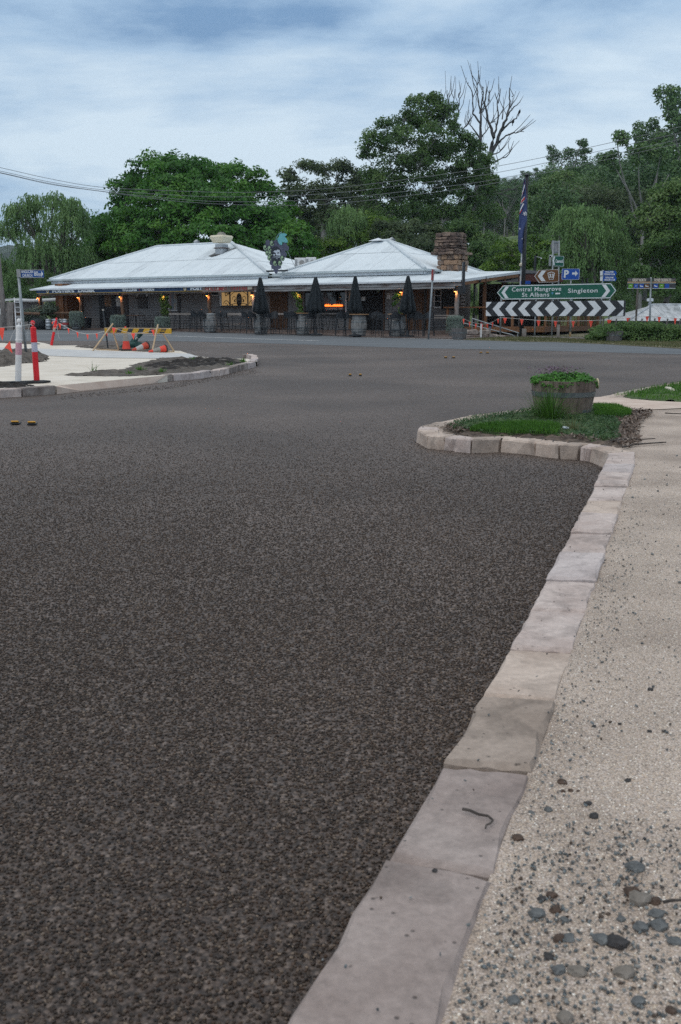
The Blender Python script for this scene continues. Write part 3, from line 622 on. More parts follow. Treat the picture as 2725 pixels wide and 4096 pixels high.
# twigs
M_twig = mat('twig_bark', (0.035, 0.028, 0.024), (0.09, 0.075, 0.065), 0.85, 20, 5, 0.5, 60)
def twig(pts, r, label, zo=0.0):
    q = [pl(*p) for p in pts]; q = [Vector((p.x, p.y, p.z+zo+r*0.8)) for p in q]
    b = MB().tube(q, [r*(1-0.45*i/len(q)) for i in range(len(q))], 6)
    o = b.build('twig', M_twig); return tag(o, label, 'twig')
t1 = twig([(1850, 3240), (1880, 3246), (1915, 3262), (1952, 3268), (1972, 3285), (1962, 3298), (1946, 3304), (1942, 3318)], 0.0032, 'thin crooked dark twig lying on top of a pale kerb stone')
twig([(2490, 1792), (2540, 1781), (2600, 1776), (2664, 1772)], 0.008, 'dark twig lying between the leaf litter and the gravel path')
twig([(2661, 1658), (2690, 1660), (2730, 1661), (2780, 1659)], 0.007, 'thin forked twig on the gravel beside the pale ramp', 0.01)
twig([(2655, 3613), (2690, 3606), (2730, 3605), (2790, 3600)], 0.003, 'short thin twig among pebbles at the path edge of the picture')
twig([(2440, 1775), (2500, 1768), (2560, 1770), (2620, 1766)], 0.006, 'pale straight twig resting on the leaf litter', 0.02)
# ================================================================= the tavern
PR = at(1846, 1120, 46.8); TVA = R(-32.4)
UX = Vector((math.cos(TVA), math.sin(TVA), 0)); VY = Vector((-math.sin(TVA), math.cos(TVA), 0)); TO = Vector((PR.x, PR.y, 0))
TVM = Matrix.Translation(TO) @ Matrix.Rotation(TVA, 4, 'Z')
def F(px, py, t):            # point of a photograph ray on the plane t metres behind the eave, in tavern coordinates
    d = ray(px, py); o = Vector((0, 0, CAMZ)); k = ((TO+VY*t-o).dot(VY))/d.dot(VY); q = o+d*k-TO
    return Vector((q.dot(UX), t, q.z))
def FX(px, t): return F(px, 1200, t).x
FL = 0.33; EZ = 2.65; GZ = 3.27; WT = 2.1; GT = 1.6
M_roof = mat('white_roof_iron', (0.56, 0.615, 0.645), (0.68, 0.735, 0.765), 0.6, 1.5, 9, c3=(0.645, 0.70, 0.73), lo=0.25, hi=0.6, stretch=(1.2, 0.8, 0.8))
M_roofd = mat('worn_roof_iron', (0.48, 0.53, 0.56), (0.64, 0.69, 0.72), 0.6, 2.2, 9, c3=(0.59, 0.64, 0.67), lo=0.3, hi=0.65, stretch=(1.6, 0.6, 0.6))
M_gut = mat('pale_gutter', (0.36, 0.42, 0.44), (0.48, 0.53, 0.55), 0.5, 2)
M_gutw = mat('white_gutter', (0.58, 0.62, 0.66), (0.68, 0.71, 0.74), 0.45, 2)
M_soot = mat('sooty_flashing', (0.02, 0.02, 0.02), (0.30, 0.31, 0.31), 0.8, 3.0, 9, lo=0.42, hi=0.70)
M_board = mat('grey_weatherboard', (0.185, 0.178, 0.178), (0.23, 0.222, 0.218), 0.75, 2.0, 5, 0.05, 30, stretch=(0.6, 1, 4))
M_core = mat('wall_core', (0.05, 0.047, 0.045))
M_dark = mat('dark_joinery', (0.016, 0.015, 0.018), (0.03, 0.028, 0.03), 0.5, 3)
M_timb = mat('brown_timber', (0.07, 0.032, 0.016), (0.16, 0.075, 0.035), 0.7, 3, 8, 0.4, 20, stretch=(6, 6, 0.5))
M_timbl = mat('honey_timber', (0.16, 0.075, 0.035), (0.27, 0.13, 0.06), 0.7, 3, 8, 0.3, 20, stretch=(6, 6, 0.5))
M_post = mat('log_post', (0.075, 0.042, 0.026), (0.18, 0.11, 0.07), 0.8, 4, 8, 0.7, 18, stretch=(3, 3, 0.6), bdist=0.03)
M_postg = mat('grey_log_post', (0.15, 0.13, 0.12), (0.30, 0.27, 0.25), 0.8, 4, 8, 0.7, 18, stretch=(3, 3, 0.6), bdist=0.03)
M_beam = mat('flaking_beam', (0.10, 0.06, 0.05), (0.36, 0.36, 0.36), 0.8, 1.6, 9, 0.6, 14, c3=(0.25, 0.23, 0.225), lo=0.36, hi=0.62, stretch=(0.5, 2, 2.2), bdist=0.02)
M_slab = mat('grey_slab', (0.14, 0.12, 0.105), (0.30, 0.27, 0.25), 0.8, 2, 8, 0.6, 16, stretch=(0.5, 2, 2), bdist=0.02)
M_glass = mat('dark_glass', (0.012, 0.013, 0.015), rough=0.06, spec=0.6)
M_paint = mat('white_frame', (0.55, 0.55, 0.55), (0.66, 0.66, 0.65), 0.6, 4)
M_blue = mat('banner_blue', (0.008, 0.035, 0.10), (0.014, 0.05, 0.13), 0.5, 2)
M_gold = mat('banner_gold', (0.45, 0.30, 0.05), rough=0.5)
M_let = mat('banner_white', (0.75, 0.78, 0.80), rough=0.6)
M_red = mat('faded_red_paint', (0.38, 0.045, 0.045), (0.28, 0.05, 0.05), 0.7, 6)
M_paper = mat('poster_paper', (0.55, 0.55, 0.53), (0.66, 0.66, 0.64), 0.8, 9)
M_black = mat('black_powdercoat', (0.012, 0.014, 0.017), (0.022, 0.025, 0.03), 0.5, 5)
M_steel = mat('galvanised_steel', (0.34, 0.36, 0.38), (0.46, 0.48, 0.50), 0.45, 8, metal=0.6)
M_cream = mat('cream_sheet', (0.62, 0.55, 0.40), (0.70, 0.64, 0.50), 0.6, 3)
M_lampg = mat('lamp_glow', (1.0, 0.5, 0.15), emis=(1.0, 0.36, 0.08), estr=6.0)
M_stoneL = mat('chimney_stone_dark', (0.035, 0.025, 0.022), (0.15, 0.105, 0.088), 0.9, 5, 9, 0.8, 25, c3=(0.12, 0.085, 0.07), bdist=0.02)
M_stoneW = mat('chimney_stone_warm', (0.19, 0.115, 0.075), (0.38, 0.25, 0.165), 0.9, 4, 9, 0.7, 25, c3=(0.29, 0.185, 0.12), bdist=0.02)
M_stoneM = mat('chimney_stone_mid', (0.085, 0.062, 0.05), (0.25, 0.195, 0.16), 0.9, 5, 9, 0.8, 25, c3=(0.23, 0.16, 0.12), bdist=0.02)
TV = thing('tavern', 'long low tavern with white corrugated iron roofs and a lamp-lit verandah', 'tavern', TO, TVA)
rt = random.Random(77)
# ---- roofs
def roof_face(parent, P, courses=(0, 9), m=M_roof, wid=0.762, amp=0.009, plain=False, off=0.0):
    """P: plan corners with z, P[0]->P[1] is the eave; sheets of corrugated iron lap over each other"""
    P = [Vector(p) for p in P]; o = P[0]; ex = (P[1]-P[0]).normalized(); n = ex.cross(P[2]-P[0]).normalized()
    if n.z < 0: n = -n
    es = n.cross(ex).normalized()
    if es.z < 0: es = -es
    q = [((p-o).dot(ex), (p-o).dot(es)) for p in P]
    if plain:
        b = MB(); b.poly([p for p in P]); return b.build('roof_sheet', m, parent)
    def span(e):
        r = []
        for i in range(len(q)):
            a, b = q[i], q[(i+1) % len(q)]
            if abs(a[0]-b[0]) < 1e-9:
                if abs(a[0]-e) < 1e-6: r += [a[1], b[1]]
            elif min(a[0], b[0])-1e-9 <= e <= max(a[0], b[0])+1e-9: r.append(a[1]+(b[1]-a[1])*(e-a[0])/(b[0]-a[0]))
        return (min(r), max(r)) if r else None
    e0 = min(a[0] for a in q); e1 = max(a[0] for a in q); k = 0; e = e0
    while e < e1-0.02:
        ee = min(e+wid, e1); cuts = max(2, int(round((ee-e)/0.0381)))
        for c in range(len(courses)-1):
            lo, hi = courses[c], courses[c+1]+(0.12 if c < len(courses)-2 else 0)
            b = MB(); prev = None; any_ = False
            for i in range(cuts+1):
                x = e+(ee-e)*i/cuts; sp = span(min(max(x, e0+1e-6), e1-1e-6))
                if sp is None: prev = None; continue
                s0 = max(sp[0], lo); s1 = min(sp[1], hi)
                if s1 <= s0+1e-4: s1 = s0 = max(sp[0], min(sp[1], lo))
                h = off+(amp if i % 2 else -amp)+(0.007 if k % 3 == 0 else 0.0)+c*0.014+rt.uniform(-.002, .002)
                cur = (o+ex*x+es*s0+n*h, o+ex*x+es*s1+n*h, s1-s0)
                if prev and (cur[2] > 1e-3 or prev[2] > 1e-3): b.poly([prev[0], cur[0], cur[1], prev[1]]); any_ = True
                prev = cur
            if any_: b.build('roof_sheet', M_roofd if rt.random() < 0.22 else m, parent)
        e = ee; k += 1
def sub(name, parent=None):
    o = bpy.data.objects.new(name, None); COL.objects.link(o); o.parent = parent or TV; return o
rf1 = sub('roof')
X0, X1, TB = -29.1, -12.2, 11.2; A, B = (-24.4, 6.4, 5.37), (-18.4, 6.4, 5.37)
roof_face(rf1, [(X0, GT, GZ), (X1, GT, GZ), B, A], (0, 2.5, 9))
roof_face(rf1, [(X1, GT, GZ), (X1, TB, GZ), B], (0, 2.5, 9))
roof_face(rf1, [(X1, TB, GZ), (X0, TB, GZ), A, B], plain=True); roof_face(rf1, [(X0, TB, GZ), (X0, GT, GZ), A], plain=True)
rf2 = sub('roof')
Y0, Y1, TB2 = -11.25, -2.75, 9.0; C, D = (-7.7, 5.8, 5.02), (-7.2, 5.8, 5.02)
roof_face(rf2, [(Y0, GT, GZ+.02), (Y1, GT, GZ+.02), D, C], (0, 2.6, 9))
roof_face(rf2, [(Y1, GT, GZ+.02), (Y1, TB2, GZ+.02), D], (0, 2.6, 9))
roof_face(rf2, [(Y1, TB2, GZ+.02), (Y0, TB2, GZ+.02), C, D], plain=True); roof_face(rf2, [(Y0, TB2, GZ+.02), (Y0, GT, GZ+.02), C], plain=True)
def cap(parent, pts, r=0.07):
    MB().tube([Vector(p)+Vector((0, 0, 0.03)) for p in pts], r, 8).build('ridge_cap', M_roofd, parent, smooth=True)
cap(rf1, [(X0, GT, GZ), A]); cap(rf1, [A, B]); cap(rf1, [B, (X1, GT, GZ)], 0.1)
cap(rf2, [(Y0, GT, GZ+.02), C]); cap(rf2, [D, (Y1, GT, GZ+.02)], 0.1); cap(rf2, [C, D]); cap(rf2, [D, (Y1, TB2, GZ+.02)])
# link between the two roofs (box gutter) and the fascia strips
vr = sub('verandah_roof')
VB = 3.04
roof_face(vr, [(-28.9, 0, EZ), (-2.75, 0, EZ), (-2.75, GT+.3, VB), (-28.3, GT+.3, VB)], (0, 9), m=M_roof)
tt_ = [0, .5, 1.0, 1.5, 1.95, 3.0, 4.2, 5.6, 7.0]; zl_ = lambda t: EZ+(VB-EZ)*min(t, 1.9)/1.9+.30*max(0, t-1.9)/5.1; zr_ = lambda t: EZ+.64*t/7.0
for k in range(4):
    b = MB()
    for i in range(len(tt_)-1):
        for j in range(6):
            def q(jj, t): u = (k*6+jj)/24; return (-3.05+3.05*u, t, zl_(t)*(1-u)+zr_(t)*u+.012+(.006 if jj % 2 else 0))
            b.poly([q(j, tt_[i]), q(j+1, tt_[i]), q(j+1, tt_[i+1]), q(j, tt_[i+1])])
    b.build('roof_sheet', M_roof if k % 2 else M_roofd, vr)
def gut(name, pts, w, h, m, par=TV):
    g = MB()
    for a, b_ in zip(pts[:-1], pts[1:]): g.beam(a, b_, w, h)
    return g.build(name, m, par)
gut('gutter', [(-28.95, -.06, EZ-.035), (0.04, -.06, EZ-.035)], 0.12, 0.085, M_gutw)
gut('barge_board', [(0.05, 0, EZ-.03), (0.05, 2.0, EZ+.15), (0.05, 7.0, 3.25)], 0.03, 0.12, M_gutw)
gut('barge_board', [(-28.93, 0, EZ-.03), (-28.35, GT+.3, VB-.03)], 0.03, 0.09, M_gutw)
for (xa, xb, z) in ((X0, X1+.05, GZ), (Y0-.25, Y1, GZ+.02)):
    gut('gutter', [(xa-.06, GT-.07, z-.05), (xb+.06, GT-.07, z-.05)], 0.13, 0.10, M_gut)
    gut('fascia', [(xa+.1, GT+.08, z-.18), (xb-.1, GT+.08, z-.18)], 0.03, 0.15, M_gutw)
gut('gutter', [(Y1+.07, GT-.06, GZ-.03), (Y1+.07, TB2, GZ-.03)], 0.13, 0.10, M_gut)
gut('fascia', [(Y1-.08, GT+.1, GZ-.16), (Y1-.08, TB2, GZ-.16)], 0.03, 0.15, M_gutw)
gut('fascia', [(X1+.1, GT+.3, GZ-.1), (Y0-.1, GT+.3, GZ-.1)], 0.04, 0.2, M_gut)
MB().box((-.5*(-X1-Y0), GT+2.4, GZ-.12), (1.2, 4.4, 0.06)).build('box_gutter', M_gut, TV)
# ---- exhaust hood, vents
def on_roof(px, py, tz):     # tz(t) = roof height on the front slope
    lo, hi = 1.0, 9.0
    for _ in range(50):
        m_ = (lo+hi)/2
        if F(px, py, m_).z > tz(m_): lo = m_
        else: hi = m_
    return F(px, py, lo)
sl1 = (5.37-GZ)/(6.4-GT)
p = on_roof(879, 1016, lambda t: GZ+(t-GT)*sl1); EH = p.copy()
eh = sub('exhaust_hood')
z0 = p.z
MB().box((p.x, p.y+.2, z0+.25), (0.54, 0.54, 0.62)).build('duct', M_steel, eh)
MB().box((p.x, p.y+.2, z0+.34), (0.70, 0.64, 0.05)).build('collar', mat('rusty_flange', (0.07, 0.045, 0.035), (0.14, 0.11, 0.10), 0.8, 8), eh)
h = MB(); prof = [(0.36, .64), (0.49, 0.97), (0.44, 1.06), (0.2, 1.06)]
rings = [[(p.x+sx*r_, p.y+.2+sy*r_, z0+z_) for sx, sy in ((-1, -1), (1, -1), (1, 1), (-1, 1))] for r_, z_ in prof]
for a_, b_ in zip(rings[:-1], rings[1:]):
    for i in range(4): h.poly([a_[i], a_[(i+1) % 4], b_[(i+1) % 4], b_[i]])
h.poly(rings[0][::-1]); h.poly(rings[-1]); h.build('hood', M_cream, eh)
h = MB()
for z_, w in ((1.10, .40), (1.16, .34), (1.22, .24)): h.box((p.x, p.y+.2, z0+z_), (w, w, .07))
h.build('cowl', mat('hood_cowl', (0.33, 0.31, 0.27)), eh)
nrm = Vector((0, -sl1, 1)).normalized()
fx = [(-.62, -.35), (-.2, -.55), (.05, -.38), (.34, .1), (.75, .75), (.5, .8), (.2, .55), (-.3, .4)]
h = MB(); h.poly([(p.x+a_, p.y+b_+.05, GZ+(p.y+b_+.05-GT)*sl1+0.030) for a_, b_ in fx]); h.build('flashing', M_soot, eh)
def turbine(px, py0, py1, t):
    a_ = F(px, py1, t); b_ = F(px, py0, t); Hh = b_.z-a_.z; r_ = Hh*0.72
    s_ = sub('roof_vent'); MB().lathe([(r_*.62, -.25), (r_*.62, 0.0)], 12, a_).build('vent_neck', M_steel, s_)
    v = MB(); n_ = 18
    for k in range(n_):
        t0, t1 = 2*math.pi*k/n_, 2*math.pi*(k+.9)/n_
        for i in range(5):
            f0, f1 = i/5, (i+1)/5; w0, w1 = math.sin(.35+2.45*f0), math.sin(.35+2.45*f1)
            pt = lambda T_, w, f, q=1.0: a_+Vector((r_*q*w*math.cos(T_+f*.5), r_*q*w*math.sin(T_+f*.5), Hh*f))
            v.poly([pt(t0, w0, f0), pt(t1, w0, f0, .86), pt(t1, w1, f1, .86), pt(t0, w1, f1)])
    v.lathe([(r_*.30, Hh*.97), (r_*.28, Hh*1.02), (0.02, Hh*1.05)], 12, a_)
    v.build('vent_ball', M_steel, s_)
turbine(788, 959, 978, 8.0); turbine(1568, 950, 972, 7.5)
a_ = F(1514, 972, 5.8); MB().box((a_.x, a_.y, a_.z-.02), (.30, .30, .16)).build('cap_vent', M_gutw, TV)
h = MB(); c_ = Vector((a_.x, a_.y, a_.z+.10)); R4 = [c_+Vector((sx*.4, sy*.4, 0)) for sx, sy in ((-1, -1), (1, -1), (1, 1), (-1, 1))]
for i in range(4): h.poly([R4[i], R4[(i+1) % 4], c_+Vector((0, 0, .17))])
h.poly(R4[::-1]); h.build('cap_vent', M_gutw, TV)
# ---- chimney of uneven stones
ch = sub('chimney')
cx, ct = F(1803, 1000, 3.9).x, 3.9
MB().box((cx+.1, ct, 3.55), (0.86, 0.86, 1.3)).build('core', M_stoneL, ch)
MB().box((cx, ct, 4.50), (0.9, 0.9, 0.96)).build('core', M_stoneL, ch)
def course(z0, z1, hw, hd, cxx, mats, lens):
    for side in range(4):
        L_ = 2*(hw if side % 2 == 0 else hd); s_ = -L_/2; 
        while s_ < L_/2-.04:
            w = min(rt.uniform(*lens), L_/2-s_)
            if L_/2-(s_+w) < .1: w = L_/2-s_
            b = MB(); c_ = s_+w/2; pr = rt.uniform(-.01, .07); d_ = 0.2
            loc = [(cxx+c_, ct-hd+d_/2-pr, 0), (cxx+hw-d_/2+pr, ct+c_, 0), (cxx-c_, ct+hd-d_/2+pr, 0), (cxx-hw+d_/2-pr, ct-c_, 0)][side]
            dz = rt.uniform(.0, .03)
            b.box((loc[0], loc[1], (z0+z1)/2), ((w-.018) if side % 2 == 0 else d_, d_ if side % 2 == 0 else (w-.018), z1-z0-.014-dz), bev=.028, rz=rt.uniform(-.03, .03))
            b.v = [(x+rt.gauss(0, .014), y+rt.gauss(0, .014), z+rt.gauss(0, .012)) for x, y, z in b.v]
            b.build('stone', rt.choice(mats), ch); s_ += w
zc = 4.17; hh = [0.15, .12, .16, .15, .14, .21]
for i, d_ in enumerate(hh):
    k = i/5; course(zc, zc+d_, .63-.07*k, .60-.07*k, cx, [M_stoneM, M_stoneM, M_stoneL] if i < 3 else [M_stoneL, M_stoneL, M_stoneM], (.2, .5)); zc += d_
course(4.02, 4.17, .80, .72, cx+.06, [M_stoneM, M_stoneL], (.25, .5))
zc = 3.0
for d_ in (.26, .26, .26, .24): course(zc, zc+d_, .56, .56, cx+.12, [M_stoneW, M_stoneW, M_stoneM], (.2, .42)); zc += d_
MB().poly([(cx-.6, ct-.9, 3.08), (cx+.9, ct-.9, 3.04), (cx+.75, ct-.55, 3.26), (cx-.5, ct-.55, 3.30)]) if False else None
b = MB(); b.lathe([(1.0, 3.02), (.80, 3.20), (.62, 3.24)], 14, (cx+.12, ct, 0)); b.build('flashing', M_roof, ch)
# ---- posts and beam
PX = [161, 322, 489, 664, 838, 1016, 1204, None, 1612, 1828]
pxs = [(FX(p_, .35) if p_ else -6.2) for p_ in PX]
for i, x in enumerate(pxs):
    b = MB(); nn = 8; pts = [(x+rt.uniform(-.015, .015), .35+rt.uniform(-.015, .015), FL-.15+(2.32-FL+.15)*k/nn) for k in range(nn+1)]
    b.tube(pts, [.105+rt.uniform(-.012, .012) for _ in pts], 10); b.build('verandah_post', M_postg if i in (5, 9) else M_post, TV, smooth=True)
    if i == 7: continue
    lm = sub('post_lamp'); lz = 2.27 if i < 7 else 2.30
    MB().lathe([(.05, lz-.14), (.055, lz), (.02, lz+.03)], 10, (x-.02, .17, 0)).build('lamp_shade', M_black, lm)
    MB().lathe([(.036, lz-.17), (.042, lz-.145)], 10, (x-.02, .17, 0)).build('bulb', M_lampg, lm)
    ld = bpy.data.lights.new('post_light', 'POINT'); ld.energy = 6.0; ld.color = (1.0, .42, .13); ld.shadow_soft_size = .04
    lo = bpy.data.objects.new('post_light', ld); COL.objects.link(lo); lo.parent = lm; lo.location = (x-.02, .15, lz-.22)
xs_b = FX(812, -.02); xs_w = FX(1013, -.02)
gut('beam', [(-28.6, .30, 2.31), (xs_b, .30, 2.31)], .14, .10, M_postg)
def wavy_beam(x0, x1, zc_, hh_, t, th, m, name, n_=24, wob=.018):
    b = MB(); lo_ = [(x0+(x1-x0)*i/n_, zc_-hh_/2+rt.uniform(-wob, wob)) for i in range(n_+1)]; hi_ = [(x0+(x1-x0)*i/n_, zc_+hh_/2) for i in range(n_+1)]
    for i in range(n_):
        (xa, za_), (xb, zb_) = lo_[i], lo_[i+1]; zt = zc_+hh_/2
        b.poly([(xa, t, za_), (xb, t, zb_), (xb, t, zt), (xa, t, zt)]); b.poly([(xb, t+th, zb_), (xa, t+th, za_), (xa, t+th, zt), (xb, t+th, zt)])
        b.poly([(xa, t+th, za_), (xb, t+th, zb_), (xb, t, zb_), (xa, t, za_)])
    return b.build(name, m, TV)
wavy_beam(xs_w, .02, 2.475, .17, .02, .16, M_beam, 'beam'); wavy_beam(xs_w, -.35, 2.335, .10, .06, .12, mat('grey_flaking_beam', (0.22, 0.21, 0.20), (0.36, 0.36, 0.37), .8, 1.5, 8, .4, 15, stretch=(.6, 2, 2)), 'beam', wob=.012)
wavy_beam(xs_b-.02, xs_w, 2.33, .09, .12, .10, M_postg, 'beam')
gut('beam', [(.0, .1, 2.5), (.0, 2.0, 2.68), (.0, 7.0, 3.1)], .10, .16, M_timbl)
# ---- banner and painted sign board
bn = MB().box(((-28.45+xs_b)/2, -.01, 2.475), (xs_b+28.45, .03, .23)).build('fascia_banner', M_blue, TV)
b = MB().box(((-28.45+xs_b)/2, -.03, 2.375), (xs_b+28.45, .012, .022)); b.build('gold_stripe', M_gold, bn)
def ban(s, p0, p1, size, z=2.49, **k):
    a_, b_ = FX(p0, -.03), FX(p1, -.03); return text(s, size, M_let, bn, ((a_+b_)/2, -.032, z), fit=b_-a_, **k)
ban("FOSTER'S", 211, 299, .20, bold=.012); ban('LAGER', 313, 381, .20, bold=.012); ban('WOLLOMBI', 491, 550, .20, bold=.009); ban('TAVERN', 570, 619, .20, bold=.009); ban('FOST', 763, 811, .20, bold=.012)
for p_ in (193, 742):
    x = FX(p_, -.03); b = MB(); b.prism([(x+.105*math.cos(k*.3927), 2.49+.105*math.sin(k*.3927)) for k in range(16)], Matrix.Translation((0, -.036, 0)), .01); b.build('emblem', M_gold, bn)
    b = MB(); b.prism([(x+.06*math.cos(k*.3927), 2.49+.072*math.sin(k*.3927)) for k in range(16)], Matrix.Translation((0, -.044, 0)), .01); b.build('emblem', M_let, bn)
    b = MB(); b.prism([(x+.035*math.cos(k*.785), 2.49+.05*math.sin(k*.785)) for k in range(8)], Matrix.Translation((0, -.05, 0)), .01); b.build('emblem', M_blue, bn)
x = FX(559.5, -.03); st = [(x+(.06 if k % 2 == 0 else .028)*math.cos(k*.5236), 2.49+(.06 if k % 2 == 0 else .028)*math.sin(k*.5236)) for k in range(12)]
b = MB(); b.prism(st, Matrix.Translation((0, -.034, 0)), .01); b.build('emblem', M_red, bn)
sbx0, sbx1 = xs_b+.01, xs_w-.01
pts = [(sbx0, 2.58), (sbx0, 2.33), (sbx0+.5, 2.30), (sbx0+1.4, 2.29), (sbx0+2.2, 2.32), (sbx1-.5, 2.35), (sbx1, 2.38), (sbx1, 2.59)]
sb = MB(); sb.prism(pts, Matrix.Translation((0, -.05, 0)), .05)
sb = sb.build('painted_sign', mat('old_sign_board', (0.12, 0.085, 0.075), (0.24, 0.20, 0.18), .8, 2, 8, .4, 14, stretch=(.5, 1, 3)), TV)
sx0 = FX(824, -.06)
M_let2 = mat('sign_cream', (0.40, 0.36, 0.28), (0.5, 0.46, 0.4), .8, 8)
wd = 'WOLLOMBI TAVERN'; x1_ = FX(989, -.06); stp = (x1_-sx0)/len(wd)
for k, c_ in enumerate(wd):
    if c_ == ' ': continue
    text(c_, .27, M_red, sb, (sx0+stp*(k+.5), -.056, 2.455+.012*math.sin(k*2.1)), bold=.006, sx=1.0)
for k in (0, 1, 4, 6): 
    xx = sx0+stp*(k+.5); b = MB(); b.prism([(xx+.05*math.cos(j*.785), 2.455+.08*math.sin(j*.785)) for j in range(8)], Matrix.Translation((0, -.0535, 0)), .002); b.build('paint_patch', M_let2, sb)
b = MB(); b.prism([(FX(991, -.05), 2.40), (FX(1009, -.05), 2.41), (FX(1009, -.05), 2.56), (FX(993, -.05), 2.55)], Matrix.Translation((0, -.056, 0)), .006); b.build('paint_patch', M_let2, sb)
# ---- floor of the verandah
MB().box(((-28.6-.2)/2, 1.25, FL-.12), (28.9, 2.1, .24)).build('verandah_floor', M_brickp, TV)
# ---- front wall with weatherboards
wl = sub('wall')
MB().box(((-28.3-2.9)/2, WT+.16, (FL+3.1)/2), (25.4, .12, 3.1-FL)).build('wall_core', M_core, wl)
MB().box((-2.96, 4.6, (FL+3.1)/2), (.12, 5.0, 3.1-FL)).build('wall_core', M_core, wl)
MB().box((-28.24, 4.6, (FL+3.1)/2), (.12, 5.0, 3.1-FL)).build('wall_core', M_core, wl)
def boards(x0, x1, z0, z1, hh_=.15):
    z = z0
    while z < z1-.03:
        h_ = min(hh_, z1-z); b = MB(); t0 = WT+.035; t1 = WT+.075
        b.mesh([(x0, t0, z), (x1, t0, z), (x1, t1, z+h_), (x0, t1, z+h_), (x0, WT+.11, z), (x1, WT+.11, z), (x1, WT+.11, z+h_), (x0, WT+.11, z+h_)],
               [(0, 1, 2, 3), (4, 5, 1, 0), (1, 5, 6, 2), (4, 0, 3, 7), (3, 2, 6, 7)])
        b.build('weatherboard', M_board, wl); z += h_
w = lambda p_: FX(p_, WT)
TOPZ = 2.98
def fz(px, py): return F(px, py, WT).z
boards(w(331), w(402), FL, TOPZ); boards(w(509), w(664), FL, TOPZ); boards(w(664), w(712), FL, fz(690, 1247)); boards(w(718), w(879), FL, TOPZ)
boards(w(879), w(1030), FL, fz(950, 1228)); boards(w(1030), w(1079), FL, TOPZ); boards(w(1150), w(1218), FL, TOPZ); boards(w(1386), w(1400), FL, TOPZ); boards(w(1538), w(1612), FL, TOPZ)
boards(w(1218), w(1386), FL, fz(1300, 1252))
def panel(name, p0, p1, y0, y1, m, par=TV, t=WT+.02, th=.06):
    a_, c_ = F(p0, y1, t), F(p1, y0, t); return MB().box(((a_.x+c_.x)/2, t+th/2, (a_.z+c_.z)/2), (abs(c_.x-a_.x), th, abs(c_.z-a_.z))).build(name, m, par)
def vplanks(px0, px1, m, n_, z0=FL, z1=TOPZ, t=WT+.03):
    xa, xb = FX(px0, t), FX(px1, t)
    for k in range(n_):
        w_ = (xb-xa)/n_; MB().box((xa+w_*(k+.5), t+.02+rt.uniform(0, .015), (z0+z1)/2), (w_-.012, .04, z1-z0)).build('wall_plank', m, wl)
vplanks(252, 330, M_timb, 16); vplanks(234, 252, M_timbl, 3, t=.9)
MB().box((F(243, 1200, .95).x, 1.5, (FL+TOPZ)/2), (1.0, 1.0, TOPZ-FL)).build('end_bay', M_timb, TV)
vplanks(1079, 1150, M_timb, 9); vplanks(1612, 1716, M_timb, 12)
# double door at the left
dr = sub('door')
panel('door_frame', 402, 415, 1170, 1316, M_dark, dr, t=WT-.02); panel('door_frame', 450, 461, 1170, 1316, M_dark, dr, t=WT-.02); panel('door_frame', 490, 509, 1168, 1316, M_dark, dr, t=WT-.02)
panel('door_leaf', 415, 490, 1226, 1316, M_dark, dr, t=WT+.01)
panel('door_panel', 415, 450, 1170, 1226, mat('plywood', (0.20, 0.125, 0.08), (0.27, 0.17, 0.11), .8, 5), dr, t=WT+.01)
dp = panel('pane', 461, 490, 1170, 1226, M_glass, dr, t=WT+.01)
for q in ((464, 476, 1196, 1206), (466, 475, 1208, 1224), (478, 488, 1180, 1222)): panel('poster', *q, M_paper, dr, t=WT+.0, th=.006)
panel('blackboard', 552, 586, 1180, 1233, M_dark, TV, t=WT-.02)
panel('bracket', 547, 552, 1174, 1186, M_paint, TV, t=WT-.03); panel('bracket', 585, 590, 1172, 1186, M_paint, TV, t=WT-.03)
# poster window
w1 = sub('window'); panel('frame', 664, 707, 1164, 1244, M_paint, w1, t=WT+.0); panel('pane', 667, 704, 1167, 1240, M_glass, w1, t=WT-.012, th=.02)
panel('shutter', 708, 718, 1164, 1248, M_dark, TV, t=WT-.0)
pc = [M_paper, mat('poster_pink', (0.33, 0.22, 0.22), (0.42, 0.32, 0.31), .8, 20), mat('poster_blue', (0.10, 0.15, 0.22), (0.3, 0.32, 0.36), .8, 20), mat('poster_tan', (0.30, 0.25, 0.2), (0.5, 0.46, 0.42), .8, 20)]
k = 0
for yy in range(1170, 1238, 14):
    for xx in (669, 678, 687, 696):
        if rt.random() < .85: panel('poster', xx, xx+7.5, yy, yy+12, pc[k % 4], w1, t=WT-.018, th=.004)
        k += 1
panel('frame', 844, 878, 1166, 1183, M_paint, TV, t=WT+.02); panel('pane', 846, 873, 1166, 1180, M_glass, TV, t=WT+.012, th=.02)
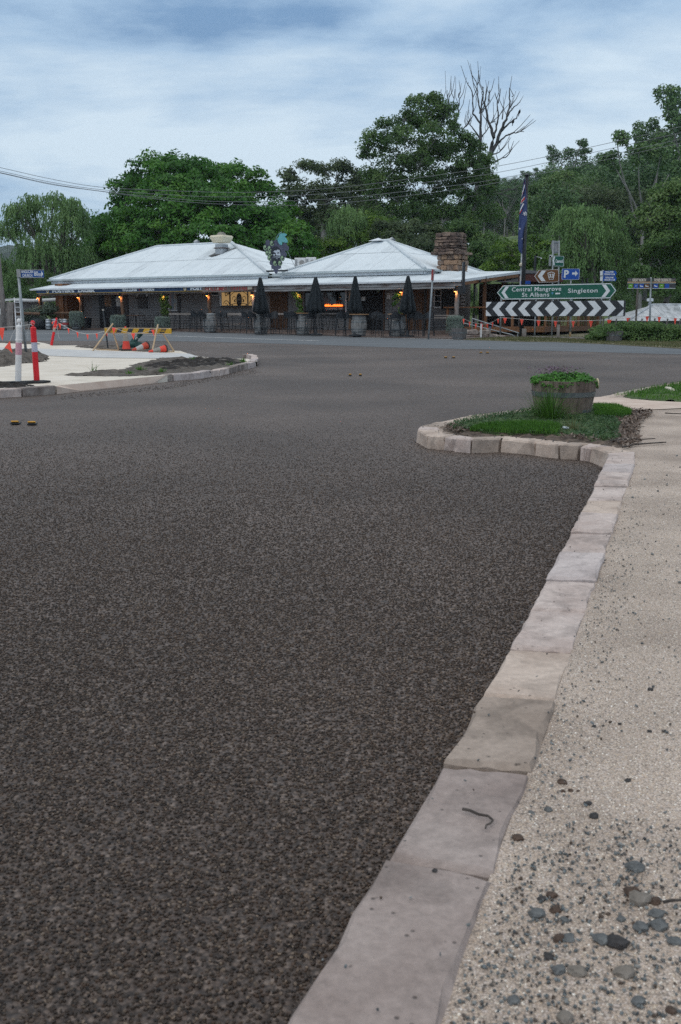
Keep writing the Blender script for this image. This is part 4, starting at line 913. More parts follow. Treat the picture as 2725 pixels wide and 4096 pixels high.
# lit window with the painted bearded head
M_lit = mat('lit_window', (0.35, 0.24, 0.11), emis=(1.0, 0.62, 0.25), estr=0.27)
w2 = sub('window'); panel('frame', 879, 886, 1163, 1224, M_paint, w2, t=WT-.03); panel('frame', 886, 1030, 1222, 1228, M_dark, w2, t=WT-.06); 
for q in ((886, 919), (920.5, 990.5), (992, 1028)): panel('pane', *q, 1160, 1222, M_lit, w2, t=WT+.0)
for q in ((918, 921.5), (989.5, 993)): panel('mullion', *q, 1160, 1222, M_dark, w2, t=WT-.02)
MB().box((F(958, 1225, WT).x, WT-.16, fz(958, 1227)), (w(1030)-w(880), .34, .04)).build('sill_shelf', M_dark, w2)
M_ink = mat('window_paint', (0.02, 0.014, 0.012), rough=.6)
def sash_art(par, pc_, py_, sc_, ink, face, txt, t):
    """arched lettering over a bearded head with vine scrolls, painted on the glass"""
    c_ = F(pc_, py_, t); k_ = sc_; O = Matrix.Translation((c_.x, t-.006, c_.z))
    head = [(.20*math.cos(a)*(1 if abs(a-4.71) > .6 else .85), .36*math.sin(a)+(0 if math.sin(a) > 0 else -.04)) for a in [i*math.pi/9 for i in range(18)]]
    b = MB(); b.prism([(x*k_, z*k_) for x, z in head], O, .004); b.build('window_art', ink, par)
    b = MB()
    for sh in ([(-.10, .03), (-.03, .05), (-.02, .12), (.04, .13), (.11, .11), (.13, 0), (.09, -.08), (.02, -.06), (.03, .02), (-.03, -.07), (-.10, -.05)],): b.prism([(x*k_, z*k_) for x, z in sh], O @ Matrix.Translation((0, -.005, 0)), .004)
    b.build('window_art', face, par)
    b = MB()
    for q_ in ([(-.08, .055), (-.02, .05), (-.02, .075), (-.08, .08)], [(.03, .05), (.10, .055), (.10, .08), (.03, .075)], [(-.03, -.09), (.08, -.09), (.06, -.06), (-.01, -.055)]): b.prism([(x*k_, z*k_) for x, z in q_], O @ Matrix.Translation((0, -.009, 0)), .003)
    b.build('window_art', ink, par)
    b = MB()
    arc = lambda cx_, cz_, r_, a0_, a1_, n_=10: [Vector((cx_+r_*math.cos(a0_+(a1_-a0_)*i/n_), 0, cz_+r_*math.sin(a0_+(a1_-a0_)*i/n_))) for i in range(n_+1)]
    for pts_ in (arc(0, -.38, .86, .62, 2.52, 14), arc(-.36, .05, .12, -1.2, 3.6), arc(.36, .05, .12, 4.3, -.5), [Vector((-.62, 0, -.28)), Vector((-.3, 0, -.22)), Vector((0, 0, -.27)), Vector((.3, 0, -.22)), Vector((.62, 0, -.28))]):
        b.tube([O @ (q_*k_) for q_ in pts_], .016*k_, 4)
    for gx, gz in ((-.33, -.08), (-.28, -.12), (-.3, -.02), (.33, -.08), (.28, -.12), (.3, -.02), (-.5, -.3), (.5, -.3), (-.95, -.22), (-.85, -.3), (.9, -.2), (.97, -.3)):
        b.prism([((gx+.045*math.cos(j*1.05))*k_, (gz+.045*math.sin(j*1.05))*k_) for j in range(6)], O, .004)
    for s_ in (-1, 1): b.tube([O @ (q_*k_) for q_ in arc(s_*.92, -.26, .2, 0, 3.14)], .02*k_, 4)
    b.build('window_art', ink, par)
    for wd_, a in txt:
        r_ = 1.0; text(wd_, .17*k_, ink, par, O @ (Vector((r_*math.cos(a), -.004, -.38+r_*math.sin(a)))*k_), rot=(R(90), -(a-math.pi/2), 0), bold=.006)
sash_art(w2, 957, 1198, .98, M_ink, mat('art_face', (0.25, 0.22, 0.18)), (("JURD'S", 2.05), ('JUNGLE', 1.57), ('JUICE', 1.08)), WT+.0)
c_ = F(910, 1176, WT); text('DR', .26, M_ink, w2, (c_.x, WT-.006, c_.z), rot=(R(90), R(-15), 0), bold=.008)
# dark window with the same motif, glowing row behind
w3 = sub('window'); panel('frame', 1216, 1220, 1150, 1258, M_dark, w3, t=WT-.02); panel('frame', 1381, 1386.5, 1152, 1258, M_paint, w3, t=WT-.03)
panel('pane', 1220, 1381, 1150, 1226, M_glass, w3, t=WT+.0); panel('sign_strip', 1220, 1381, 1227, 1243, M_dark, w3, t=WT-.03); panel('shelf', 1218, 1384, 1252, 1258, M_slab, w3, t=WT-.3, th=.4)
M_ghost = mat('faded_window_paint', (0.10, 0.11, 0.12), rough=.7)
sash_art(w3, 1301, 1196, 1.0, M_ghost, mat('art_face2', (0.16, 0.17, 0.18)), (("JURD'S", 2.0), ('JUNGLE', 1.52), ('JUICE', 1.05)), WT+.0)
a_, b_ = F(1233, 1235.5, WT-.03), F(1371, 1235.5, WT-.03)
text('LIBATION FOR LOCALS SINCE 1868', .15, mat('strip_letters', (0.42, 0.48, 0.50), rough=.6), w3, ((a_.x+b_.x)/2, WT-.034, a_.z), fit=b_.x-a_.x, bold=.004)
gl = MB(); x0_, z0_ = F(1286, 1226, WT-.02).x, F(1286, 1226, WT-.02).z; x1_ = F(1371, 1226, WT-.02).x
k = 0; x = x0_
while x < x1_:
    wd_ = rt.uniform(.04, .09); hh_ = rt.uniform(.05, .135)*(0.5 if x < x0_+.12 else 1)
    if not (x0_+.14 < x < x0_+.24): gl.lathe([(wd_*.5, 0), (wd_*.52, hh_*.5), (wd_*.12, hh_)], 7, (x, WT-.07, z0_))
    x += wd_*.9
go = gl.build('fire_glow', mat('fire_glow', (1, .3, .05), emis=(1.0, 0.20, 0.03), estr=2.2)); go.matrix_world = TVM
tag(go, 'row of glowing orange flames along the bottom of the dark tavern window', 'fire')
# bar door at centre right
d2 = sub('door'); panel('door_frame', 1400, 1406, 1150, 1318, M_dark, d2, t=WT-.02); panel('door_leaf', 1406, 1532, 1150, 1318, mat('dim_interior', (0.012, 0.011, 0.012)), d2, t=WT+.01); panel('door_frame', 1532, 1538, 1150, 1318, M_timb, d2, t=WT-.02)
panel('poster', 1446, 1461, 1187, 1203, M_paper, d2, t=WT-.0, th=.006); panel('poster', 1508, 1520, 1153, 1170, mat('green_poster', (0.06, 0.13, 0.10), (0.2, 0.25, 0.2), .7, 20), d2, t=WT-.0, th=.006)
panel('notice', 1547, 1562.5, 1172, 1197, M_paper, TV, t=WT-.005, th=.01); panel('notice', 1565, 1581, 1172, 1197, M_paper, TV, t=WT-.005, th=.01)
for q in ((1550, 1556, 1176, 1178), (1568, 1578, 1176, 1182), (1568, 1578, 1186, 1192)): panel('notice', *q, M_dark, TV, t=WT-.009, th=.002)
# side wall: sash window, blackboard, white louvre
def spanel(name, t0, t1, z0, z1, m, th=.05, x=-2.88, par=TV): return MB().box((x+th/2, (t0+t1)/2, (z0+z1)/2), (th, t1-t0, z1-z0)).build(name, m, par)
for k in range(18): spanel('weatherboard', 2.15, 7.1, FL+k*.15, FL+k*.15+.14, M_board, .03+.02, -2.9, wl)
sw = sub('window'); spanel('frame', 2.75, 3.45, 1.42, 2.36, M_paint, .05, -2.83, sw)
for a_ in (2.81, 3.12):
    for b_ in (1.5, 1.78, 2.06): spanel('pane', a_, a_+.27, b_, b_+.25, M_glass, .02, -2.785, sw)
spanel('blackboard', 3.7, 5.6, 1.35, 2.5, M_dark, .04, -2.83)
for k in range(6): spanel('louvre_slat', 5.75, 6.25, 1.45+k*.17, 1.45+k*.17+.09, M_paint, .05, -2.80)
# ---- bar slabs along the verandah edge, bench
def slab(p0, p1, z, d_=.30, th=.10, t=.33, name='bar_slab'):
    x0_, x1_ = FX(p0, t), FX(p1, t); n_ = 14; b = MB()
    for i in range(n_):
        xa, xb = x0_+(x1_-x0_)*i/n_, x0_+(x1_-x0_)*(i+1)/n_
        b.box(((xa+xb)/2, t-.05+rt.uniform(-.015, .015), z-th/2), (xb-xa, d_, th+rt.uniform(-.02, .02)))
    b.build(name, M_slab, TV)
    for x_ in (x0_+.3, (x0_+x1_)/2, x1_-.3): MB().tube([(x_, t, z-th), (x_+rt.uniform(-.06, .06), t, FL-.02)], .018, 6).build('slab_leg', M_black, TV)
slab(684, 833, 1.20); slab(846, 1011, 1.20, th=.13); slab(1022, 1160, 1.19)
slab(872, 1011, .63, .32, .05, t=1.2, name='bench')
MB().beam((FX(1722, .3), .3, 1.06), (-.45, .3, 1.06), .06, .05).build('rail', M_slab, TV); MB().beam((FX(1722, .3), .3, .95), (-.45, .3, .95), .06, .05).build('rail', M_slab, TV)
# ---- log rails at the left end
MB().tube([(-28.6, .3, 1.19), (-27, .32, 1.22), (-25.1, .3, 1.24)], .07, 8).build('log_rail', M_post, TV, smooth=True)
# ---- deck at the right-hand side
dk = sub('deck')
for k in range(26): MB().box((1.7-.15, 1.5+k*.34, .50), (3.9, .33, .05)).build('deck_board', M_timb, dk)
MB().beam((-.4, 1.32, .42), (3.6, 1.32, .42), .05, .22).build('deck_edge', M_timbl, dk); MB().beam((3.52, 1.32, .42), (3.52, 10.3, .42), .05, .22).build('deck_edge', M_timb, dk)
for (px_, t_) in ((1898, 2.6), (1957, 4.9), (2012, 7.4), (2060, 9.8)):
    x_ = .0; MB().box((x_, t_, 1.7), (.13, .13, 2.4+.2*(t_ > 4))).build('deck_post', M_timb, dk)
    if t_ > 3:
        lm = sub('post_lamp'); MB().lathe([(.05, 2.50), (.055, 2.64), (.02, 2.67)], 10, (x_, t_-.13, 0)).build('lamp_shade', M_black, lm); MB().lathe([(.036, 2.47), (.042, 2.495)], 10, (x_, t_-.13, 0)).build('bulb', M_lampg, lm)
        ld = bpy.data.lights.new('post_light', 'POINT'); ld.energy = 6.0; ld.color = (1.0, .42, .13); ld.shadow_soft_size = .04
        lo = bpy.data.objects.new('post_light', ld); COL.objects.link(lo); lo.parent = lm; lo.location = (x_, t_-.18, 2.42)
ba = F(1772, 1228, 1.9); 
MB().beam((-1.6, 1.6, 1.44), (3.4, 1.6, 1.44), .38, .06).build('bar_top', M_timbl, dk)
for x_ in (-1.45, .55, 1.9, 3.2): MB().box((x_, 1.6, .97), (.10, .10, .88)).build('bar_leg', M_timbl, dk)
for k in range(6): MB().box((3.5, 1.6+k*1.5, 1.0), (.09, .09, 1.0)).build('rail_post', M_timbl, dk)
for z_ in (1.46,): MB().beam((3.5, 1.5, z_), (3.5, 10.2, z_), .12, .06).build('hand_rail', M_timbl, dk)
for k in range(40): MB().box((3.5, 1.7+k*.21, .98), (.03, .03, .9)).build('baluster', M_timb, dk)
b = MB().beam((-2.4, 7.2, 1.6), (1.0, 7.2, 1.6), .05, 2.2); b.build('screen_wall', M_core, dk)
MB().tube([F(1895, 1320, 2.2), F(1898, 1140, 2.2), F(1915, 1128, 2.2), F(1922, 1122, 1.6)], .05, 8).build('downpipe', M_black, TV)
# ================================================================= things around the tavern
AG = 'black bar stools around the barrel tables'
PAVE = 0.05
def place(px, py, zo=PAVE): return gnd(px, py, zo)
M_fab = mat('black_canvas', (0.006, 0.010, 0.013), (0.016, 0.022, 0.026), 0.9, 6, 6, 0.3, 40)
def umbrella(px, py, top, hemL, hemR, hemY, tip, label):
    p = place(px, py); s = mpp(p.y); H = (py-top)*s; hz = (py-hemY)*s; tz = (py-tip)*s; r = (hemR-hemL)*s/2
    u = thing('umbrella', label, 'umbrella', p, rt.uniform(0, 6), 'closed black umbrellas in front of the tavern')
    MB().lathe([(.30, 0), (.30, .05), (.08, .09), (.04, .3)], 14).build('base', M_black, u)
    MB().tube([(0, 0, .05), (0, 0, H-.02)], .026, 8).build('pole', M_black, u, smooth=True)
    MB().lathe([(.025, .9), (.045, .92), (.045, 1.0), (.025, 1.02)], 8).build('crank', M_black, u)
    u_seed = rt.random(); n = 64; rows = 14; v = []; f = []
    for i in range(rows+1):
        q = i/rows
        for k in range(n):
            a = 2*math.pi*k/n; w = math.cos(8*a+0.6*math.sin(3*q+a)); fold = 1+(.12+.30*q)*w*(.65+.35*math.sin(2*a+1+7*u_seed))
            rr = (.060+(r*.98-.060)*(q**.85))*fold
            z = H-(H-hz)*q + (.0 if i < rows else -.06*math.cos(8*a) + .05*math.sin(3*a)); 
            if i == rows: rr *= 1.03
            v.append((rr*math.cos(a), rr*math.sin(a), z))
    v += [(0, 0, H+.02)]
    for i in range(rows):
        for k in range(n): j = (k+1) % n; f.append((i*n+k, i*n+n+k, i*n+n+j, i*n+j))
    f += [(n*(rows+1), k, (k+1) % n) for k in range(n)]
    # inner drape that comes together at the lower pole
    b0 = len(v)
    for k in range(n):
        a = 2*math.pi*k/n; v.append(((.10+.05*math.cos(8*a))*math.cos(a), (.10+.05*math.cos(8*a))*math.sin(a), tz+.04*math.sin(5*a)))
    for k in range(n): j = (k+1) % n; f.append((rows*n+k, b0+k, b0+j, rows*n+j))
    b = MB(); b.mesh(v, f); b.build('canopy', M_fab, u, smooth=True)
    MB().lathe([(r*.42, H-.55*(H-hz)), (r*.60, H-.60*(H-hz))], 14).build('strap', M_fab, u)
    return u
umbrella(1045, 1336, 1120, 1020, 1078, 1243, 1258, 'closed black umbrella in front of the brown plank door, leftmost of four')
umbrella(1264, 1340, 1119, 1234, 1292, 1243, 1255, 'closed black umbrella overlapping the dark window with glowing orange flames')
umbrella(1421, 1344, 1116, 1398, 1447, 1241, 1257, 'closed black umbrella left of the open dark bar doorway')
umbrella(1630, 1347, 1114, 1609, 1671, 1242, 1258, 'closed black umbrella nearest the leaning grey signpost, rightmost of four')
M_barr = mat('barrel_staves_grey', (0.13, 0.125, 0.12), (0.30, 0.30, 0.295), .75, 4, 8, .4, 20, stretch=(3, 3, .6))
M_barrd = mat('barrel_staves_brown', (0.085, 0.060, 0.047), (0.24, 0.185, 0.15), .8, 5, 8, .5, 22, stretch=(3, 3, .6))
M_barrk = mat('barrel_staves_dark', (0.03, 0.032, 0.035), (0.075, 0.08, 0.085), .6, 5, 8, .3, 20, stretch=(3, 3, .6))
M_hoop = mat('barrel_hoop', (0.10, 0.115, 0.12), (0.22, 0.235, 0.24), .5, 9, 6, metal=.5)
M_top = mat('table_top_timber', (0.25, 0.14, 0.07), (0.38, 0.23, 0.12), .6, 3, 7, stretch=(1, 6, 1))
def staves(par, prof, n, m, z0=0.0, gap=.02, th=.03):
    for k in range(n):
        a0, a1 = 2*math.pi*(k+gap)/n, 2*math.pi*(k+1-gap)/n; b = MB(); v = []; j = rt.uniform(-.004, .004)
        for r_, z_ in prof:
            for rr in (r_+j, r_-th+j):
                for a in (a0, a1): v.append((rr*math.cos(a), rr*math.sin(a), z_+z0))
        f = []
        for i in range(len(prof)-1):
            o = i*4; f += [(o, o+1, o+5, o+4), (o+3, o+2, o+6, o+7), (o+2, o, o+4, o+6), (o+1, o+3, o+7, o+5)]
        f += [(1, 0, 2, 3), (len(v)-4, len(v)-3, len(v)-1, len(v)-2)]
        b.mesh(v, f); b.build('stave', m, par)
def hoop(par, r, z, h, m=None):
    b = MB(); n = 28; v = []; f = []
    for k in range(n):
        a = 2*math.pi*k/n
        v += [(r[0]*math.cos(a), r[0]*math.sin(a), z-h/2), (r[1]*math.cos(a), r[1]*math.sin(a), z+h/2)]
    for k in range(n): j = (k+1) % n; f.append((2*k, 2*j, 2*j+1, 2*k+1))
    b.mesh(v, f); b.build('hoop', m or M_hoop, par, smooth=True)
def barrel(p, H, rmax, label, m=M_barr, topm=None, topr=0, group=None, n=20, name='barrel', lid=True):
    t = thing(name, label, 'barrel', p, rt.uniform(0, 6), group)
    pr = lambda q: rmax*(.80+.20*math.sin(math.pi*q))
    prof = [(pr(i/6), H*i/6) for i in range(7)]
    staves(t, prof, n, m)
    for q in (.04, .2, .33, .67, .8, .96): hoop(t, (pr(q-.025)+.006, pr(q+.025)+.006), H*q, H*.05)
    if lid: MB().lathe([(rmax*.77, H-.05), (rmax*.77, H-.03)], 20).build('lid', m, t)
    MB().lathe([(rmax*.72, .02), (rmax*.9, H*.5), (rmax*.72, H-.06)], 16).build('core', M_core, t)
    if topr:
        MB().lathe([(topr, H+.005), (topr, H+.045)], 28).build('table_top', topm, t)
    return t
BG = 'wine barrel tables outside the tavern'
PALE = mat('pale_lid', (0.40, 0.42, 0.42), (0.52, 0.54, 0.54), .5, 4)
bars = [(841, 1328, 1260, .36, PALE, .30, 'pale topped wine barrel beneath the lit bearded head window, leftmost barrel table'), (1044, 1335, 1262, .36, PALE, .30, 'pale topped wine barrel behind the pole of the leftmost umbrella'),
        (1212, 1338, 1258, .36, M_top, .42, 'wine barrel with a timber top beside the climbing plant on the post'), (1436, 1344, 1263, .36, M_top, .44, 'wine barrel table with an empty glass standing on its timber top'),
        (1592, 1346, 1262, .37, M_top, .46, 'wine barrel table left of the rightmost umbrella, below the two paper notices')]
for x, y, yt, r_, tm, tr, lb in bars:
    p = place(x, y); p.y += .2; p.x *= (p.y/(p.y-.2)); barrel(p, (y-yt)*mpp(p.y), r_, lb, topm=tm, topr=tr, group=BG)
g_ = place(1436, 1344); zt = g_.z+(1344-1263)*mpp(g_.y)+.05
cup = MB().lathe([(.035, 0), (.042, .13)], 10).build('drinking_glass', mat('clear_glass', (0.5, 0.5, 0.5), rough=.08, trans=.8)); cup.location = (g_.x+.02, g_.y+.1, zt); tag(cup, 'empty drinking glass standing on the timber barrel table top', 'glass')
# ---- bar stools
def make_stool():
    t = thing('bar_stool', '', 'bar stool', (0, 0, 0), 0, AG)      # faces local -y, back at +y
    s = MB(); s.box((0, 0, .745), (.42, .40, .03), bev=.012); s.build('seat', M_black, t)
    b = MB(); n = 12
    for i in range(n):
        a0, a1 = math.pi*(i/n), math.pi*((i+1)/n)
        def q(a, z): 
            k = .03*((z-.76)/.32); return (-.215*math.cos(a)*(1+k), .02+(.185+.06*(z-.76)/.32)*math.sin(a), z)
        zt = lambda a: .93+.16*math.sin(a)**1.5
        for (f0, f1) in ((0.06, .88), (.92, 1.0)):
            z00, z10 = .76+(zt(a0)-.76)*f0, .76+(zt(a0)-.76)*f1; z01, z11 = .76+(zt(a1)-.76)*f0, .76+(zt(a1)-.76)*f1
            b.poly([q(a0, z00), q(a1, z01), q(a1, z11), q(a0, z10)])
        if i % 2 == 0: b.beam(q((a0+a1)/2, .75), q((a0+a1)/2, zt((a0+a1)/2)), .016, .016, up=(0, 1, 0.01))
    b.build('backrest', M_black, t)
    for sx in (-1, 1):
        MB().tube([(sx*.205, -.17, .76), (sx*.225, -.16, .93), (sx*.22, .05, .95)], .014, 6).build('armrest', M_black, t)
        for sy in (-1, 1): MB().tube([(sx*.18, sy*.165, .74), (sx*.235, sy*.225, 0)], [.020, .015], 6).build('leg', M_black, t)
    f = MB()
    for a, b_ in (((-.22, -.205, .27), (.22, -.205, .27)), ((-.22, .205, .27), (.22, .205, .27)), ((-.22, -.205, .27), (-.22, .205, .27)), ((.22, -.205, .27), (.22, .205, .27))): f.beam(a, b_, .022, .03)
    f.build('foot_rail', M_black, t)
    return t
st0 = make_stool()
ST_ = [(783, 1327, -30, 'black bar stool left of the leftmost barrel table, partly behind another stool'), (812, 1328, -20, 'black bar stool overlapping the left side of the leftmost barrel table'),
       (893, 1329, 150, 'black bar stool right of the leftmost barrel table, turned sideways'), (868, 1326, 190, 'black bar stool just behind the leftmost barrel table, by the bench'),
       (987, 1334, -40, 'black bar stool on the far left of the second barrel, half hidden'), (1012, 1335, -25, 'black bar stool overlapping the left side of the second barrel'),
       (1072, 1336, 200, 'black bar stool right of the leftmost umbrella pole, its back overlapping the barrel'), (1094, 1337, 160, 'black bar stool in front of the brown plank door'),
       (1155, 1337, -35, 'black bar stool left of the barrel beside the climbing plant, half hidden'), (1176, 1338, -20, 'black bar stool overlapping the barrel beside the climbing plant'),
       (1243, 1339, 20, 'black bar stool directly left of the second umbrella pole'), (1268, 1337, 160, 'black bar stool directly right of the second umbrella pole'),
       (1363, 1343, 5, 'black bar stool seen from behind, left one of the pair beside the third umbrella'), (1397, 1343, -10, 'black bar stool seen from behind, touching the third umbrella pole'),
       (1489, 1343, 140, 'black bar stool in profile right of the barrel with the glass'), (1530, 1346, -130, 'black bar stool in profile in front of the dark bar doorway'),
       (1582, 1347, 0, 'black bar stool seen straight from behind against the barrel below the notices'), (1650, 1346, 160, 'black bar stool directly right of the rightmost umbrella pole'),
       (1674, 1347, -15, 'black bar stool seen from behind between the rightmost umbrella and leaning signpost'), (1716, 1344, 170, 'black bar stool behind the leaning grey signpost')]
for i, (x, y, a, lb) in enumerate(ST_):
    p = place(x, y); o = st0 if i == 0 else dup(st0)
    o.location = p; o.rotation_euler = (0, 0, R(a)+math.pi); o['label'] = lb
# ---- bentwood chairs and table on the verandah, dark stools under the window
def make_chair():
    t = thing('cafe_chair', '', 'chair', (0, 0, 0), 0, 'bentwood chairs on the verandah')
    MB().lathe([(.19, .44), (.205, .455), (.19, .47)], 16).build('seat', M_black, t)
    for sx in (-1, 1):
        MB().tube([(sx*.14, -.15, .44), (sx*.19, -.2, 0)], .016, 6).build('leg', M_black, t); MB().tube([(sx*.14, .15, .44), (sx*.18, .22, 0)], .016, 6).build('leg', M_black, t)
    pts = [(-.17, .17, .44)]+[(-.18*math.cos(k*math.pi/8), .21+.05*math.sin(k*math.pi/8), .72+.18*math.sin(k*math.pi/8)) for k in range(9)]+[(.17, .17, .44)]
    MB().tube(pts, .014, 6).build('backrest', M_black, t)
    MB().tube([(-.09, .18, .45), (-.08, .23, .70), (0, .25, .80), (.08, .23, .70), (.09, .18, .45)], .010, 5).build('back_hoop', M_black, t)
    return t
ch0 = make_chair()
for i, (px, t_, a, lb) in enumerate([(518, 1.2, -70, 'black bentwood chair left of the small verandah table'), (575, 1.2, 70, 'black bentwood chair right of the small verandah table, under the blackboard'), (617, 1.3, -80, 'black bentwood chair left of the post with the climbing plant'), (697, 1.2, 75, 'black bentwood chair right of the post with the climbing plant'), (752, 1.2, -80, 'black bentwood chair alone under the long bar slab')]):
    o = ch0 if i == 0 else dup(ch0); q = F(px, 1300, t_); o.location = TVM @ Vector((q.x, t_, FL)); o.rotation_euler = (0, 0, TVA+R(a)); o['label'] = lb
q = F(545, 1300, 1.2); tb = thing('cafe_table', 'small dark square table between two bentwood chairs on the verandah', 'table', TVM @ Vector((q.x, 1.2, FL)), TVA)
MB().box((0, 0, .74), (.9, .65, .04)).build('table_top', M_timb, tb); MB().tube([(0, 0, .03), (0, 0, .72)], .04, 8).build('leg', M_black, tb); MB().box((0, 0, .02), (.5, .5, .03)).build('base', M_black, tb)
for i, (px, lb) in enumerate(((1290, 'round black stool in shadow under the dark window, left one'), (1335, 'round black stool in shadow under the dark window, right one'))):
    q = F(px, 1300, 1.1); s_ = thing('stool', lb, 'stool', TVM @ Vector((q.x, 1.1, FL)), TVA, 'dark stools below the glowing window')
    MB().lathe([(.17, .62), (.18, .64), (.17, .66)], 14).build('seat', M_black, s_)
    for sx in (-1, 1):
        for sy in (-1, 1): MB().tube([(sx*.12, sy*.12, .62), (sx*.2, sy*.2, 0)], .015, 5).build('leg', M_black, s_)
    b = MB(); b.tube([(.17*math.cos(k*.314), .17*math.sin(k*.314), .25) for k in range(21)], .009, 4); b.build('foot_ring', M_black, s_)

# ---- foliage helper used by planters, shrubs and trees
rgn = np.random.default_rng(12)
def leafq(P, Nn, L, Wd, fold=.25, rnd=None, axis=None):
    """one four-cornered bent leaf per point: P centres, Nn facing normals, L lengths, Wd widths"""
    N_ = len(P); Nn = Nn/np.maximum(np.linalg.norm(Nn, axis=1, keepdims=True), 1e-9)
    a = rgn.normal(size=(N_, 3)) if axis is None else axis+rgn.normal(scale=.25, size=(N_, 3))
    a -= (a*Nn).sum(1, keepdims=True)*Nn; a /= np.maximum(np.linalg.norm(a, axis=1, keepdims=True), 1e-9); b = np.cross(Nn, a)
    L = np.broadcast_to(L, N_)[:, None]; Wd = np.broadcast_to(Wd, N_)[:, None]
    v = np.stack([P-a*L*.5, P+b*Wd*.5-Nn*L*fold*.15, P+a*L*.5-Nn*L*fold*.4, P-b*Wd*.5-Nn*L*fold*.15], 1).reshape(-1, 3)
    f = np.arange(N_*4).reshape(-1, 4); r_ = np.repeat(rgn.random(N_) if rnd is None else rnd, 4)
    return v, f, r_
def unit(n_):
    d = rgn.normal(size=(n_, 3)); return d/np.linalg.norm(d, axis=1, keepdims=True)
def cat(parts):
    V, Fc, Rr = [], [], []; o = 0
    for v, f, r_ in parts: V.append(v); Fc.append(f+o); Rr.append(r_); o += len(v)
    return np.concatenate(V), np.concatenate(Fc), np.concatenate(Rr)
def foliage(name, parts, m, parent=None, **pr):
    v, f, r_ = cat(parts); return npmesh(name, v, f, m, parent, attrs={'rnd': ('POINT', r_)}, **pr)
def clump(c, rad, n_, L, Wd, up=.5, shell=.55, fold=.3):
    c = np.array(c, float); rad = np.array(rad, float); d = unit(n_); q = (shell+(1-shell)*rgn.random((n_, 1))**.6)
    P = c+d*rad*q; Nn = d+np.array([0, 0, up])+rgn.normal(scale=.55, size=(n_, 3))
    return leafq(P, Nn, L*rgn.uniform(.7, 1.3, n_), Wd*rgn.uniform(.7, 1.3, n_), fold)
def strands(starts, dirs, lens, step, L, Wd, r0=None, grav=2.2):
    """hanging shoots with narrow leaves"""
    P, A, Rn = [], [], []
    for s_, d_, l_ in zip(starts, dirs, lens):
        n_ = max(2, int(l_/step)); t = np.arange(1, n_+1)/n_; x = s_+np.outer(t*l_*.35*np.exp(-t*.4), d_)+np.outer(-(t**1.4)*l_, [0, 0, 1.])
        sw = rgn.normal(scale=.02*l_, size=2); x[:, 0] += sw[0]*t**2; x[:, 1] += sw[1]*t**2
        ax = np.gradient(x, axis=0); P.append(x+rgn.normal(scale=step*.3, size=x.shape)); A.append(ax/np.maximum(np.linalg.norm(ax, axis=1, keepdims=True), 1e-9)); Rn.append(np.full(n_, rgn.random())*.7+rgn.random(n_)*.3)
    P = np.concatenate(P); A = np.concatenate(A); Rn = np.concatenate(Rn); Nn = np.cross(A, unit(len(P)))
    return leafq(P, Nn, L*rgn.uniform(.7, 1.3, len(P)), Wd*rgn.uniform(.8, 1.2, len(P)), .2, Rn, axis=A)
LM_silver = leaf_mat('silver_foliage', (0.10, 0.14, 0.115), (0.20, 0.26, 0.22), (0.30, 0.37, 0.32), .15, 4)
LM_bush = leaf_mat('bush_foliage', (0.025, 0.07, 0.012), (0.06, 0.14, 0.022), (0.11, 0.21, 0.04), .2, 2)
LM_climb = leaf_mat('climber_foliage', (0.03, 0.06, 0.012), (0.08, 0.14, 0.025), (0.14, 0.20, 0.04), .25, 3)
LM_grey = leaf_mat('greygreen_foliage', (0.05, 0.075, 0.05), (0.10, 0.14, 0.10), (0.16, 0.21, 0.155), .2, 3)
def silver(name, label, p, W_, H, pot, rz=0, hang=.8, grp='trailing silver plants along the tavern front'):
    """trailing silver plant hanging over a barrel pot"""
    t = thing(name, label, 'potted plant', p, rz, grp)
    if pot: 
        prof = [(W_*.36*(.82+.18*math.sin(math.pi*i/5)), H*.92*i/5) for i in range(6)]; staves(t, prof, 16, pot)
        for q_ in (.1, .35, .68): hoop(t, (prof[0][0]*(.99+.26*math.sin(math.pi*q_)*.9)+.008,)*2, H*.92*q_, .035)
        MB().lathe([(W_*.27, .02), (W_*.30, H*.85)], 12).build('soil', M_soil, t)
    parts = [clump((0, 0, H*.92), (W_*.42, W_*.42, H*.14), 500, .07, .022, 1.0)]
    n_ = 260; a = rgn.uniform(0, 2*np.pi, n_); rr = W_*.40*rgn.uniform(.8, 1.05, n_)
    s_ = np.column_stack([rr*np.cos(a), rr*np.sin(a), H*rgn.uniform(.88, 1.02, n_)]); d_ = np.column_stack([np.cos(a)*.35, np.sin(a)*.35, 0*a])
    parts.append(strands(s_, d_, H*hang*rgn.uniform(.45, 1.0, n_), .045, .075, .022))
    foliage('foliage', parts, LM_silver, t); return t
def tplace(px, t):
    q = F(px, 1310, t); p = TVM @ Vector((q.x, t, 0)); p.z = T(p.y)+PAVE; return p
def pplace(px, py, zo=PAVE, back=.3):
    p = place(px, py, zo); k = (p.y+back)/p.y; return Vector((p.x*k, p.y+back, T(p.y+back)+zo))
p = tplace(308, -.35); silver('planter_barrel', 'dark barrel with a silver plant trailing down its left side, beside the steel kegs', p, .9, (1318-1249)*mpp(p.y), M_barrk)
p = tplace(474, -.3); silver('planter_barrel', 'barrel wholly covered by silver trailing plant in front of the left door', p, .98, (1314-1257)*mpp(p.y), M_barrk, hang=.95)
p = tplace(652, -.3); silver('planter_barrel', 'barrel covered by silver trailing plant at the foot of the climber post', p, .95, (1316-1263)*mpp(p.y), M_barrk, hang=.95)
p = pplace(1820, 1345); silver('planter_barrel', 'grey pot with a silver bush behind the half barrel at the right corner', p, .86, (1345-1268)*mpp(p.y), M_barr, hang=.75)
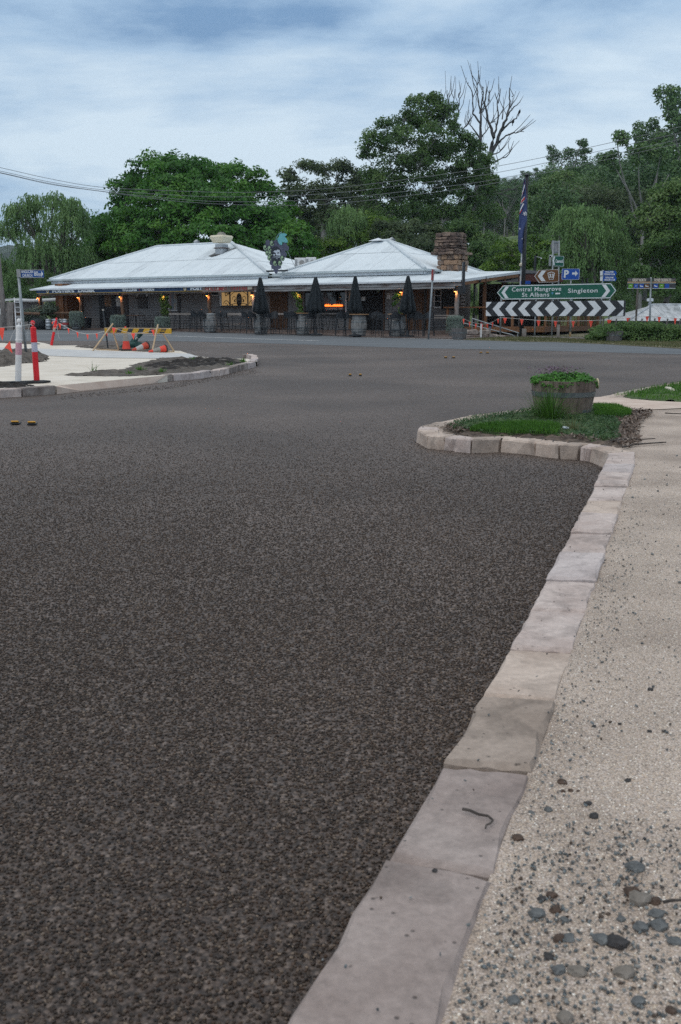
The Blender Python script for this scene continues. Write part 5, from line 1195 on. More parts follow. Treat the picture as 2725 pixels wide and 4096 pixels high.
def climber(px, pts, r_, n_, label, lm, L=.10):
    t = thing('climbing_plant', label, 'climbing plant', TVM @ Vector((FX(px, .25), .25, FL)), TVA)
    parts = []; x0 = FX(px, .25)
    for (qx, qy, w) in pts:
        q_ = F(qx, qy, .2); parts.append(clump((q_.x-x0, -.06, q_.z-FL), (w, .14, w*.9), int(n_*w/.2), L, L*.55, .5, .2))
    foliage('foliage', parts, lm, t)
    MB().tube([(0, .05, 0)]+[(F(qx, qy, .2).x-x0, -.03, F(qx, qy, .2).z-FL) for qx, qy, w in pts[::-1]], .012, 5).build('stem', M_post, t)
climber(664, [(652, 1186, .22), (668, 1192, .16), (645, 1200, .18), (662, 1208, .24), (650, 1220, .15), (672, 1222, .14), (662, 1236, .22), (655, 1248, .26), (670, 1252, .2), (684, 1230, .10)], 0, 130, 'yellow-green climber winding up the post left of the poster window', LM_climb)
climber(1200, [(1176, 1172, .16), (1190, 1168, .14), (1186, 1186, .18), (1198, 1180, .12), (1200, 1200, .16), (1196, 1216, .2), (1204, 1230, .18), (1203, 1248, .22), (1190, 1252, .16)], 0, 80, 'loose leafy climber on the lamp post right of the brown plank door', LM_bush)
climber(1600, [(1586, 1178, .14), (1594, 1184, .16), (1578, 1192, .12), (1588, 1206, .16), (1576, 1216, .12), (1602, 1236, .12), (1604, 1250, .16)], 0, 70, 'sparse climber on the lamp post just left of the rightmost umbrella', LM_bush)
# big dark pot with a sprawling bush, kegs, bin
p = tplace(155, -.2); t = thing('planter_pot', 'big dark pot holding a sprawling grey-green bush at the left verandah corner', 'potted plant', p, 0)
Hh = (1317-1265)*mpp(p.y); MB().lathe([(.44, 0), (.60, Hh*.4), (.62, Hh*.7), (.50, Hh*.95), (.54, Hh)], 20).build('pot', M_barrk, t, smooth=True)
parts = [clump((x_, y_, z_), (w, w*.8, w*.55), int(700*w), .13, .06, .7, .3) for x_, y_, z_, w in ((0, 0, Hh+.22, .8), (-.5, -.2, Hh+.15, .5), (.5, -.1, Hh+.35, .55), (.9, 0, Hh+.42, .45), (.65, .1, Hh+.65, .35), (-.1, -.3, Hh-.1, .5), (.35, -.3, Hh-.15, .35), (-.7, -.3, Hh-.2, .3))]
foliage('foliage', parts, LM_grey, t)
M_keg = mat('keg_steel', (0.40, 0.42, 0.44), (0.58, 0.60, 0.62), .35, 5, metal=.7)
def keg(px, py, label, band=None, back=.25):
    p = tplace(px, back-.5); t = thing('beer_keg', label, 'keg', p, rt.uniform(0, 6), 'steel beer kegs at the left end of the verandah')
    MB().lathe([(.185, 0), (.20, .03), (.185, .07), (.205, .12), (.205, .20), (.215, .215), (.205, .23), (.205, .40), (.215, .415), (.205, .43), (.205, .50), (.185, .54), (.20, .57), (.19, .60), (.17, .60), (.17, .54), (.03, .53)], 24).build('body', M_keg, t, smooth=True)
    for z_ in (.14, .315, .49): hoop(t, (.211, .211), z_, .035)
    if band: hoop(t, (.2125, .2125), .315, .14, band)
keg(196, 1318, 'plain steel beer keg, leftmost of the front three'); keg(226, 1318, 'plain steel beer keg directly behind the leaning red bollard'); keg(264, 1318.5, 'steel beer keg with a red band beside the trailing plant barrel', M_red)
keg(212, 1316, 'steel beer keg in the second row, left', None, .75); keg(246, 1316.5, 'steel beer keg in the second row, right', None, .75)
p = tplace(350, 1.2); p.z = FL; bn_ = thing('waste_bin', 'small black bin against the weatherboards right of the trailing barrel', 'bin', p)
MB().lathe([(.22, 0), (.28, .55), (.30, .56), (.30, .6)], 16).build('body', M_black, bn_); MB().lathe([(.27, .5), (.27, .52)], 16).build('liner', M_black, bn_)
# ---- half-barrel tubs
def tub(px, py, wpx, hpx, label, m, back=.28, zo=.03, grp=None, name='half_barrel'):
    p = pplace(px, py, zo, back); s = mpp(p.y); rt_ = wpx*s/2; H = hpx*s
    t = thing(name, label, 'half barrel', p, 0, grp); rb = rt_*.84
    staves(t, [(rb, 0), ((rb+rt_)/2+.01, H*.5), (rt_, H)], 20, m, th=.03)
    hoop(t, (rb+.012, rb+(rt_-rb)*.15+.016), H*.1, H*.10); hoop(t, ((rb+rt_)/2+.017, (rb+rt_)/2+.024), H*.6, H*.12)
    MB().lathe([(rb-.05, .01), (rt_-.05, H-.06)], 18).build('soil', M_soil, t)
    return t, rt_, H
M_tubg = mat('tub_staves_grey', (0.075, 0.07, 0.07), (0.17, 0.16, 0.155), .8, 5, 8, .5, 22, stretch=(3, 3, .6))
tub(1837, 1357, 62, 41, 'weathered grey half barrel on the road edge at the tavern corner', M_tubg, grp='empty half barrels beside the road')
tub(2456, 1367, 69, 41, 'weathered grey half barrel in front of the hedge', M_tubg, grp='empty half barrels beside the road')
# ---- the planter tub on the near island
p = pl(2250, 1668); p = Vector((p.x*1.03, p.y*1.03, 0)); s = mpp(p.y)
t = thing('planter_tub', 'brown half wine barrel full of green groundcover on the near island', 'planter', p)
rT, H = .336, .355
staves(t, [(.278, 0), (.312, H*.5), (rT, H)], 24, M_barrd, th=.028); hoop(t, (.282, .292), .035, .06); hoop(t, (.322, .33), H*.62, .05)
MB().lathe([(.24, .01), (rT-.04, H-.05)], 20).build('soil', M_soil, t)
MB().lathe([(.055, -.006), (.055, .006)], 14).build('wooden_disc', mat('pale_disc', (0.45, 0.38, 0.24), (0.55, 0.47, 0.32), .7, 9), t).matrix_local = Matrix.Translation((rT+.008, -.02, H-.035)) @ Matrix.Rotation(R(85), 4, 'Y')
a = rgn.uniform(0, 2*np.pi, 2600); rr = (rT+.01)*np.sqrt(rgn.random(2600)); hz_ = H-.015+.055*(1-(rr/rT)**4)+.03*np.sin(rr*14+a*3)+rgn.normal(scale=.012, size=2600)
P = np.column_stack([rr*np.cos(a), rr*np.sin(a), hz_]); Nn = np.column_stack([.5*np.cos(a)*rr/rT, .5*np.sin(a)*rr/rT, np.ones(2600)])+rgn.normal(scale=.35, size=(2600, 3))
ov = clump((-rT*.9, -.08, H+.0), (.07, .1, .05), 160, .034, .026, .6, .2)
foliage('foliage', [leafq(P, Nn, .030, .023, .3), ov], leaf_mat('groundcover_leaf', (0.03, 0.10, 0.014), (0.06, 0.19, 0.024), (0.11, 0.29, 0.045), .25, 6), t)
P = np.column_stack([rgn.normal(-.06, .12, 260), rgn.normal(.12, .07, 260), H+.06+rgn.uniform(0, .075, 260)])
foliage('flowers', [leafq(P, rgn.normal(size=(260, 3)), .022, .013, .2)], leaf_mat('mauve_flowers', (0.06, 0.06, 0.03), (0.13, 0.09, 0.10), (0.30, 0.18, 0.30), .2, 20), t)

# ================================================================= signs on the right
M_green = mat('sign_green', (0.004, 0.085, 0.055), (0.006, 0.10, 0.066), .45, 2)
M_sw = mat('sign_white', (0.60, 0.63, 0.66), (0.68, 0.70, 0.72), .5, 5)
M_sb = mat('sign_black', (0.016, 0.018, 0.022), (0.03, 0.033, 0.04), .5, 5)
M_sbl = mat('sign_blue', (0.006, 0.06, 0.32), (0.008, 0.075, 0.37), .45, 2)
M_sbr = mat('sign_brown', (0.13, 0.055, 0.016), (0.16, 0.068, 0.02), .5, 2)
M_sback = mat('sign_back', (0.23, 0.235, 0.24), (0.31, 0.315, 0.32), .5, 6, metal=.4)
M_pole = mat('grey_pole', (0.21, 0.235, 0.25), (0.31, 0.335, 0.35), .5, 9, metal=.4)
M_rust = mat('rusty_pole', (0.22, 0.13, 0.07), (0.33, 0.25, 0.18), .7, 9)
YL, YR = 45.5, 41.5
def depthx(px):           # the signs run parallel to the road, nearer on the right
    A_, B_ = at(1947, 1267, YL), at(2500, 1267, YR); d = ray(px, 1267); k = (A_.x*(B_.y-A_.y)-A_.y*(B_.x-A_.x))/(d.x*(B_.y-A_.y)-d.y*(B_.x-A_.x)); return d.y*k
A_, B_ = at(1947, 1267, YL), at(2500, 1267, YR); SA = math.atan2(B_.y-A_.y, B_.x-A_.x)
bs = gnd(2206, 1356, .03); org = at(2206, 1267, depthx(2206)); org.z = T(org.y)+.03
SG = thing('road_sign', 'long green direction sign above a black and white chevron board on grey posts', 'road sign', org, SA)
SGM = Matrix.Translation(org) @ Matrix.Rotation(SA, 4, 'Z'); SGI = SGM.inverted()
def S(px, py): return SGI @ at(px, py, depthx(px))
def S2(px, py): q = S(px, py); return (q.x, q.z)
def rpoly(x0, x1, z0, z1, r_=.04, n_=4):
    o = []
    for cx_, cz_, a0_ in ((x1-r_, z1-r_, 0), (x0+r_, z1-r_, 90), (x0+r_, z0+r_, 180), (x1-r_, z0+r_, 270)):
        for k in range(n_+1): a = R(a0_+90*k/n_); o.append((cx_+r_*math.cos(a), cz_+r_*math.sin(a)))
    return o[::-1]
ID = Matrix.Identity(4)
def off(y): return Matrix.Translation((0, y, 0))
for k_, px in enumerate((2000, 2138, 2207, 2281, 2432)):
    q = S(px, 1300); hp = MB().tube([(q.x, .06, -.1), (q.x, .06, 1.62 if k_ == 1 else 2.15)], .036, 8); hp.build('post', M_pole, SG, smooth=True)
q = S(2281, 1300); MB().lathe([(.038, -.02), (.038, .26)], 8, (q.x, .06, 0)).build('post_sleeve', mat('yellow_sleeve', (0.35, 0.20, 0.05), (0.3, 0.25, 0.2), .7, 9), SG)
(xl, zt_), (xr, zb_) = S2(1947, 1206), S2(2500, 1264); zt_ = (zt_+S2(2500, 1202.5)[1])/2; zb_ = (zb_+S2(1947, 1265.6)[1])/2
cp = MB(); cp.prism(rpoly(xl, xr, zb_, zt_, .05), ID, .03); cp = cp.build('chevron_panel', M_sb, SG)
xm = S2(2207, 1235)[0]; zc_ = (zt_+zb_)/2; hh_ = (zt_-zb_)/2-.012; pit = (xr-xm)/5.32; wv = pit*.50
def cstripe(poly): b = MB(); b.prism(poly, off(-.006), .006); b.build('chevron', M_sw, cp)
U_ = (xr-xl)/2/493; dxx = 46*U_
cstripe([(xm-49*U_, zc_), (xm, zc_+hh_), (xm+49*U_, zc_), (xm, zc_-hh_)])
for sgn in (1, -1):
    for k in range(4):
        a_ = (148+97*k)*U_; q_ = [(a_, zc_), (a_-dxx, zc_+hh_), (a_-dxx-49*U_, zc_+hh_), (a_-49*U_, zc_), (a_-dxx-49*U_, zc_-hh_), (a_-dxx, zc_-hh_)]
        cstripe([(xm+sgn*x, z) for x, z in q_][::sgn])
    e_ = 489*U_
    for sz in (1, -1): cstripe([(xm+sgn*x, z) for x, z in ((e_, zc_+sz*.03), (e_, zc_+sz*hh_), (e_-dxx*.95, zc_+sz*hh_))][::sgn*sz])
# green panel
zt_ = (S2(2010, 1142)[1]+S2(2442, 1131)[1])/2; zb_ = (S2(2010, 1201.5)[1]+S2(2442, 1191)[1])/2
xl, xr = S2(1987, 1170)[0], S2(2465, 1160)[0]; xla, xra = S2(2011, 1170)[0], S2(2442, 1160)[0]; zc_ = (zt_+zb_)/2
def hexp(i): return [(xl+i*1.2, zc_), (xla+i*.5, zt_-i), (xra-i*.5, zt_-i), (xr-i*1.2, zc_), (xra-i*.5, zb_+i), (xla+i*.5, zb_+i)]
gp_ = MB(); gp_.prism(hexp(0), ID, .03); gp_ = gp_.build('direction_panel', M_green, SG)
b = MB(); O_, I_ = hexp(.012), hexp(.045)
for i in range(6): j = (i+1) % 6; b.poly([(O_[i][0], -.003, O_[i][1]), (O_[j][0], -.003, O_[j][1]), (I_[j][0], -.003, I_[j][1]), (I_[i][0], -.003, I_[i][1])])
b.build('border', M_sw, gp_)
def garrow(c_, sgn, m, par, y=-.006, hh=.25, zc=None, w=.17, d=.20):
    raw = [(c_, zc), (c_+sgn*d, zc+hh), (c_+sgn*(d+w), zc+hh), (c_+sgn*w, zc), (c_+sgn*(d+w), zc-hh), (c_+sgn*d, zc-hh)]
    b = MB(); b.prism(raw[::(1 if sgn > 0 else -1)], off(y), .004); b.build('arrow', m, par)
garrow(S2(2005.5, 1170)[0], 1, M_sw, gp_, zc=zc_); garrow(S2(2440, 1160)[0], -1, M_sw, gp_, zc=zc_)
def gtx(s, p0, p1, y, size, par=gp_, **k):
    a_, b_ = S(p0, y), S(p1, y); return text(s, size, M_sw, par, ((a_.x+b_.x)/2, -.006, a_.z*.5+b_.z*.5), fit=b_.x-a_.x, **k)
gtx('Central Mangrove', 2047, 2244, 1157, .25, bold=.002, space=1.1); gtx('St Albans', 2088, 2197, 1179.5, .25, bold=.002, space=1.1); gtx('Singleton', 2272, 2390, 1163, .25, bold=.002, space=1.1)
(a0_, c0_), (a1_, c1_) = S2(2221, 1177), S2(2240, 1171); b = MB(); b.prism(rpoly(a0_, a1_, c0_, c1_, .01), off(-.005), .004); b.build('plate', M_sw, gp_)
(a0_, c0_), (a1_, c1_) = S2(2205, 1178), S2(2213, 1169); b = MB(); b.prism([(a0_, c1_), (a1_, c1_), (a1_, c0_+.05), ((a0_+a1_)/2, c0_), (a0_, c0_+.05)], off(-.005), .004); b.build('shield', mat('shield_blue', (0.08, 0.25, 0.40)), gp_)
# generic facing sign on its own post(s)
def fsign(px, Y, label, name, cat_='sign', rz=0.0):
    o = at(px, 1267, Y); o.z = T(Y)+.03; t = thing(name, label, cat_, o, rz); Mi = (Matrix.Translation(o) @ Matrix.Rotation(rz, 4, 'Z')).inverted()
    def f(x, y): q = Mi @ at(x, y, Y); return (q.x, q.z)
    return t, f
Y = 47.0
rs, f = fsign(2226, Y, 'brown arrow sign numbered 33 below a small green Cessnock sign on twin posts', 'route_sign')
for px in (2214, 2238): MB().tube([(f(px, 1200)[0], .05, -.1), (f(px, 960)[0], .05, f(px, 962)[1])], .035, 8).build('post', M_pole, rs, smooth=True)
bp_ = MB(); bp_.prism([f(2136.5, 1105), f(2155, 1080.5), f(2231, 1076.5), f(2236, 1081), f(2237, 1123), f(2232, 1128.5), f(2155, 1131)], off(-.01), .03); bp_ = bp_.build('route_panel', M_sbr, rs)
def border(pts, m, par, y, w):
    c_ = (sum(p[0] for p in pts)/len(pts), sum(p[1] for p in pts)/len(pts)); b = MB(); n_ = len(pts)
    def ins(p, d): 
        vx, vz = c_[0]-p[0], c_[1]-p[1]; l = math.hypot(vx, vz); return (p[0]+vx/l*d, y, p[1]+vz/l*d)
    for i in range(n_): j = (i+1) % n_; b.poly([ins(pts[i], .012), ins(pts[j], .012), ins(pts[j], .012+w), ins(pts[i], .012+w)])
    b.build('border', m, par)
border([f(2136.5, 1105), f(2155, 1080.5), f(2231, 1076.5), f(2236, 1081), f(2237, 1123), f(2232, 1128.5), f(2155, 1131)], M_sw, bp_, -.013, .022)
c_ = f(2151.5, 1104); garrow(c_[0], 1, M_sw, bp_, y=-.016, hh=.235, zc=c_[1], w=.20, d=.17)
b = MB(); b.prism([f(2190.5, 1092), f(2206, 1086.5), f(2220, 1092), f(2214, 1118), f(2196, 1118.5)], off(-.016), .005); b.build('number_shield', M_sw, bp_)
b = MB(); b.prism([f(2193, 1093.5), f(2206, 1089), f(2217, 1093.5), f(2212, 1116), f(2198, 1116.5)], off(-.020), .004); b.build('number_shield', M_sbr, bp_)
c_ = f(2205.5, 1104); text('33', .23, M_sw, bp_, (c_[0], -.023, c_[1]), bold=.008)
cs = MB(); cs.prism([f(2208.5, 1043), f(2213, 1022.5), f(2257, 1024), f(2255.5, 1066), f(2212, 1065.5)], off(-.01), .03); cs = cs.build('town_panel', M_green, rs)
border([f(2208.5, 1043), f(2213, 1022.5), f(2257, 1024), f(2255.5, 1066), f(2212, 1065.5)], M_sw, cs, -.013, .018)
c_ = f(2211.5, 1043); garrow(c_[0], 1, M_sw, cs, y=-.016, hh=.19, zc=c_[1], w=.06, d=.04)
a_, b_ = f(2222, 1045), f(2252, 1045); text('Cessnock', .20, M_sw, cs, ((a_[0]+b_[0])/2, -.016, a_[1]), fit=b_[0]-a_[0], bold=.006)
MB().box((f(2202, 1040)[0], .08, f(2202, 1043)[1]), (.10, .05, .46)).build('rear_panel', M_sback, rs); MB().box((f(2206, 1024)[0], .08, f(2206, 1024)[1]), (.14, .05, .10)).build('bracket', M_sw, rs)
b = MB(); b.prism([f(2204.5, 985), f(2211, 961), f(2240, 964), f(2241, 1005), f(2236, 1013), f(2212, 1014)], off(.09), .02); b.build('rear_panel', M_sback, rs)
for yy in (969, 1006): MB().beam((f(2211, yy)[0], .08, f(2211, yy)[1]), (f(2240, yy)[0], .08, f(2240, yy)[1]), .03, .05).build('bracket', M_pole, rs)
ps, f = fsign(2286, 46.5, 'blue parking sign with a white P and an arrow pointing right', 'parking_sign')
MB().tube([(f(2286, 1200)[0], .05, -.1), (f(2286, 1080)[0], .05, f(2286, 1080)[1])], .032, 8).build('post', M_pole, ps, smooth=True)
pp = MB(); (x0_, z0_), (x1_, z1_) = f(2246, 1119), f(2320, 1074.5); pp.prism(rpoly(x0_, x1_, z0_, z1_, .05), ID, .02); pp = pp.build('panel', M_sbl, ps); border(rpoly(x0_, x1_, z0_, z1_, .05), M_sw, pp, -.003, .014)
c_ = f(2265, 1097); text('P', .44, M_sw, pp, (c_[0], -.006, c_[1]), bold=.016)
(ax, az), (bx, bz) = f(2289, 1094), f(2312, 1094); b = MB(); b.prism([(ax, az+.045), (bx-.12, az+.045), (bx-.12, az+.13), (bx, az), (bx-.12, az-.13), (bx-.12, az-.045), (ax, az-.045)], off(-.006), .004); b.build('arrow', M_sw, pp)
gs, f = fsign(2079, 47.5, 'plain blue sign board on a grey post beside the flagpole', 'small_sign')
MB().tube([(0, .04, -.1), (0, .04, f(2079, 1104)[1])], .05, 8).build('post', M_sback, gs, smooth=True); MB().box((f(2103, 1130)[0], 0, f(2103, 1130)[1]), (.46, .02, .15)).build('panel', M_sbl, gs)
tc_, f = fsign(2404, 47.0, 'two blue tennis and croquet club fingerboards on one post', 'club_sign')
MB().tube([(0, .03, -.1), (0, .03, f(2404, 1080)[1])], .035, 8).build('post', M_pole, tc_, smooth=True)
for (y0, y1, l1, l2) in ((1083, 1103, 'WOLLOMBI', 'TENNIS CLUB'), (1105, 1124.5, 'WOLLOMBI', 'CROQUET CLUB')):
    b = MB(); b.prism([f(2411, y1), f(2411, y0), f(2463, y0), f(2467.5, (y0+y1)/2), f(2463, y1)], ID, .02); b = b.build('finger_board', M_sbl, tc_)
    MB().box((f(2406, y0)[0], .0, (f(0, y0)[1]+f(0, y1)[1])/2), (.10, .06, .2)).build('bracket', M_sw, tc_)
    for s_, yy, w_ in ((l1, y0+5.5, 32), (l2, y0+14.5, 42)):
        c_ = f(2438, yy); text(s_, .095, M_sw, b, (c_[0], -.004, c_[1]), fit=w_*mpp(47), bold=.004)
sn, f = fsign(2601, 40.2, 'street name post with dark blades for two crossing roads and service symbols', 'street_sign')
base = gnd(2598, 1371, .03); MB().tube([(f(2598, 1371)[0], 0, -.1), (f(2604, 1109)[0], 0, f(0, 1109)[1])], .034, 8).build('post', M_pole, sn, smooth=True)
M_ssd = mat('street_sign_dark', (0.035, 0.038, 0.042), (0.05, 0.052, 0.056), .5, 4); M_sso = mat('street_sign_tan', (0.36, 0.22, 0.10)); M_ssg = mat('symbol_green', (0.10, 0.30, 0.02)); M_ssc = mat('street_sign_letters', (0.60, 0.54, 0.46))
def blade(p0, p1, txt, tp0, tp1, cols, nm='blade'):
    (x0_, zt0), (x1_, zb0) = f(p0, 1112), f(p1, 1132); b = MB().box(((x0_+x1_)/2, -.04, (zt0+zb0)/2), (x1_-x0_, .02, zt0-zb0)); b = b.build(nm, M_ssd, sn)
    zz = f(0, 1129)[1]; MB().box(((x0_+x1_)/2, -.052, zz), (x1_-x0_, .006, .04)).build('stripe', M_sso, b)
    MB().box(((x0_+x1_)/2, -.052, f(0, 1132.5)[1]), (x1_-x0_, .006, .014)).build('stripe', M_sw, b)
    a_, c_ = f(tp0, 1121), f(tp1, 1121); text(txt, .15, M_ssc, b, ((a_[0]+c_[0])/2, -.054, a_[1]), fit=c_[0]-a_[0], bold=.006)
    zt2, zb2 = f(0, 1135)[1], f(0, 1154.5)[1]; b2 = MB().box(((x0_+x1_)/2, -.04, (zt2+zb2)/2), (x1_-x0_, .02, zt2-zb2)).build('symbol_strip', M_ssd, sn)
    MB().box(((x0_+x1_)/2, -.052, zb2+.01), (x1_-x0_, .006, .016)).build('stripe', M_sw, b2)
    for px, m_, sym in cols:
        c_ = f(px, 1144.5); MB().box((c_[0], -.052, c_[1]), (.16, .006, .16)).build('symbol', m_, b2)
        g = MB()
        if sym == 'bed': g.box((c_[0], -.057, c_[1]-.01), (.12, .004, .03)); g.box((c_[0]-.055, -.057, c_[1]+.01), (.012, .004, .08)); g.box((c_[0]-.03, -.057, c_[1]+.02), (.03, .004, .025))
        if sym == 'fork': g.beam((c_[0]-.05, -.057, c_[1]-.05), (c_[0]+.05, -.057, c_[1]+.05), .004, .018, up=(0, 1, 0)); g.beam((c_[0]+.05, -.0575, c_[1]-.05), (c_[0]-.05, -.0575, c_[1]+.05), .004, .018, up=(0, 1, 0))
        if sym == 'table': g.box((c_[0], -.057, c_[1]+.025), (.07, .004, .014)); g.beam((c_[0]-.02, -.057, c_[1]+.02), (c_[0]-.05, -.057, c_[1]-.04), .004, .013, up=(0, 1, 0)); g.beam((c_[0]+.02, -.057, c_[1]+.02), (c_[0]+.05, -.057, c_[1]-.04), .004, .013, up=(0, 1, 0))
        if g.v: g.build('symbol', M_sw, b2)
    for k in range(3):
        c_ = f((p0+4+k*4.5) if txt.startswith('GREAT') else (p1-4-k*4.5), 1121); MB().beam((c_[0]-.008, -.052, c_[1]-.05), (c_[0]+.012, -.052, c_[1]+.05), .004, .012, up=(0, 1, 0)).build('stroke', M_ssc, b)
blade(2510, 2600, 'GREAT NORTH', 2528, 2583, [(2521, M_ssg, 'table'), (2543, M_sbl, 'fork'), (2565, M_sbl, 'bed'), (2586, M_sbr, 'bed')])
blade(2609, 2702, 'PAYNES CROSSING RD', 2616, 2684, [(2622, M_sbl, 'bed'), (2645, M_ssg, 'table'), (2667, M_sbl, '')])
MB().box((f(2592, 1122)[0], .25, f(0, 1122)[1]), (.16, .55, .20), rz=.25).build('blade', M_ssd, sn); MB().box((f(2592, 1145)[0], .25, f(0, 1145)[1]), (.16, .55, .20), rz=.25).build('symbol_strip', M_sbr, sn)
# ---- leaning signpost, edge-on hanging sign, flagpole, small lamp
p = gnd(1714, 1355, .03); q = at(1733, 1078, p.y); lp_ = thing('sign_post', 'leaning grey pole with a narrow red sign seen edge-on at its top', 'sign post', p)
m_ = Vector(q)-p; MB().tube([m_*-.02, m_], .038, 8).build('pole', M_pole, lp_, smooth=True); MB().beam(m_*.845, m_*1.0, .05, .32, up=(0.3, 1, 0)).build('sign_edge', M_red, lp_)
p = F(1854, 1110, -.25); hs = thing('hanging_sign', 'tall black sign seen edge-on, bracketed to the right corner post', 'sign', TVM @ Vector((p.x, -.25, 0)), TVA)
zt_, zb_ = F(1854, 1047, -.25).z, F(1854, 1170, -.25).z; MB().box((0, 0, (zt_+zb_)/2), (.10, .55, zt_-zb_), rz=.55).build('panel', M_sb, hs); MB().beam((0, 0, zb_+.15), (-.25, .5, zb_+.15), .04, .04).build('bracket', M_black, hs); MB().box((-.12, .1, zb_+.12), (.3, .2, .35)).build('junction_box', M_black, hs)
p = gnd(2086, 1348, .03); fp = thing('flagpole', 'tall black flagpole behind the green direction sign', 'flagpole', p); Hf = at(2086, 703, p.y).z-p.z
MB().tube([(0, 0, -.1), (0, 0, Hf)], [.10, .07], 10).build('pole', M_black, fp, smooth=True); MB().lathe([(.11, Hf), (.12, Hf+.04), (.03, Hf+.08)], 10).build('cap', M_black, fp)
M_fblue = mat('flag_navy', (0.03, 0.05, 0.14), (0.05, 0.075, 0.19), .8, 5); M_fr = mat('flag_red', (0.45, 0.02, 0.03), rough=.8); M_fw = mat('flag_white', (0.62, 0.62, 0.64), rough=.8)
s = mpp(p.y); fl = thing('flag', 'limp Australian flag hanging in folds from the black flagpole', 'flag', (p.x-.12, p.y-.12, p.z))
OUT = [(716, -2, 1), (745, -5, 5), (780, -8, 9), (820, -12, 13), (850, -15, 15), (880, -16, 17), (900, -17, 13), (930, -17, 6), (970, -17, 4), (1000, -14, 3), (1015, -4, 2)]
def flx(y):
    for (y0, a0, b0), (y1, a1, b1) in zip(OUT[:-1], OUT[1:]):
        if y0 <= y <= y1: k = (y-y0)/(y1-y0); return a0+(a1-a0)*k, b0+(b1-b0)*k
    return OUT[-1][1:]
def fpt(u, y, d=0.0):
    a, b = flx(y); return ((a+(b-a)*u)*s, -d-.10*math.sin(u*8+y*.01)*u, at(2086, y, fl.location.y).z-fl.location.z)
b = MB(); ny, nu = 40, 8
for i in range(ny):
    for k in range(nu):
        y0, y1 = 716+299*i/ny, 716+299*(i+1)/ny; b.poly([fpt(k/nu, y1), fpt((k+1)/nu, y1), fpt((k+1)/nu, y0), fpt(k/nu, y0)])
b.build('cloth', M_fblue, fl, smooth=True)
def patch(pts, m, nm):
    b = MB(); b.poly([fpt(u, y, .012 if m is M_fw else .02) for u, y in pts]); b.build(nm, m, fl)
for pts, m in (([(.0, 770), (.55, 735), (.7, 742), (.0, 788)], M_fw), ([(.1, 772), (.5, 746), (.6, 748), (.1, 780)], M_fr), ([(.0, 800), (1, 775), (1, 795), (0, 818)], M_fw), ([(.05, 804), (.95, 781), (.95, 790), (.05, 813)], M_fr), ([(0, 840), (.4, 812), (.55, 815), (0, 850)], M_fw), ([(0, 852), (.3, 836), (.3, 842), (0, 858)], M_fr), ([(0.5, 720), (1, 735), (1, 770), (.6, 760)], M_fr)): patch(pts, m, 'flag_cross')
def star(u, y, r_):
    a, b_ = flx(y); w = (b_-a); pts = [(u+(r_ if k % 2 == 0 else r_*.42)*math.sin(k*math.pi/7)/w, y-(r_ if k % 2 == 0 else r_*.42)*math.cos(k*math.pi/7)) for k in range(14)]
    patch(pts[::-1], M_fw, 'flag_star')
star(.72, 855, 11); star(.2, 915, 5); star(.72, 955, 4)
gp2 = thing('grey_post', 'thin grey post with a round lantern beside the flag', 'post', at(2078, 1340, 48)); gz = gp2.location.z
MB().tube([(0, 0, -.1), (-.02, 0, at(2078, 960, 48).z-gz)], .045, 8).build('pole', M_pole, gp2, smooth=True)
MB().lathe([(.02, 0), (.10, .06), (.10, .14), (.02, .2)], 10, (-.05, -.12, at(2078, 1060, 48).z-gz-.1)).build('lantern', mat('cream_lantern', (0.5, 0.46, 0.36)), gp2)
lp2 = thing('lamp_post', 'short dark lamp post with a thin light arm above the dark canopy', 'lamp post', at(2133, 1260, 58)); z_ = lambda y: (1260-y)*mpp(58)
MB().tube([(0, 0, -1), (0, 0, z_(1033))], .07, 8).build('pole', M_black, lp2); MB().tube([(0, 0, z_(1037)), (.32, 0, z_(1042))], .02, 6).build('arm', M_steel, lp2); MB().lathe([(.04, -.03), (.04, .03)], 8, (.34, 0, z_(1044))).build('lamp_head', M_sw, lp2)
# ---- dark canopy and red fascia by the deck
M_shade = mat('charcoal_canvas', (0.02, 0.021, 0.025), (0.045, 0.047, 0.053), .85, 2, 7)
cn = thing('shade_canopy', 'charcoal fabric canopy stretched over the deck beside the tavern roof', 'canopy', at(2150, 1267, 54)); cl = cn.location
A0 = [at(1935, 1127.5, 48.5), at(2050, 1129, 50), at(2160, 1127, 51), at(2350, 1111, 52.5)]; A1 = [at(2028, 1100, 53.5), at(2084, 1076, 54.5), at(2155, 1085, 55), at(2246, 1094, 55.5)]; A2 = [at(2060, 1110, 58), at(2110, 1108, 59), at(2200, 1108, 60), at(2330, 1106, 60)]
b = MB()
for r0, r1 in ((A0, A1), (A1, A2)):
    for i in range(3):
        for k in range(4):
            for j in range(4):
                L2 = lambda u, v: (r0[i].lerp(r0[i+1], u)).lerp(r1[i].lerp(r1[i+1], u), v)-Vector((0, 0, .25*math.sin(math.pi*v)*.6))-cl
                b.poly([L2(k/4, j/4), L2((k+1)/4, j/4), L2((k+1)/4, (j+1)/4), L2(k/4, (j+1)/4)])
b.build('fabric', M_shade, cn)
for q in (A0[3], A0[1], A2[3]): MB().tube([q-cl-Vector((0, 0, .02)), Vector((q.x, q.y, .2))-cl], .05, 8).build('pole', M_black, cn)
rb = thing('deck_kiosk', 'dark red panelled wall of a kiosk half hidden behind the brown and blue signs', 'kiosk', at(2165, 1267, 50.2)); s = mpp(50.2)
MB().box((0, .5, 149*s), (162*s, 1.0, 30*s)).build('fascia', mat('dark_red_board', (0.06, 0.018, 0.014), (0.085, 0.028, 0.022), .7, 3), rb); MB().box((0, .5, 165*s), (166*s, 1.06, 2.5*s)).build('coping', M_black, rb)
for x_ in (-.95, .95): MB().box((x_, .5, .9), (.12, .12, 1.8)).build('post', M_black, rb)
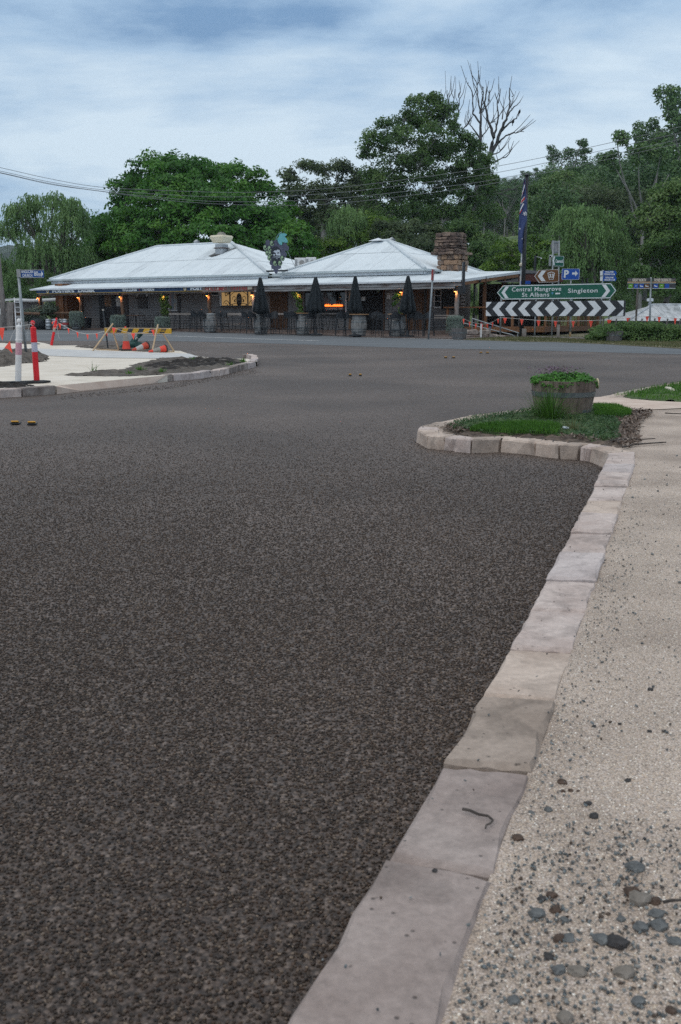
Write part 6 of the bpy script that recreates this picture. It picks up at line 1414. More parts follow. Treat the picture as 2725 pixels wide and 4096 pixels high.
MB().box((0, .55, .9), (1.8, .05, 1.7)).build('wall', M_core, rb)
# ---- ramp rails, guide posts, retaining stones, low timber fence, roof behind the hedge
hr = thing('handrail', 'pair of galvanised pipe handrails sloping down beside the deck', 'handrail', gnd(1999, 1346, .03)); o_ = hr.location
cc = lambda x, y, Y: at(x, y, Y)-o_
Yh = o_.y
MB().tube([cc(1889, 1274, Yh+1), cc(2082, 1334, Yh-.5)], .026, 8).build('rail', M_pole, hr); MB().tube([cc(1853, 1292, Yh+1), cc(2045, 1338, Yh-.4), cc(2056, 1343, Yh-.4), cc(2060, 1352, Yh-.4)], .026, 8).build('rail', M_pole, hr)
MB().tube([cc(2072, 1330, Yh-.4), cc(2070, 1353, Yh-.4)], .026, 8).build('post', M_pole, hr); MB().tube([cc(1889, 1274, Yh+1), cc(1889, 1320, Yh+1)], .026, 8).build('post', M_pole, hr)
p = gnd(1924, 1351, .03); gpo = thing('guide_post', 'white guide post with a red top on the grass by the bunting', 'guide post', p); s = mpp(p.y)
MB().box((0, 0, 29*s), (.07, .05, 58*s)).build('post', M_paint, gpo); MB().box((0, 0, 57*s), (.075, .055, 5*s)).build('cap', M_red, gpo)
p = gnd(1960, 1351, .03); gpo = thing('marker_stake', 'short timber stake with a blue top beside the retaining stones', 'stake', p)
MB().box((0, 0, 20*s), (.05, .05, 40*s)).build('stake', M_slab, gpo); MB().box((0, 0, 40*s), (.055, .055, 9*s)).build('cap', mat('blue_tip', (0.02, 0.10, 0.22)), gpo)
rw = thing('retaining_wall', 'low wall of rough sandstone blocks below the deck', 'stone wall', gnd(1930, 1350, .03)); ro = rw.location; s = mpp(ro.y)
for (x0_, x1_, y0_, y1_) in ((1869, 1918, 1321, 1340), (1919, 1963, 1321, 1340), (1930, 1953, 1337, 1351), (1963, 1985, 1337, 1352), (1985, 2000, 1340, 1352), (2001, 2026, 1341, 1352), (1868, 1894, 1341, 1347)):
    b = MB().box(((((x0_+x1_)/2-1930)*s), .5, (1350-(y0_+y1_)/2)*s), ((x1_-x0_)*s-.02, .5, (y1_-y0_)*s), bev=.05); b.v = [(x+rt.gauss(0, .02), y+rt.gauss(0, .02), z+rt.gauss(0, .015)) for x, y, z in b.v]; b.build('stone', M_sandstoned, rw)
lf_ = thing('timber_fence', 'low grey timber rail fence behind the sign posts', 'fence', gnd(2200, 1356, .03)); lo_ = lf_.location; Yq = lambda x: lo_.y+1.0-(x-2200)*.012
for (xa, xb) in ((2100, 2215), (2217, 2340), (2352, 2410)): MB().beam(at(xa, 1350+(xa-2100)*.018, Yq(xa))-lo_, at(xb, 1350+(xb-2100)*.018, Yq(xb))-lo_, .10, .13).build('rail', M_slab, lf_)
for px, y0_, y1_ in ((2096, 1316, 1353), (2347, 1338, 1364), (2232, 1300, 1356)): s = mpp(Yq(px)); q = at(px, y1_, Yq(px))-lo_; MB().box((q.x, q.y, q.z+(y1_-y0_)*s/2), (.17 if px != 2232 else .1, .14, (y1_-y0_)*s)).build('post', M_slab, lf_)
ct_ = thing('cottage', 'small cottage with a weathered iron hip roof behind the right-hand hedge', 'cottage', at(2640, 1267, 58)); co = ct_.location; Yc = 58
zap, zev = 1+45*mpp(60)-co.z, 1-16*mpp(57)-co.z; xe0 = (2493-2640)*mpp(57); xe1 = (2850-2640)*mpp(57); xa0 = (2653-2640)*mpp(60); xa1 = (2790-2640)*mpp(60)
M_roofo = mat('old_roof_iron', (0.30, 0.32, 0.33), (0.58, 0.60, 0.62), .6, 2.2, 9, c3=(0.48, 0.50, 0.52), stretch=(1.5, .5, .5))
crf = sub('roof', ct_)
roof_face(crf, [(xe0, -1.0, zev), (xe1, -1.0, zev), (xa1, 2.2, zap), (xa0, 2.2, zap)], (0, 9), m=M_roofo); roof_face(crf, [(xe1, 5.4, zev), (xe0, 5.4, zev), (xa0, 2.2, zap), (xa1, 2.2, zap)], plain=True, m=M_roofo); roof_face(crf, [(xe0, 5.4, zev), (xe0, -1.0, zev), (xa0, 2.2, zap)], plain=True, m=M_roofo); roof_face(crf, [(xe1, -1, zev), (xe1, 5.4, zev), (xa1, 2.2, zap)], plain=True, m=M_roofo)
MB().tube([(xe0, -1, zev+.03), (xa0, 2.2, zap+.03), (xa1, 2.2, zap+.03)], .07, 6).build('ridge_cap', M_roofo, ct_)
MB().box(((xe0+xe1)/2, 2.2, zev-.5), (xe1-xe0-.8, 5.4, 1.0)).build('wall', M_board, ct_)
MB().tube([(.05, 2.2, zap-.1), (.05, 2.2, zap+.25)], .10, 8).build('flue', M_steel, ct_); MB().lathe([(.20, zap+.22), (.20, zap+.38), (.06, zap+.4)], 10, (.05, 2.2, 0)).build('flue_cap', M_gutw, ct_)
# ================================================================= grape-shaped sign and air conditioners on the roof
Yg = 53.0; go_ = at(1106, 1095, Yg); GS = thing('grape_sign', 'bunch of grapes cut-out sign with a bearded face standing on the roof', 'sign', go_); s = mpp(Yg)
def G(x, y): return ((x-476)*.1594*s, (1095-(920+y*.1594))*s)
M_grp = mat('grape_purple', (0.055, 0.062, 0.10), (0.10, 0.105, 0.155), .6, 9); M_grd = mat('grape_dark', (0.022, 0.028, 0.04), rough=.6); M_grl = mat('grape_highlight', (0.27, 0.40, 0.23), (0.33, 0.46, 0.28), .6, 9); M_teal = mat('vine_leaf_teal', (0.10, 0.36, 0.40), (0.16, 0.44, 0.47), .6, 12)
def disc(x, y, rx, ry, m, yy, nm, th=.006, n_=18, par=GS):
    cx_, cz_ = G(x, y); b = MB(); b.prism([(cx_+rx*.1594*s*math.cos(-k*2*math.pi/n_), cz_+ry*.1594*s*math.sin(-k*2*math.pi/n_)) for k in range(n_)], off(yy), th); return b.build(nm, m, par)
GR = [(275, 360, 55, 70), (380, 370, 55, 66), (470, 370, 55, 70), (215, 480, 52, 76), (320, 490, 60, 72), (265, 610, 55, 62), (315, 720, 55, 72), (350, 840, 40, 55), (450, 850, 52, 60), (572, 845, 54, 62), (630, 730, 54, 70), (690, 640, 50, 60), (735, 490, 54, 70), (690, 400, 45, 60), (640, 470, 60, 70), (400, 500, 100, 110), (500, 470, 90, 120), (480, 700, 140, 160), (470, 560, 180, 180), (600, 580, 100, 120), (480, 920, 90, 80), (465, 1010, 62, 60), (470, 1060, 35, 40), (350, 620, 100, 110), (450, 780, 110, 110), (400, 930, 50, 60), (540, 930, 45, 60)]
b = MB()
for k, (x, y, rx, ry) in enumerate(GR):
    cx_, cz_ = G(x, y); b.prism([(cx_+rx*.1594*s*math.cos(-i*2*math.pi/16), cz_+ry*.1594*s*math.sin(-i*2*math.pi/16)) for i in range(16)], off(.0004*k), .04)
b.build('grape_board', M_grp, GS)
disc(470, 600, 125, 150, M_grd, -.006, 'face_hair'); disc(480, 790, 105, 105, M_grd, -.007, 'face_beard')
for x, y in ((215, 480), (320, 500), (265, 610), (315, 730), (630, 730), (450, 850), (572, 850), (380, 380), (330, 620)):
    disc(x, y, 48, 58, M_grl, -.010, 'grape_highlight'); disc(x+9, y-9, 42, 50, M_grd, -.014, 'grape_highlight'); disc(x-10, y-25, 28, 32, M_grl, -.018, 'grape_highlight'); disc(x+28, y+25, 11, 14, M_grl, -.018, 'grape_highlight')
def gpoly(pts, m, yy, nm):
    q = [G(*p_) for p_ in pts]
    if sum(q[i][0]*q[(i+1) % len(q)][1]-q[(i+1) % len(q)][0]*q[i][1] for i in range(len(q))) > 0: q = q[::-1]
    b = MB(); b.prism(q, off(yy), .004); b.build(nm, m, GS)
M_fc = mat('sign_face', (0.50, 0.55, 0.62), rough=.6)
gpoly([(410, 580), (440, 545), (490, 550), (500, 525), (560, 535), (575, 600), (585, 650), (580, 700), (530, 680), (470, 660), (465, 600)], M_fc, -.012, 'face')
gpoly([(390, 650), (440, 630), (455, 650), (430, 675)], M_fc, -.012, 'face'); gpoly([(360, 705), (470, 690), (570, 690), (560, 712), (460, 705)], M_fc, -.0125, 'face'); gpoly([(465, 740), (500, 728), (522, 750), (495, 742)], M_fc, -.0125, 'face')
gpoly([(500, 595), (555, 590), (550, 620), (505, 618)], M_grd, -.017, 'face_eye'); gpoly([(405, 610), (455, 600), (450, 625), (410, 630)], M_grd, -.017, 'face_eye'); gpoly([(455, 665), (560, 668), (590, 690), (440, 690)], M_grd, -.017, 'face_moustache')
gpoly([(510, 275), (545, 230), (560, 170), (610, 145), (690, 145), (745, 165), (735, 190), (690, 225), (735, 265), (755, 310), (765, 360), (700, 365), (630, 345), (625, 410), (600, 425), (560, 400), (520, 340)], M_teal, -.03, 'vine_leaf')
sp = [Vector((G(x, y)[0], .01, G(x, y)[1])) for x, y in ((475, 300), (490, 240), (520, 190), (565, 145), (620, 115))]; MB().tube(sp, [.022, .02, .02, .024, .03], 6).build('stalk', mat('stalk_teal', (0.16, 0.28, 0.30)), GS)
for x0_, y0_, x1_, y1_, d0, d1 in ((360, 880, 362, 1010, .05, .05), (588, 880, 590, 1005, .05, .05), (750, 560, 925, 935, .05, 1.2)):
    (ax, az), (bx, bz) = G(x0_, y0_), G(x1_, y1_); MB().tube([(ax, d0, az), (bx, d1, bz)], .014, 6).build('stay', M_pole, GS)
(ax, az), (bx, bz) = G(225, 1030), G(740, 1005); MB().beam((ax, .05, az), (bx, .4, bz), .05, .05).build('foot_rail', M_black, GS); MB().beam((ax, .35, az-.02), (bx, .75, bz-.02), .05, .05).build('foot_rail', M_black, GS)
for i, (x0_, x1_, y0_, y1_, lb) in enumerate(((1179, 1222, 1033, 1068, 'white air conditioner on the roof beside the grape sign, left of two'), (1223, 1265, 1031, 1066, 'white air conditioner on the roof, right of two, partly behind the ridge'))):
    Yq_ = 58.5; s = mpp(Yq_); c_ = at((x0_+x1_)/2, y1_, Yq_); W_, H_ = (x1_-x0_)*s, (y1_-y0_+4)*s
    ac = thing('air_conditioner', lb, 'air conditioner', c_-Vector((0, 0, 4*s)), 0, 'air conditioners on the tavern roof')
    MB().box((0, .18, H_/2), (W_-.02, .36, H_), bev=.02).build('case', M_paint, ac)
    for k in range(7): MB().box((-W_*.34, -.008, H_*(.14+.11*k)), (W_*.2, .012, H_*.07)).build('grille_slat', M_sback, ac)
    MB().lathe([(W_*.24, -.004), (W_*.24, .004)], 20).build('fan_grille', mat('fan_grille', (0.20, 0.19, 0.18), (0.3, 0.29, 0.28), .6, 30), ac).matrix_local = Matrix.Translation((W_*.17, -.012, H_*.5)) @ Matrix.Rotation(R(90), 4, 'X')
    for sx in (-.3, .3): MB().box((W_*sx, .18, -.25), (.06, .34, .5)).build('foot', M_steel, ac)
# ================================================================= roadworks on the left
M_or = mat('safety_red', (0.62, 0.012, 0.02), (0.70, 0.02, 0.028), .45, 4)
M_orf = mat('bunting_red', (0.92, 0.085, 0.055), (0.98, 0.12, 0.08), .7, 4)
M_cone = mat('cone_red', (0.70, 0.055, 0.035), (0.80, 0.085, 0.05), .5, 4)
M_coned = mat('cone_dirty_red', (0.42, 0.055, 0.03), (0.60, 0.09, 0.05), .6, 5)
M_refl = mat('reflective_band', (0.42, 0.42, 0.52), (0.52, 0.52, 0.60), .35, 9)
M_refd = mat('dirty_reflective', (0.25, 0.23, 0.20), (0.36, 0.34, 0.31), .6, 6)
M_wpl = mat('white_plastic', (0.62, 0.60, 0.58), (0.74, 0.73, 0.72), .4, 4)
M_pink = mat('faded_pink_band', (0.50, 0.26, 0.30), (0.58, 0.33, 0.38), .45, 30)
M_rub2 = mat('black_rubber', (0.014, 0.014, 0.015), (0.03, 0.03, 0.03), .7, 8)
M_rope = mat('white_rope', (0.55, 0.54, 0.52), rough=.8)
M_pine = mat('raw_pine', (0.46, 0.32, 0.19), (0.60, 0.45, 0.29), .7, 5, stretch=(4, 4, .6))
def bollard(base, top, label, mb, bands, base_plate=True):
    """T-top bollard; bands = [(z0, z1, material)] as shares of the height"""
    base = Vector(base); v = Vector(top)-base; H = v.length; t = thing('bollard', label, 'bollard', base)
    q = Vector((0, 0, 1)).rotation_difference(v.normalized()); t.rotation_mode = 'QUATERNION'; t.rotation_quaternion = q
    r = .046*H/.98
    MB().lathe([(r*1.02, 0), (r*1.0, H*.64), (r*1.0, H*.65), (r*1.12, H*.655), (r*1.12, H*.68), (r*1.0, H*.685), (r*.98, H*.845), (r*1.02, H*.85), (r*1.02, H*.88), (r*.8, H*.89), (r*.42, H*.90), (r*.40, H*.935)], 20).build('body', mb, t, smooth=False)
    MB().lathe([(r*.40, H*.93), (r*.72, H*.94), (r*.76, H*.965), (r*.62, H*.99), (r*.3, H)], 16).build('knob', mb, t, smooth=True)
    for z0, z1, m in bands: MB().lathe([(r*1.03, H*z0), (r*1.03, H*z1)], 20).build('band', m, t)
    return t
bw = gnd(73, 1531, .13); br = gnd(148, 1527, .13); sc_ = mpp(bw.y)
def up(px, py, p): return at(px, py, p.y)
bollard(bw, up(77, 1274, bw), 'white bollard with a faded pink band, nearest the left edge of the picture', M_wpl, [(.44, .63, M_pink)])
bollard(br, up(131, 1282, br), 'upright red bollard with a pale reflective band beside the white one', M_or, [(.49, .645, M_refl)])
t = thing('rubber_foot', 'black rubber foot strip under the white and red bollards', 'rubber base', ((bw+br)/2)-Vector((0, 0, .02)))
v = (br-bw).normalized(); b = MB(); c_ = Vector((0, 0, 0))
for p_, w_ in ((bw, .30), (br, .30)):
    b.lathe([(w_*.5, .0), (w_*.48, .02), (w_*.2, .035)], 18, p_-t.location-Vector((0, 0, .01)))
b.build('foot_disc', M_rub2, t); b = MB(); b.beam((bw-v*.22)-t.location+Vector((0, 0, .012)), (br+v*.18)-t.location+Vector((0, 0, .0)), .20, .03, up=(0, 0, 1)); b.build('foot_strip', M_rub2, t)
bf = gnd(206, 1381, .12); bft = up(227, 1271, bf); bollard(bf, bft, 'leaning red bollard with a grey band, in front of the steel kegs', M_or, [(.49, .66, M_refd)])
def bunting(label, pts, flags, r=.006, extra=()):
    """pts: cord; flags: (point, width, height, tilt)"""
    pts = [Vector(p) for p in pts]; o = pts[0].copy(); t = thing('bunting', label, 'bunting', o)
    q = []
    for i in range(len(pts)-1):
        for k in range(6): q.append(pts[i].lerp(pts[i+1], k/6)-o)
    q.append(pts[-1]-o); MB().tube(q, r, 5).build('cord', M_rope, t)
    for e in extra: MB().tube([Vector(p)-o for p in e], r*.8, 5).build('cord', M_rope, t)
    for p_, w_, h_, tl in flags:
        p_ = Vector(p_)-o; b = MB(); n_ = 4; ys = [rt.uniform(-.02, .02) for _ in range(n_+1)]; a = rt.uniform(-.5, .5)
        for i in range(n_):
            k0, k1 = i/n_, (i+1)/n_
            f_ = lambda k, sx: p_+Vector((sx*w_/2*(1-k)*math.cos(a)+tl*k*h_, sx*w_/2*(1-k)*math.sin(a)+.25*w_*math.sin(3*k+a)*k, -h_*k))
            b.poly([f_(k0, -1), f_(k0, 1), f_(k1, 1), f_(k1, -1)])
        b.build('flag', M_orf, t)
    return t
s = sc_; U = lambda x, y, Y=bw.y: at(x, y, Y)
bunting('cord tied between the white and red bollards with one large red flag at the edge', [U(-120, 1330), U(0, 1310), U(65, 1306), U(88, 1304), U(128, 1296)],
        [(U(3, 1311), 36*s, 50*s, .05)], .0035, extra=[[U(66, 1306), U(52, 1335), U(40, 1364)], [U(20, 1391), U(-2, 1410), U(-40, 1440)], [U(120, 1298), U(113, 1320), U(111, 1352), U(113, 1355)], [U(128, 1292), U(118, 1290), U(120, 1298), U(132, 1302), U(138, 1296), U(130, 1290)]])
t = thing('bunting', 'single red flag hanging askew from a loose cord left of the white bollard', 'bunting', U(40, 1364)); o = t.location
b = MB(); P_ = [U(40, 1364)-o, U(18, 1391)-o, U(34, 1397)-o, U(51, 1414)-o, U(46, 1392)-o]
b.poly([P_[0], P_[1], P_[2]]); b.poly([P_[0], P_[2], P_[4]]); b.poly([P_[2], P_[3], P_[4]]); b.build('flag', M_orf, t)
MB().tube([P_[0], U(45, 1350)-o, U(66, 1307)-o], .003, 5).build('cord', M_rope, t)
Yb = bf.y; lerpY = lambda x: Yb+(29.3-Yb)*(x-240)/(455-240)
pl_ = [(232, 1290), (245, 1297), (274, 1313), (310, 1328), (350, 1336.5), (387, 1334), (420, 1324), (447, 1311)]
bunting('sagging line of small red flags from the leaning bollard to the striped barrier', [at(x, y, lerpY(x)) for x, y in pl_],
        [(at(x, y, lerpY(x)), w_*mpp(lerpY(x)), h_*mpp(lerpY(x)), .03) for x, y, w_, h_ in ((239, 1294, 12, 24), (274, 1314, 9, 22), (310, 1329, 9, 23), (350, 1337.5, 9, 23), (387, 1334, 9, 24), (428, 1332, 6, 14))], .006,
        extra=[[at(224, 1278, Yb), at(216, 1302, Yb), at(214, 1318, Yb)], [at(228, 1290, Yb), at(232, 1325, Yb), at(236, 1350, Yb), at(241, 1354, Yb)]])
t = thing('flag_tangle', 'tangle of crumpled red flags knotted on top of the leaning red bollard', 'bunting', at(220, 1300, Yb-.1)); o = t.location; b = MB()
for k in range(5):
    x, y = 212+k*5, 1298+rt.uniform(-10, 16); p_ = [at(x+rt.uniform(-7, 7), y+rt.uniform(-9, 9), Yb-.12+rt.uniform(-.08, .0))-o for _ in range(3)]; b.poly(p_)
b.poly([at(209, 1318, Yb-.1)-o, at(216, 1296, Yb-.14)-o, at(221, 1300, Yb-.1)-o]); b.build('flag', M_orf, t)
# ---- striped barrier board on pine trestles
Yr = lambda x: 29.2+(27.9-29.2)*(x-419)/(685-419)
A_, B_ = at(419, 1322, Yr(419)), at(685, 1324.5, Yr(685)); ba_ = math.atan2(B_.y-A_.y, B_.x-A_.x); bo = at(552, 1323, Yr(552)); bo.z = T(bo.y)+.12
BR = thing('road_barrier', 'yellow and black striped barrier board marked CCC on pine trestle legs', 'barrier', bo, ba_); BI = (Matrix.Translation(bo) @ Matrix.Rotation(ba_, 4, 'Z')).inverted()
Bq = lambda x, y: BI @ at(x, y, Yr(x))
lx, rx = Bq(419, 1322).x, Bq(685, 1324).x; hb = 22*mpp(28.6); zc_ = Bq(552, 1323).z; slope = 0.0
M_yel = mat('barrier_yellow', (0.44, 0.24, 0.008), (0.52, 0.30, 0.014), .5, 4)
bd = MB().box(((lx+rx)/2, 0, zc_), (rx-lx, .025, hb)).build('board', M_yel, BR)
pit = (rx-lx)/6.15
for k in range(6):
    c_ = lx+pit*(k+.42); w_ = pit*.45; sh = hb*.55
    b = MB(); b.prism([(c_-w_*.5-sh*.5, zc_-hb*.40), (c_+w_*.5-sh*.5, zc_-hb*.40), (c_+w_*.5+sh*.5, zc_+hb*.40), (c_-w_*.5+sh*.5, zc_+hb*.40)][::-1], off(-.017), .004); b.build('stripe', M_sb, bd)
for z_ in (-.45, .45): MB().box(((lx+rx)/2, -.004, zc_+hb*z_), (rx-lx, .028, hb*.10)).build('edge_strip', M_pine, bd)
for k in (0, 5): text('CCC', .085, M_yel, bd, (lx+pit*(k+.42), -.0185, zc_), bold=.003)
def leg(x0, y0, x1, y1, d0, d1, w_=.034): a, c_ = Bq(x0, y0), Bq(x1, y1); a.y += d0; c_.y += d1; c_.z = max(c_.z, -.02); MB().beam(a, c_, w_, .03, up=(0, 1, 0)).build('leg', M_pine, BR)
leg(456, 1294, 406, 1403, -.035, -.35); leg(447, 1320, 447, 1402, .03, .3); leg(636, 1297, 638, 1408, -.035, -.3); leg(641, 1320, 664, 1408, .03, .35)
leg(414, 1396, 447, 1402, -.3, .3, .03); leg(640, 1402, 662, 1408, -.28, .33, .03)
bunting('short swag of three red flags strung across the striped barrier board', [at(450, 1309, Yr(450)-.1), at(466, 1315, Yr(466)-.1), at(500, 1327, Yr(500)-.1), at(532, 1333, Yr(532)-.1), at(575, 1330, Yr(575)-.1), at(612, 1320, Yr(612)-.1), at(636, 1309, Yr(636)-.1)],
        [(at(456, 1311, Yr(456)-.12), 17*mpp(29), 24*mpp(29), -.1), (at(533, 1333, Yr(533)-.12), 17*mpp(29), 25*mpp(29), .0), (at(611, 1319, Yr(611)-.12), 14*mpp(28), 26*mpp(28), .2)], .005)
# ---- cones, sandbag, star picket
def cone(loc, H, label, mats, rot=None, flange=True):
    t = thing('traffic_cone', label, 'traffic cone', loc)
    if rot: t.rotation_euler = rot
    b = MB(); w_ = H*.27
    if flange: b.box((0, 0, .014), (w_*2, w_*2, .028), bev=.01)
    else: b.lathe([(H*.205, 0), (H*.21, .025), (H*.195, .035)], 20)
    b.build('base', M_rub2, t)
    r = lambda q: H*((.185-.15*q) if flange else (.195-.15*q))
    zs = [(.03, .38, mats[0]), (.38, .78, mats[1]), (.78, 1.0, mats[0])]
    for a, c_, m in zs: MB().lathe([(r(a), H*a), (r(c_), H*c_)], 22).build('cone_body' if m is not mats[1] else 'cone_band', m, t, smooth=False)
    return t
p = gnd(506, 1400, .13); cone(p, (1400-1308)*mpp(p.y), 'standing red traffic cone with a grimy grey band behind the barrier', (M_cone, M_refd))
a, c_ = gnd(600, 1404, .13), None; Hc = .60
a = at(590, 1392, 28.6); tip = at(531, 1404, 28.2); dv = (tip-a); 
def lying(base_c, tipp, label, mats):
    d = (tipp-base_c); H = d.length; q = Vector((0, 0, 1)).rotation_difference(d.normalized()); t = cone(base_c, H, label, mats, flange=False); t.rotation_mode = 'QUATERNION'; t.rotation_quaternion = q; return t
gz = T(28.5)+.12
lying(Vector((at(590, 1380, 28.7).x, 28.7, gz+.17)), Vector((at(530, 1403, 28.3).x, 28.3, gz+.05)), 'dirty traffic cone lying on its side with its black base facing right', (M_coned, mat('cone_dirty_white', (0.40, 0.39, 0.37), (0.5, 0.5, 0.48), .6, 6)))
lying(Vector((at(660, 1398, 27.9).x, 28.1, gz+.10)), Vector((at(590, 1404, 27.6).x, 27.8, gz+.02)), 'flattened traffic cone lying behind the right trestle of the barrier', (M_cone, M_refd))
M_bag = mat('green_sandbag', (0.004, 0.035, 0.03), (0.012, 0.07, 0.06), .6, 7, 6, .6, 20, bdist=.02)
p = gnd(520, 1398, .13); p.y += .35; t = thing('sandbag', 'dark green sandbag with a tied neck slumped behind the standing cone', 'sandbag', p)
bm = bmesh.new(); bmesh.ops.create_icosphere(bm, subdivisions=3, radius=1)
for v_ in bm.verts:
    n_ = _nz.noise(v_.co*1.7+Vector((3, 1, 2)))*.25+_nz.noise(v_.co*4)*.08; v_.co = Vector((v_.co.x*.28*(1+n_), v_.co.y*.22*(1+n_), .12+v_.co.z*.13*(1+n_)))
me = bpy.data.meshes.new('bag'); bm.to_mesh(me); bm.free(); me.materials.append(M_bag); me.polygons.foreach_set('use_smooth', [True]*len(me.polygons)); link('bag', me, t)
b = MB(); b.tube([(.05, 0, .2), (.10, 0, .28), (.15, .0, .31), (.20, .02, .38), (.26, .03, .47)], [.12, .09, .045, .06, .09], 9); b.build('neck', M_bag, t); MB().tube([(.11, -.06, .24), (.13, -.07, .31), (.16, -.05, .35), (.19, -.02, .30)], .014, 5).build('tie', M_rope, t)
b = MB(); b.lathe([(.0, 0), (.12, .02), (.10, .10), (.02, .13)], 9, (-.28, .05, 0)); b.build('bag_corner', M_bag, t)
p = gnd(433, 1395, .12); tp = at(413, 1239, p.y+.2); sp_ = thing('star_picket', 'thin dark steel picket leaning left behind the barrier trestle', 'stake', p)
MB().beam((0, 0, -.05), tp-p, .035, .035).build('picket', M_black, sp_); MB().lathe([(.03, -.03), (.032, .02)], 8, tp-p).build('cap', M_refd, sp_)
# ---- Anglican church sign
p = gnd(106, 1422, .12); tp = at(72, 1079, p.y); cs_ = thing('street_sign', 'blue Anglican Church 80m fingerboard on a leaning grey pole', 'street sign', p)
MB().tube([(0, 0, -.05), tp-p], .034, 10).build('pole', M_pole, cs_, smooth=True)
Yc = p.y; fc = lambda x, y: ((at(x, y, Yc)-p).x, (at(x, y, Yc)-p).z)
b = MB(); b.prism([fc(83, 1110), fc(83, 1080), fc(175.5, 1080.5), fc(177, 1110.5)], off(-.02), .025); b = b.build('finger_board', M_blue2 if False else mat('street_sign_blue', (0.008, 0.055, 0.22), (0.01, 0.07, 0.26), .45, 3), cs_)
for y_ in (1080, 1110.3): a, c_ = fc(83, y_), fc(176.5, y_); MB().beam((a[0], -.012, a[1]), (c_[0], -.012, c_[1]), .035, .014).build('trim', M_sback, b)
MB().box((fc(77, 1093)[0], -.01, fc(0, 1093)[1]), (.10, .07, .195)).build('bracket', M_sback, cs_)
def ctx(s_, x0, x1, y, size): a, c_ = fc(x0, y), fc(x1, y); text(s_, size, M_sw, b, ((a[0]+c_[0])/2, -.024, a[1]), fit=c_[0]-a[0], bold=.001)
ctx('ANGLICAN', 86.5, 134.5, 1087.5, .10); ctx('CHURCH', 91.5, 131, 1102.5, .10); ctx('80', 138, 154, 1095.5, .155); ctx('m', 155.5, 166, 1098, .15)
b2 = MB(); b2.prism([fc(167, 1084), fc(174, 1096), fc(167.5, 1107)], off(-.026), .004); b2.build('arrow', M_sw, b)
# ---- items beyond the road at the left
p = gnd(75, 1317, .05); ld_ = thing('ladder', 'white aluminium ladder leaning behind the blue church sign', 'ladder', p); Yl = p.y; M_lad = mat('ladder_white', (0.60, 0.62, 0.65), (0.68, 0.70, 0.72), .4, 5)
q = lambda x, y, d=0: at(x, y, Yl+d)-p
MB().beam(q(66, 1317), q(57.5, 1191, .9), .05, .05, up=(0, 1, 0)).build('rail', M_lad, ld_); MB().beam(q(89, 1317), q(79, 1191, .9), .05, .05, up=(0, 1, 0)).build('rail', M_lad, ld_)
for k in range(6): f_ = .08+k*.155; MB().beam(q(66-8.5*f_, 1317-126*f_, .9*f_), q(89-10*f_, 1317-126*f_, .9*f_), .035, .035).build('rung', M_lad, ld_)
Yp = 60; lf2_ = thing('log_fence', 'heavy timber post with log rails at the left end of the verandah', 'fence', gnd(45, 1316, .05)); lo2 = lf2_.location; Yp = lo2.y-.5
q = lambda x, y: at(x, y, Yp)-lo2; w_ = 24*mpp(Yp)
MB().beam(q(45, 1318), q(43, 1208), w_, w_, up=(0, 1, 0)).build('post', M_postg, lf2_); MB().tube([q(50, 1253), q(85, 1255), q(120, 1254), q(160, 1256)], .09, 8).build('rail', M_post, lf2_); MB().tube([q(-60, 1240), q(20, 1243), q(35, 1244)], .10, 8).build('rail', M_postg, lf2_)
MB().box(q(6, 1246)+Vector((0, -.35, 0)), (.30, .02, .35)).build('notice', M_paper, lf2_)
tt = tub(22, 1311, 74, 26, 'dark half barrel holding a round green bush left of the ladder', M_barrk, back=.3, zo=.05)
foliage('foliage', [clump((-.1, 0, tt[2]+.22), (.52, .45, .32), 700, .10, .06, .6, .3), clump((.3, -.1, tt[2]+.12), (.3, .3, .2), 250, .09, .05, .6, .3)], LM_bush, tt[0])
sh = thing('shed', 'low grey shed with a rolled awning behind the ladder', 'shed', at(80, 1290, 67)); so = sh.location; q = lambda x, y, d=0: at(x, y, 67+d)-so
M_shed = mat('grey_shed_wall', (0.17, 0.165, 0.16), (0.23, 0.225, 0.215), .8, 2, 7)
b = MB(); b.poly([q(-90, 1325), q(176, 1325), q(176, 1206), q(70, 1207), q(-90, 1217)]); b.poly([q(176, 1325), q(176, 1325, 4), q(176, 1206, 4), q(176, 1206)]); b.build('wall', M_shed, sh)
b = MB(); b.poly([q(-90, 1212, -.4), q(70, 1200, -.4), q(178, 1203, -.4), q(178, 1199, 4), q(70, 1192, 4), q(-90, 1204, 4)]); b.build('roof', mat('shed_roof', (0.35, 0.36, 0.36), (0.44, 0.45, 0.45), .6, 3), sh)
MB().tube([q(60, 1202, -.5), q(120, 1203, -.5), q(180, 1201, -.5), q(236, 1198, -.5)], .11, 10).build('awning_roll', mat('awning', (0.45, 0.46, 0.46), (0.54, 0.55, 0.55), .7, 5), sh)
up_ = thing('utility_pole', 'weathered timber pole leaning at the left edge of the picture', 'utility pole', gnd(18, 1322, .0)); uo = up_.location
MB().tube([Vector((0, 0, -.2)), at(11, 1205, uo.y)-uo, at(-4, 1060, uo.y)-uo, at(-40, 700, uo.y)-uo, at(-52, 560, uo.y)-uo], [.16, .14, .13, .12, .11], 10).build('pole', M_postg, up_, smooth=True)
MB().beam(at(-70, 655, uo.y)-uo, at(-20, 665, uo.y)-uo, .1, .1).build('cross_arm', M_postg, up_)
# tap pipe by the bush
p = gnd(212, 1316, .05); tp_ = thing('hoop_rail', 'thin pale metal hoop behind the sprawling bush', 'hoop', p); q = lambda x, y: at(x, y, p.y+1)-p
MB().tube([q(192, 1260), q(193, 1232), q(200, 1225), q(208, 1226), q(214, 1234), q(216, 1250)], .02, 6).build('pipe', M_pole, tp_)
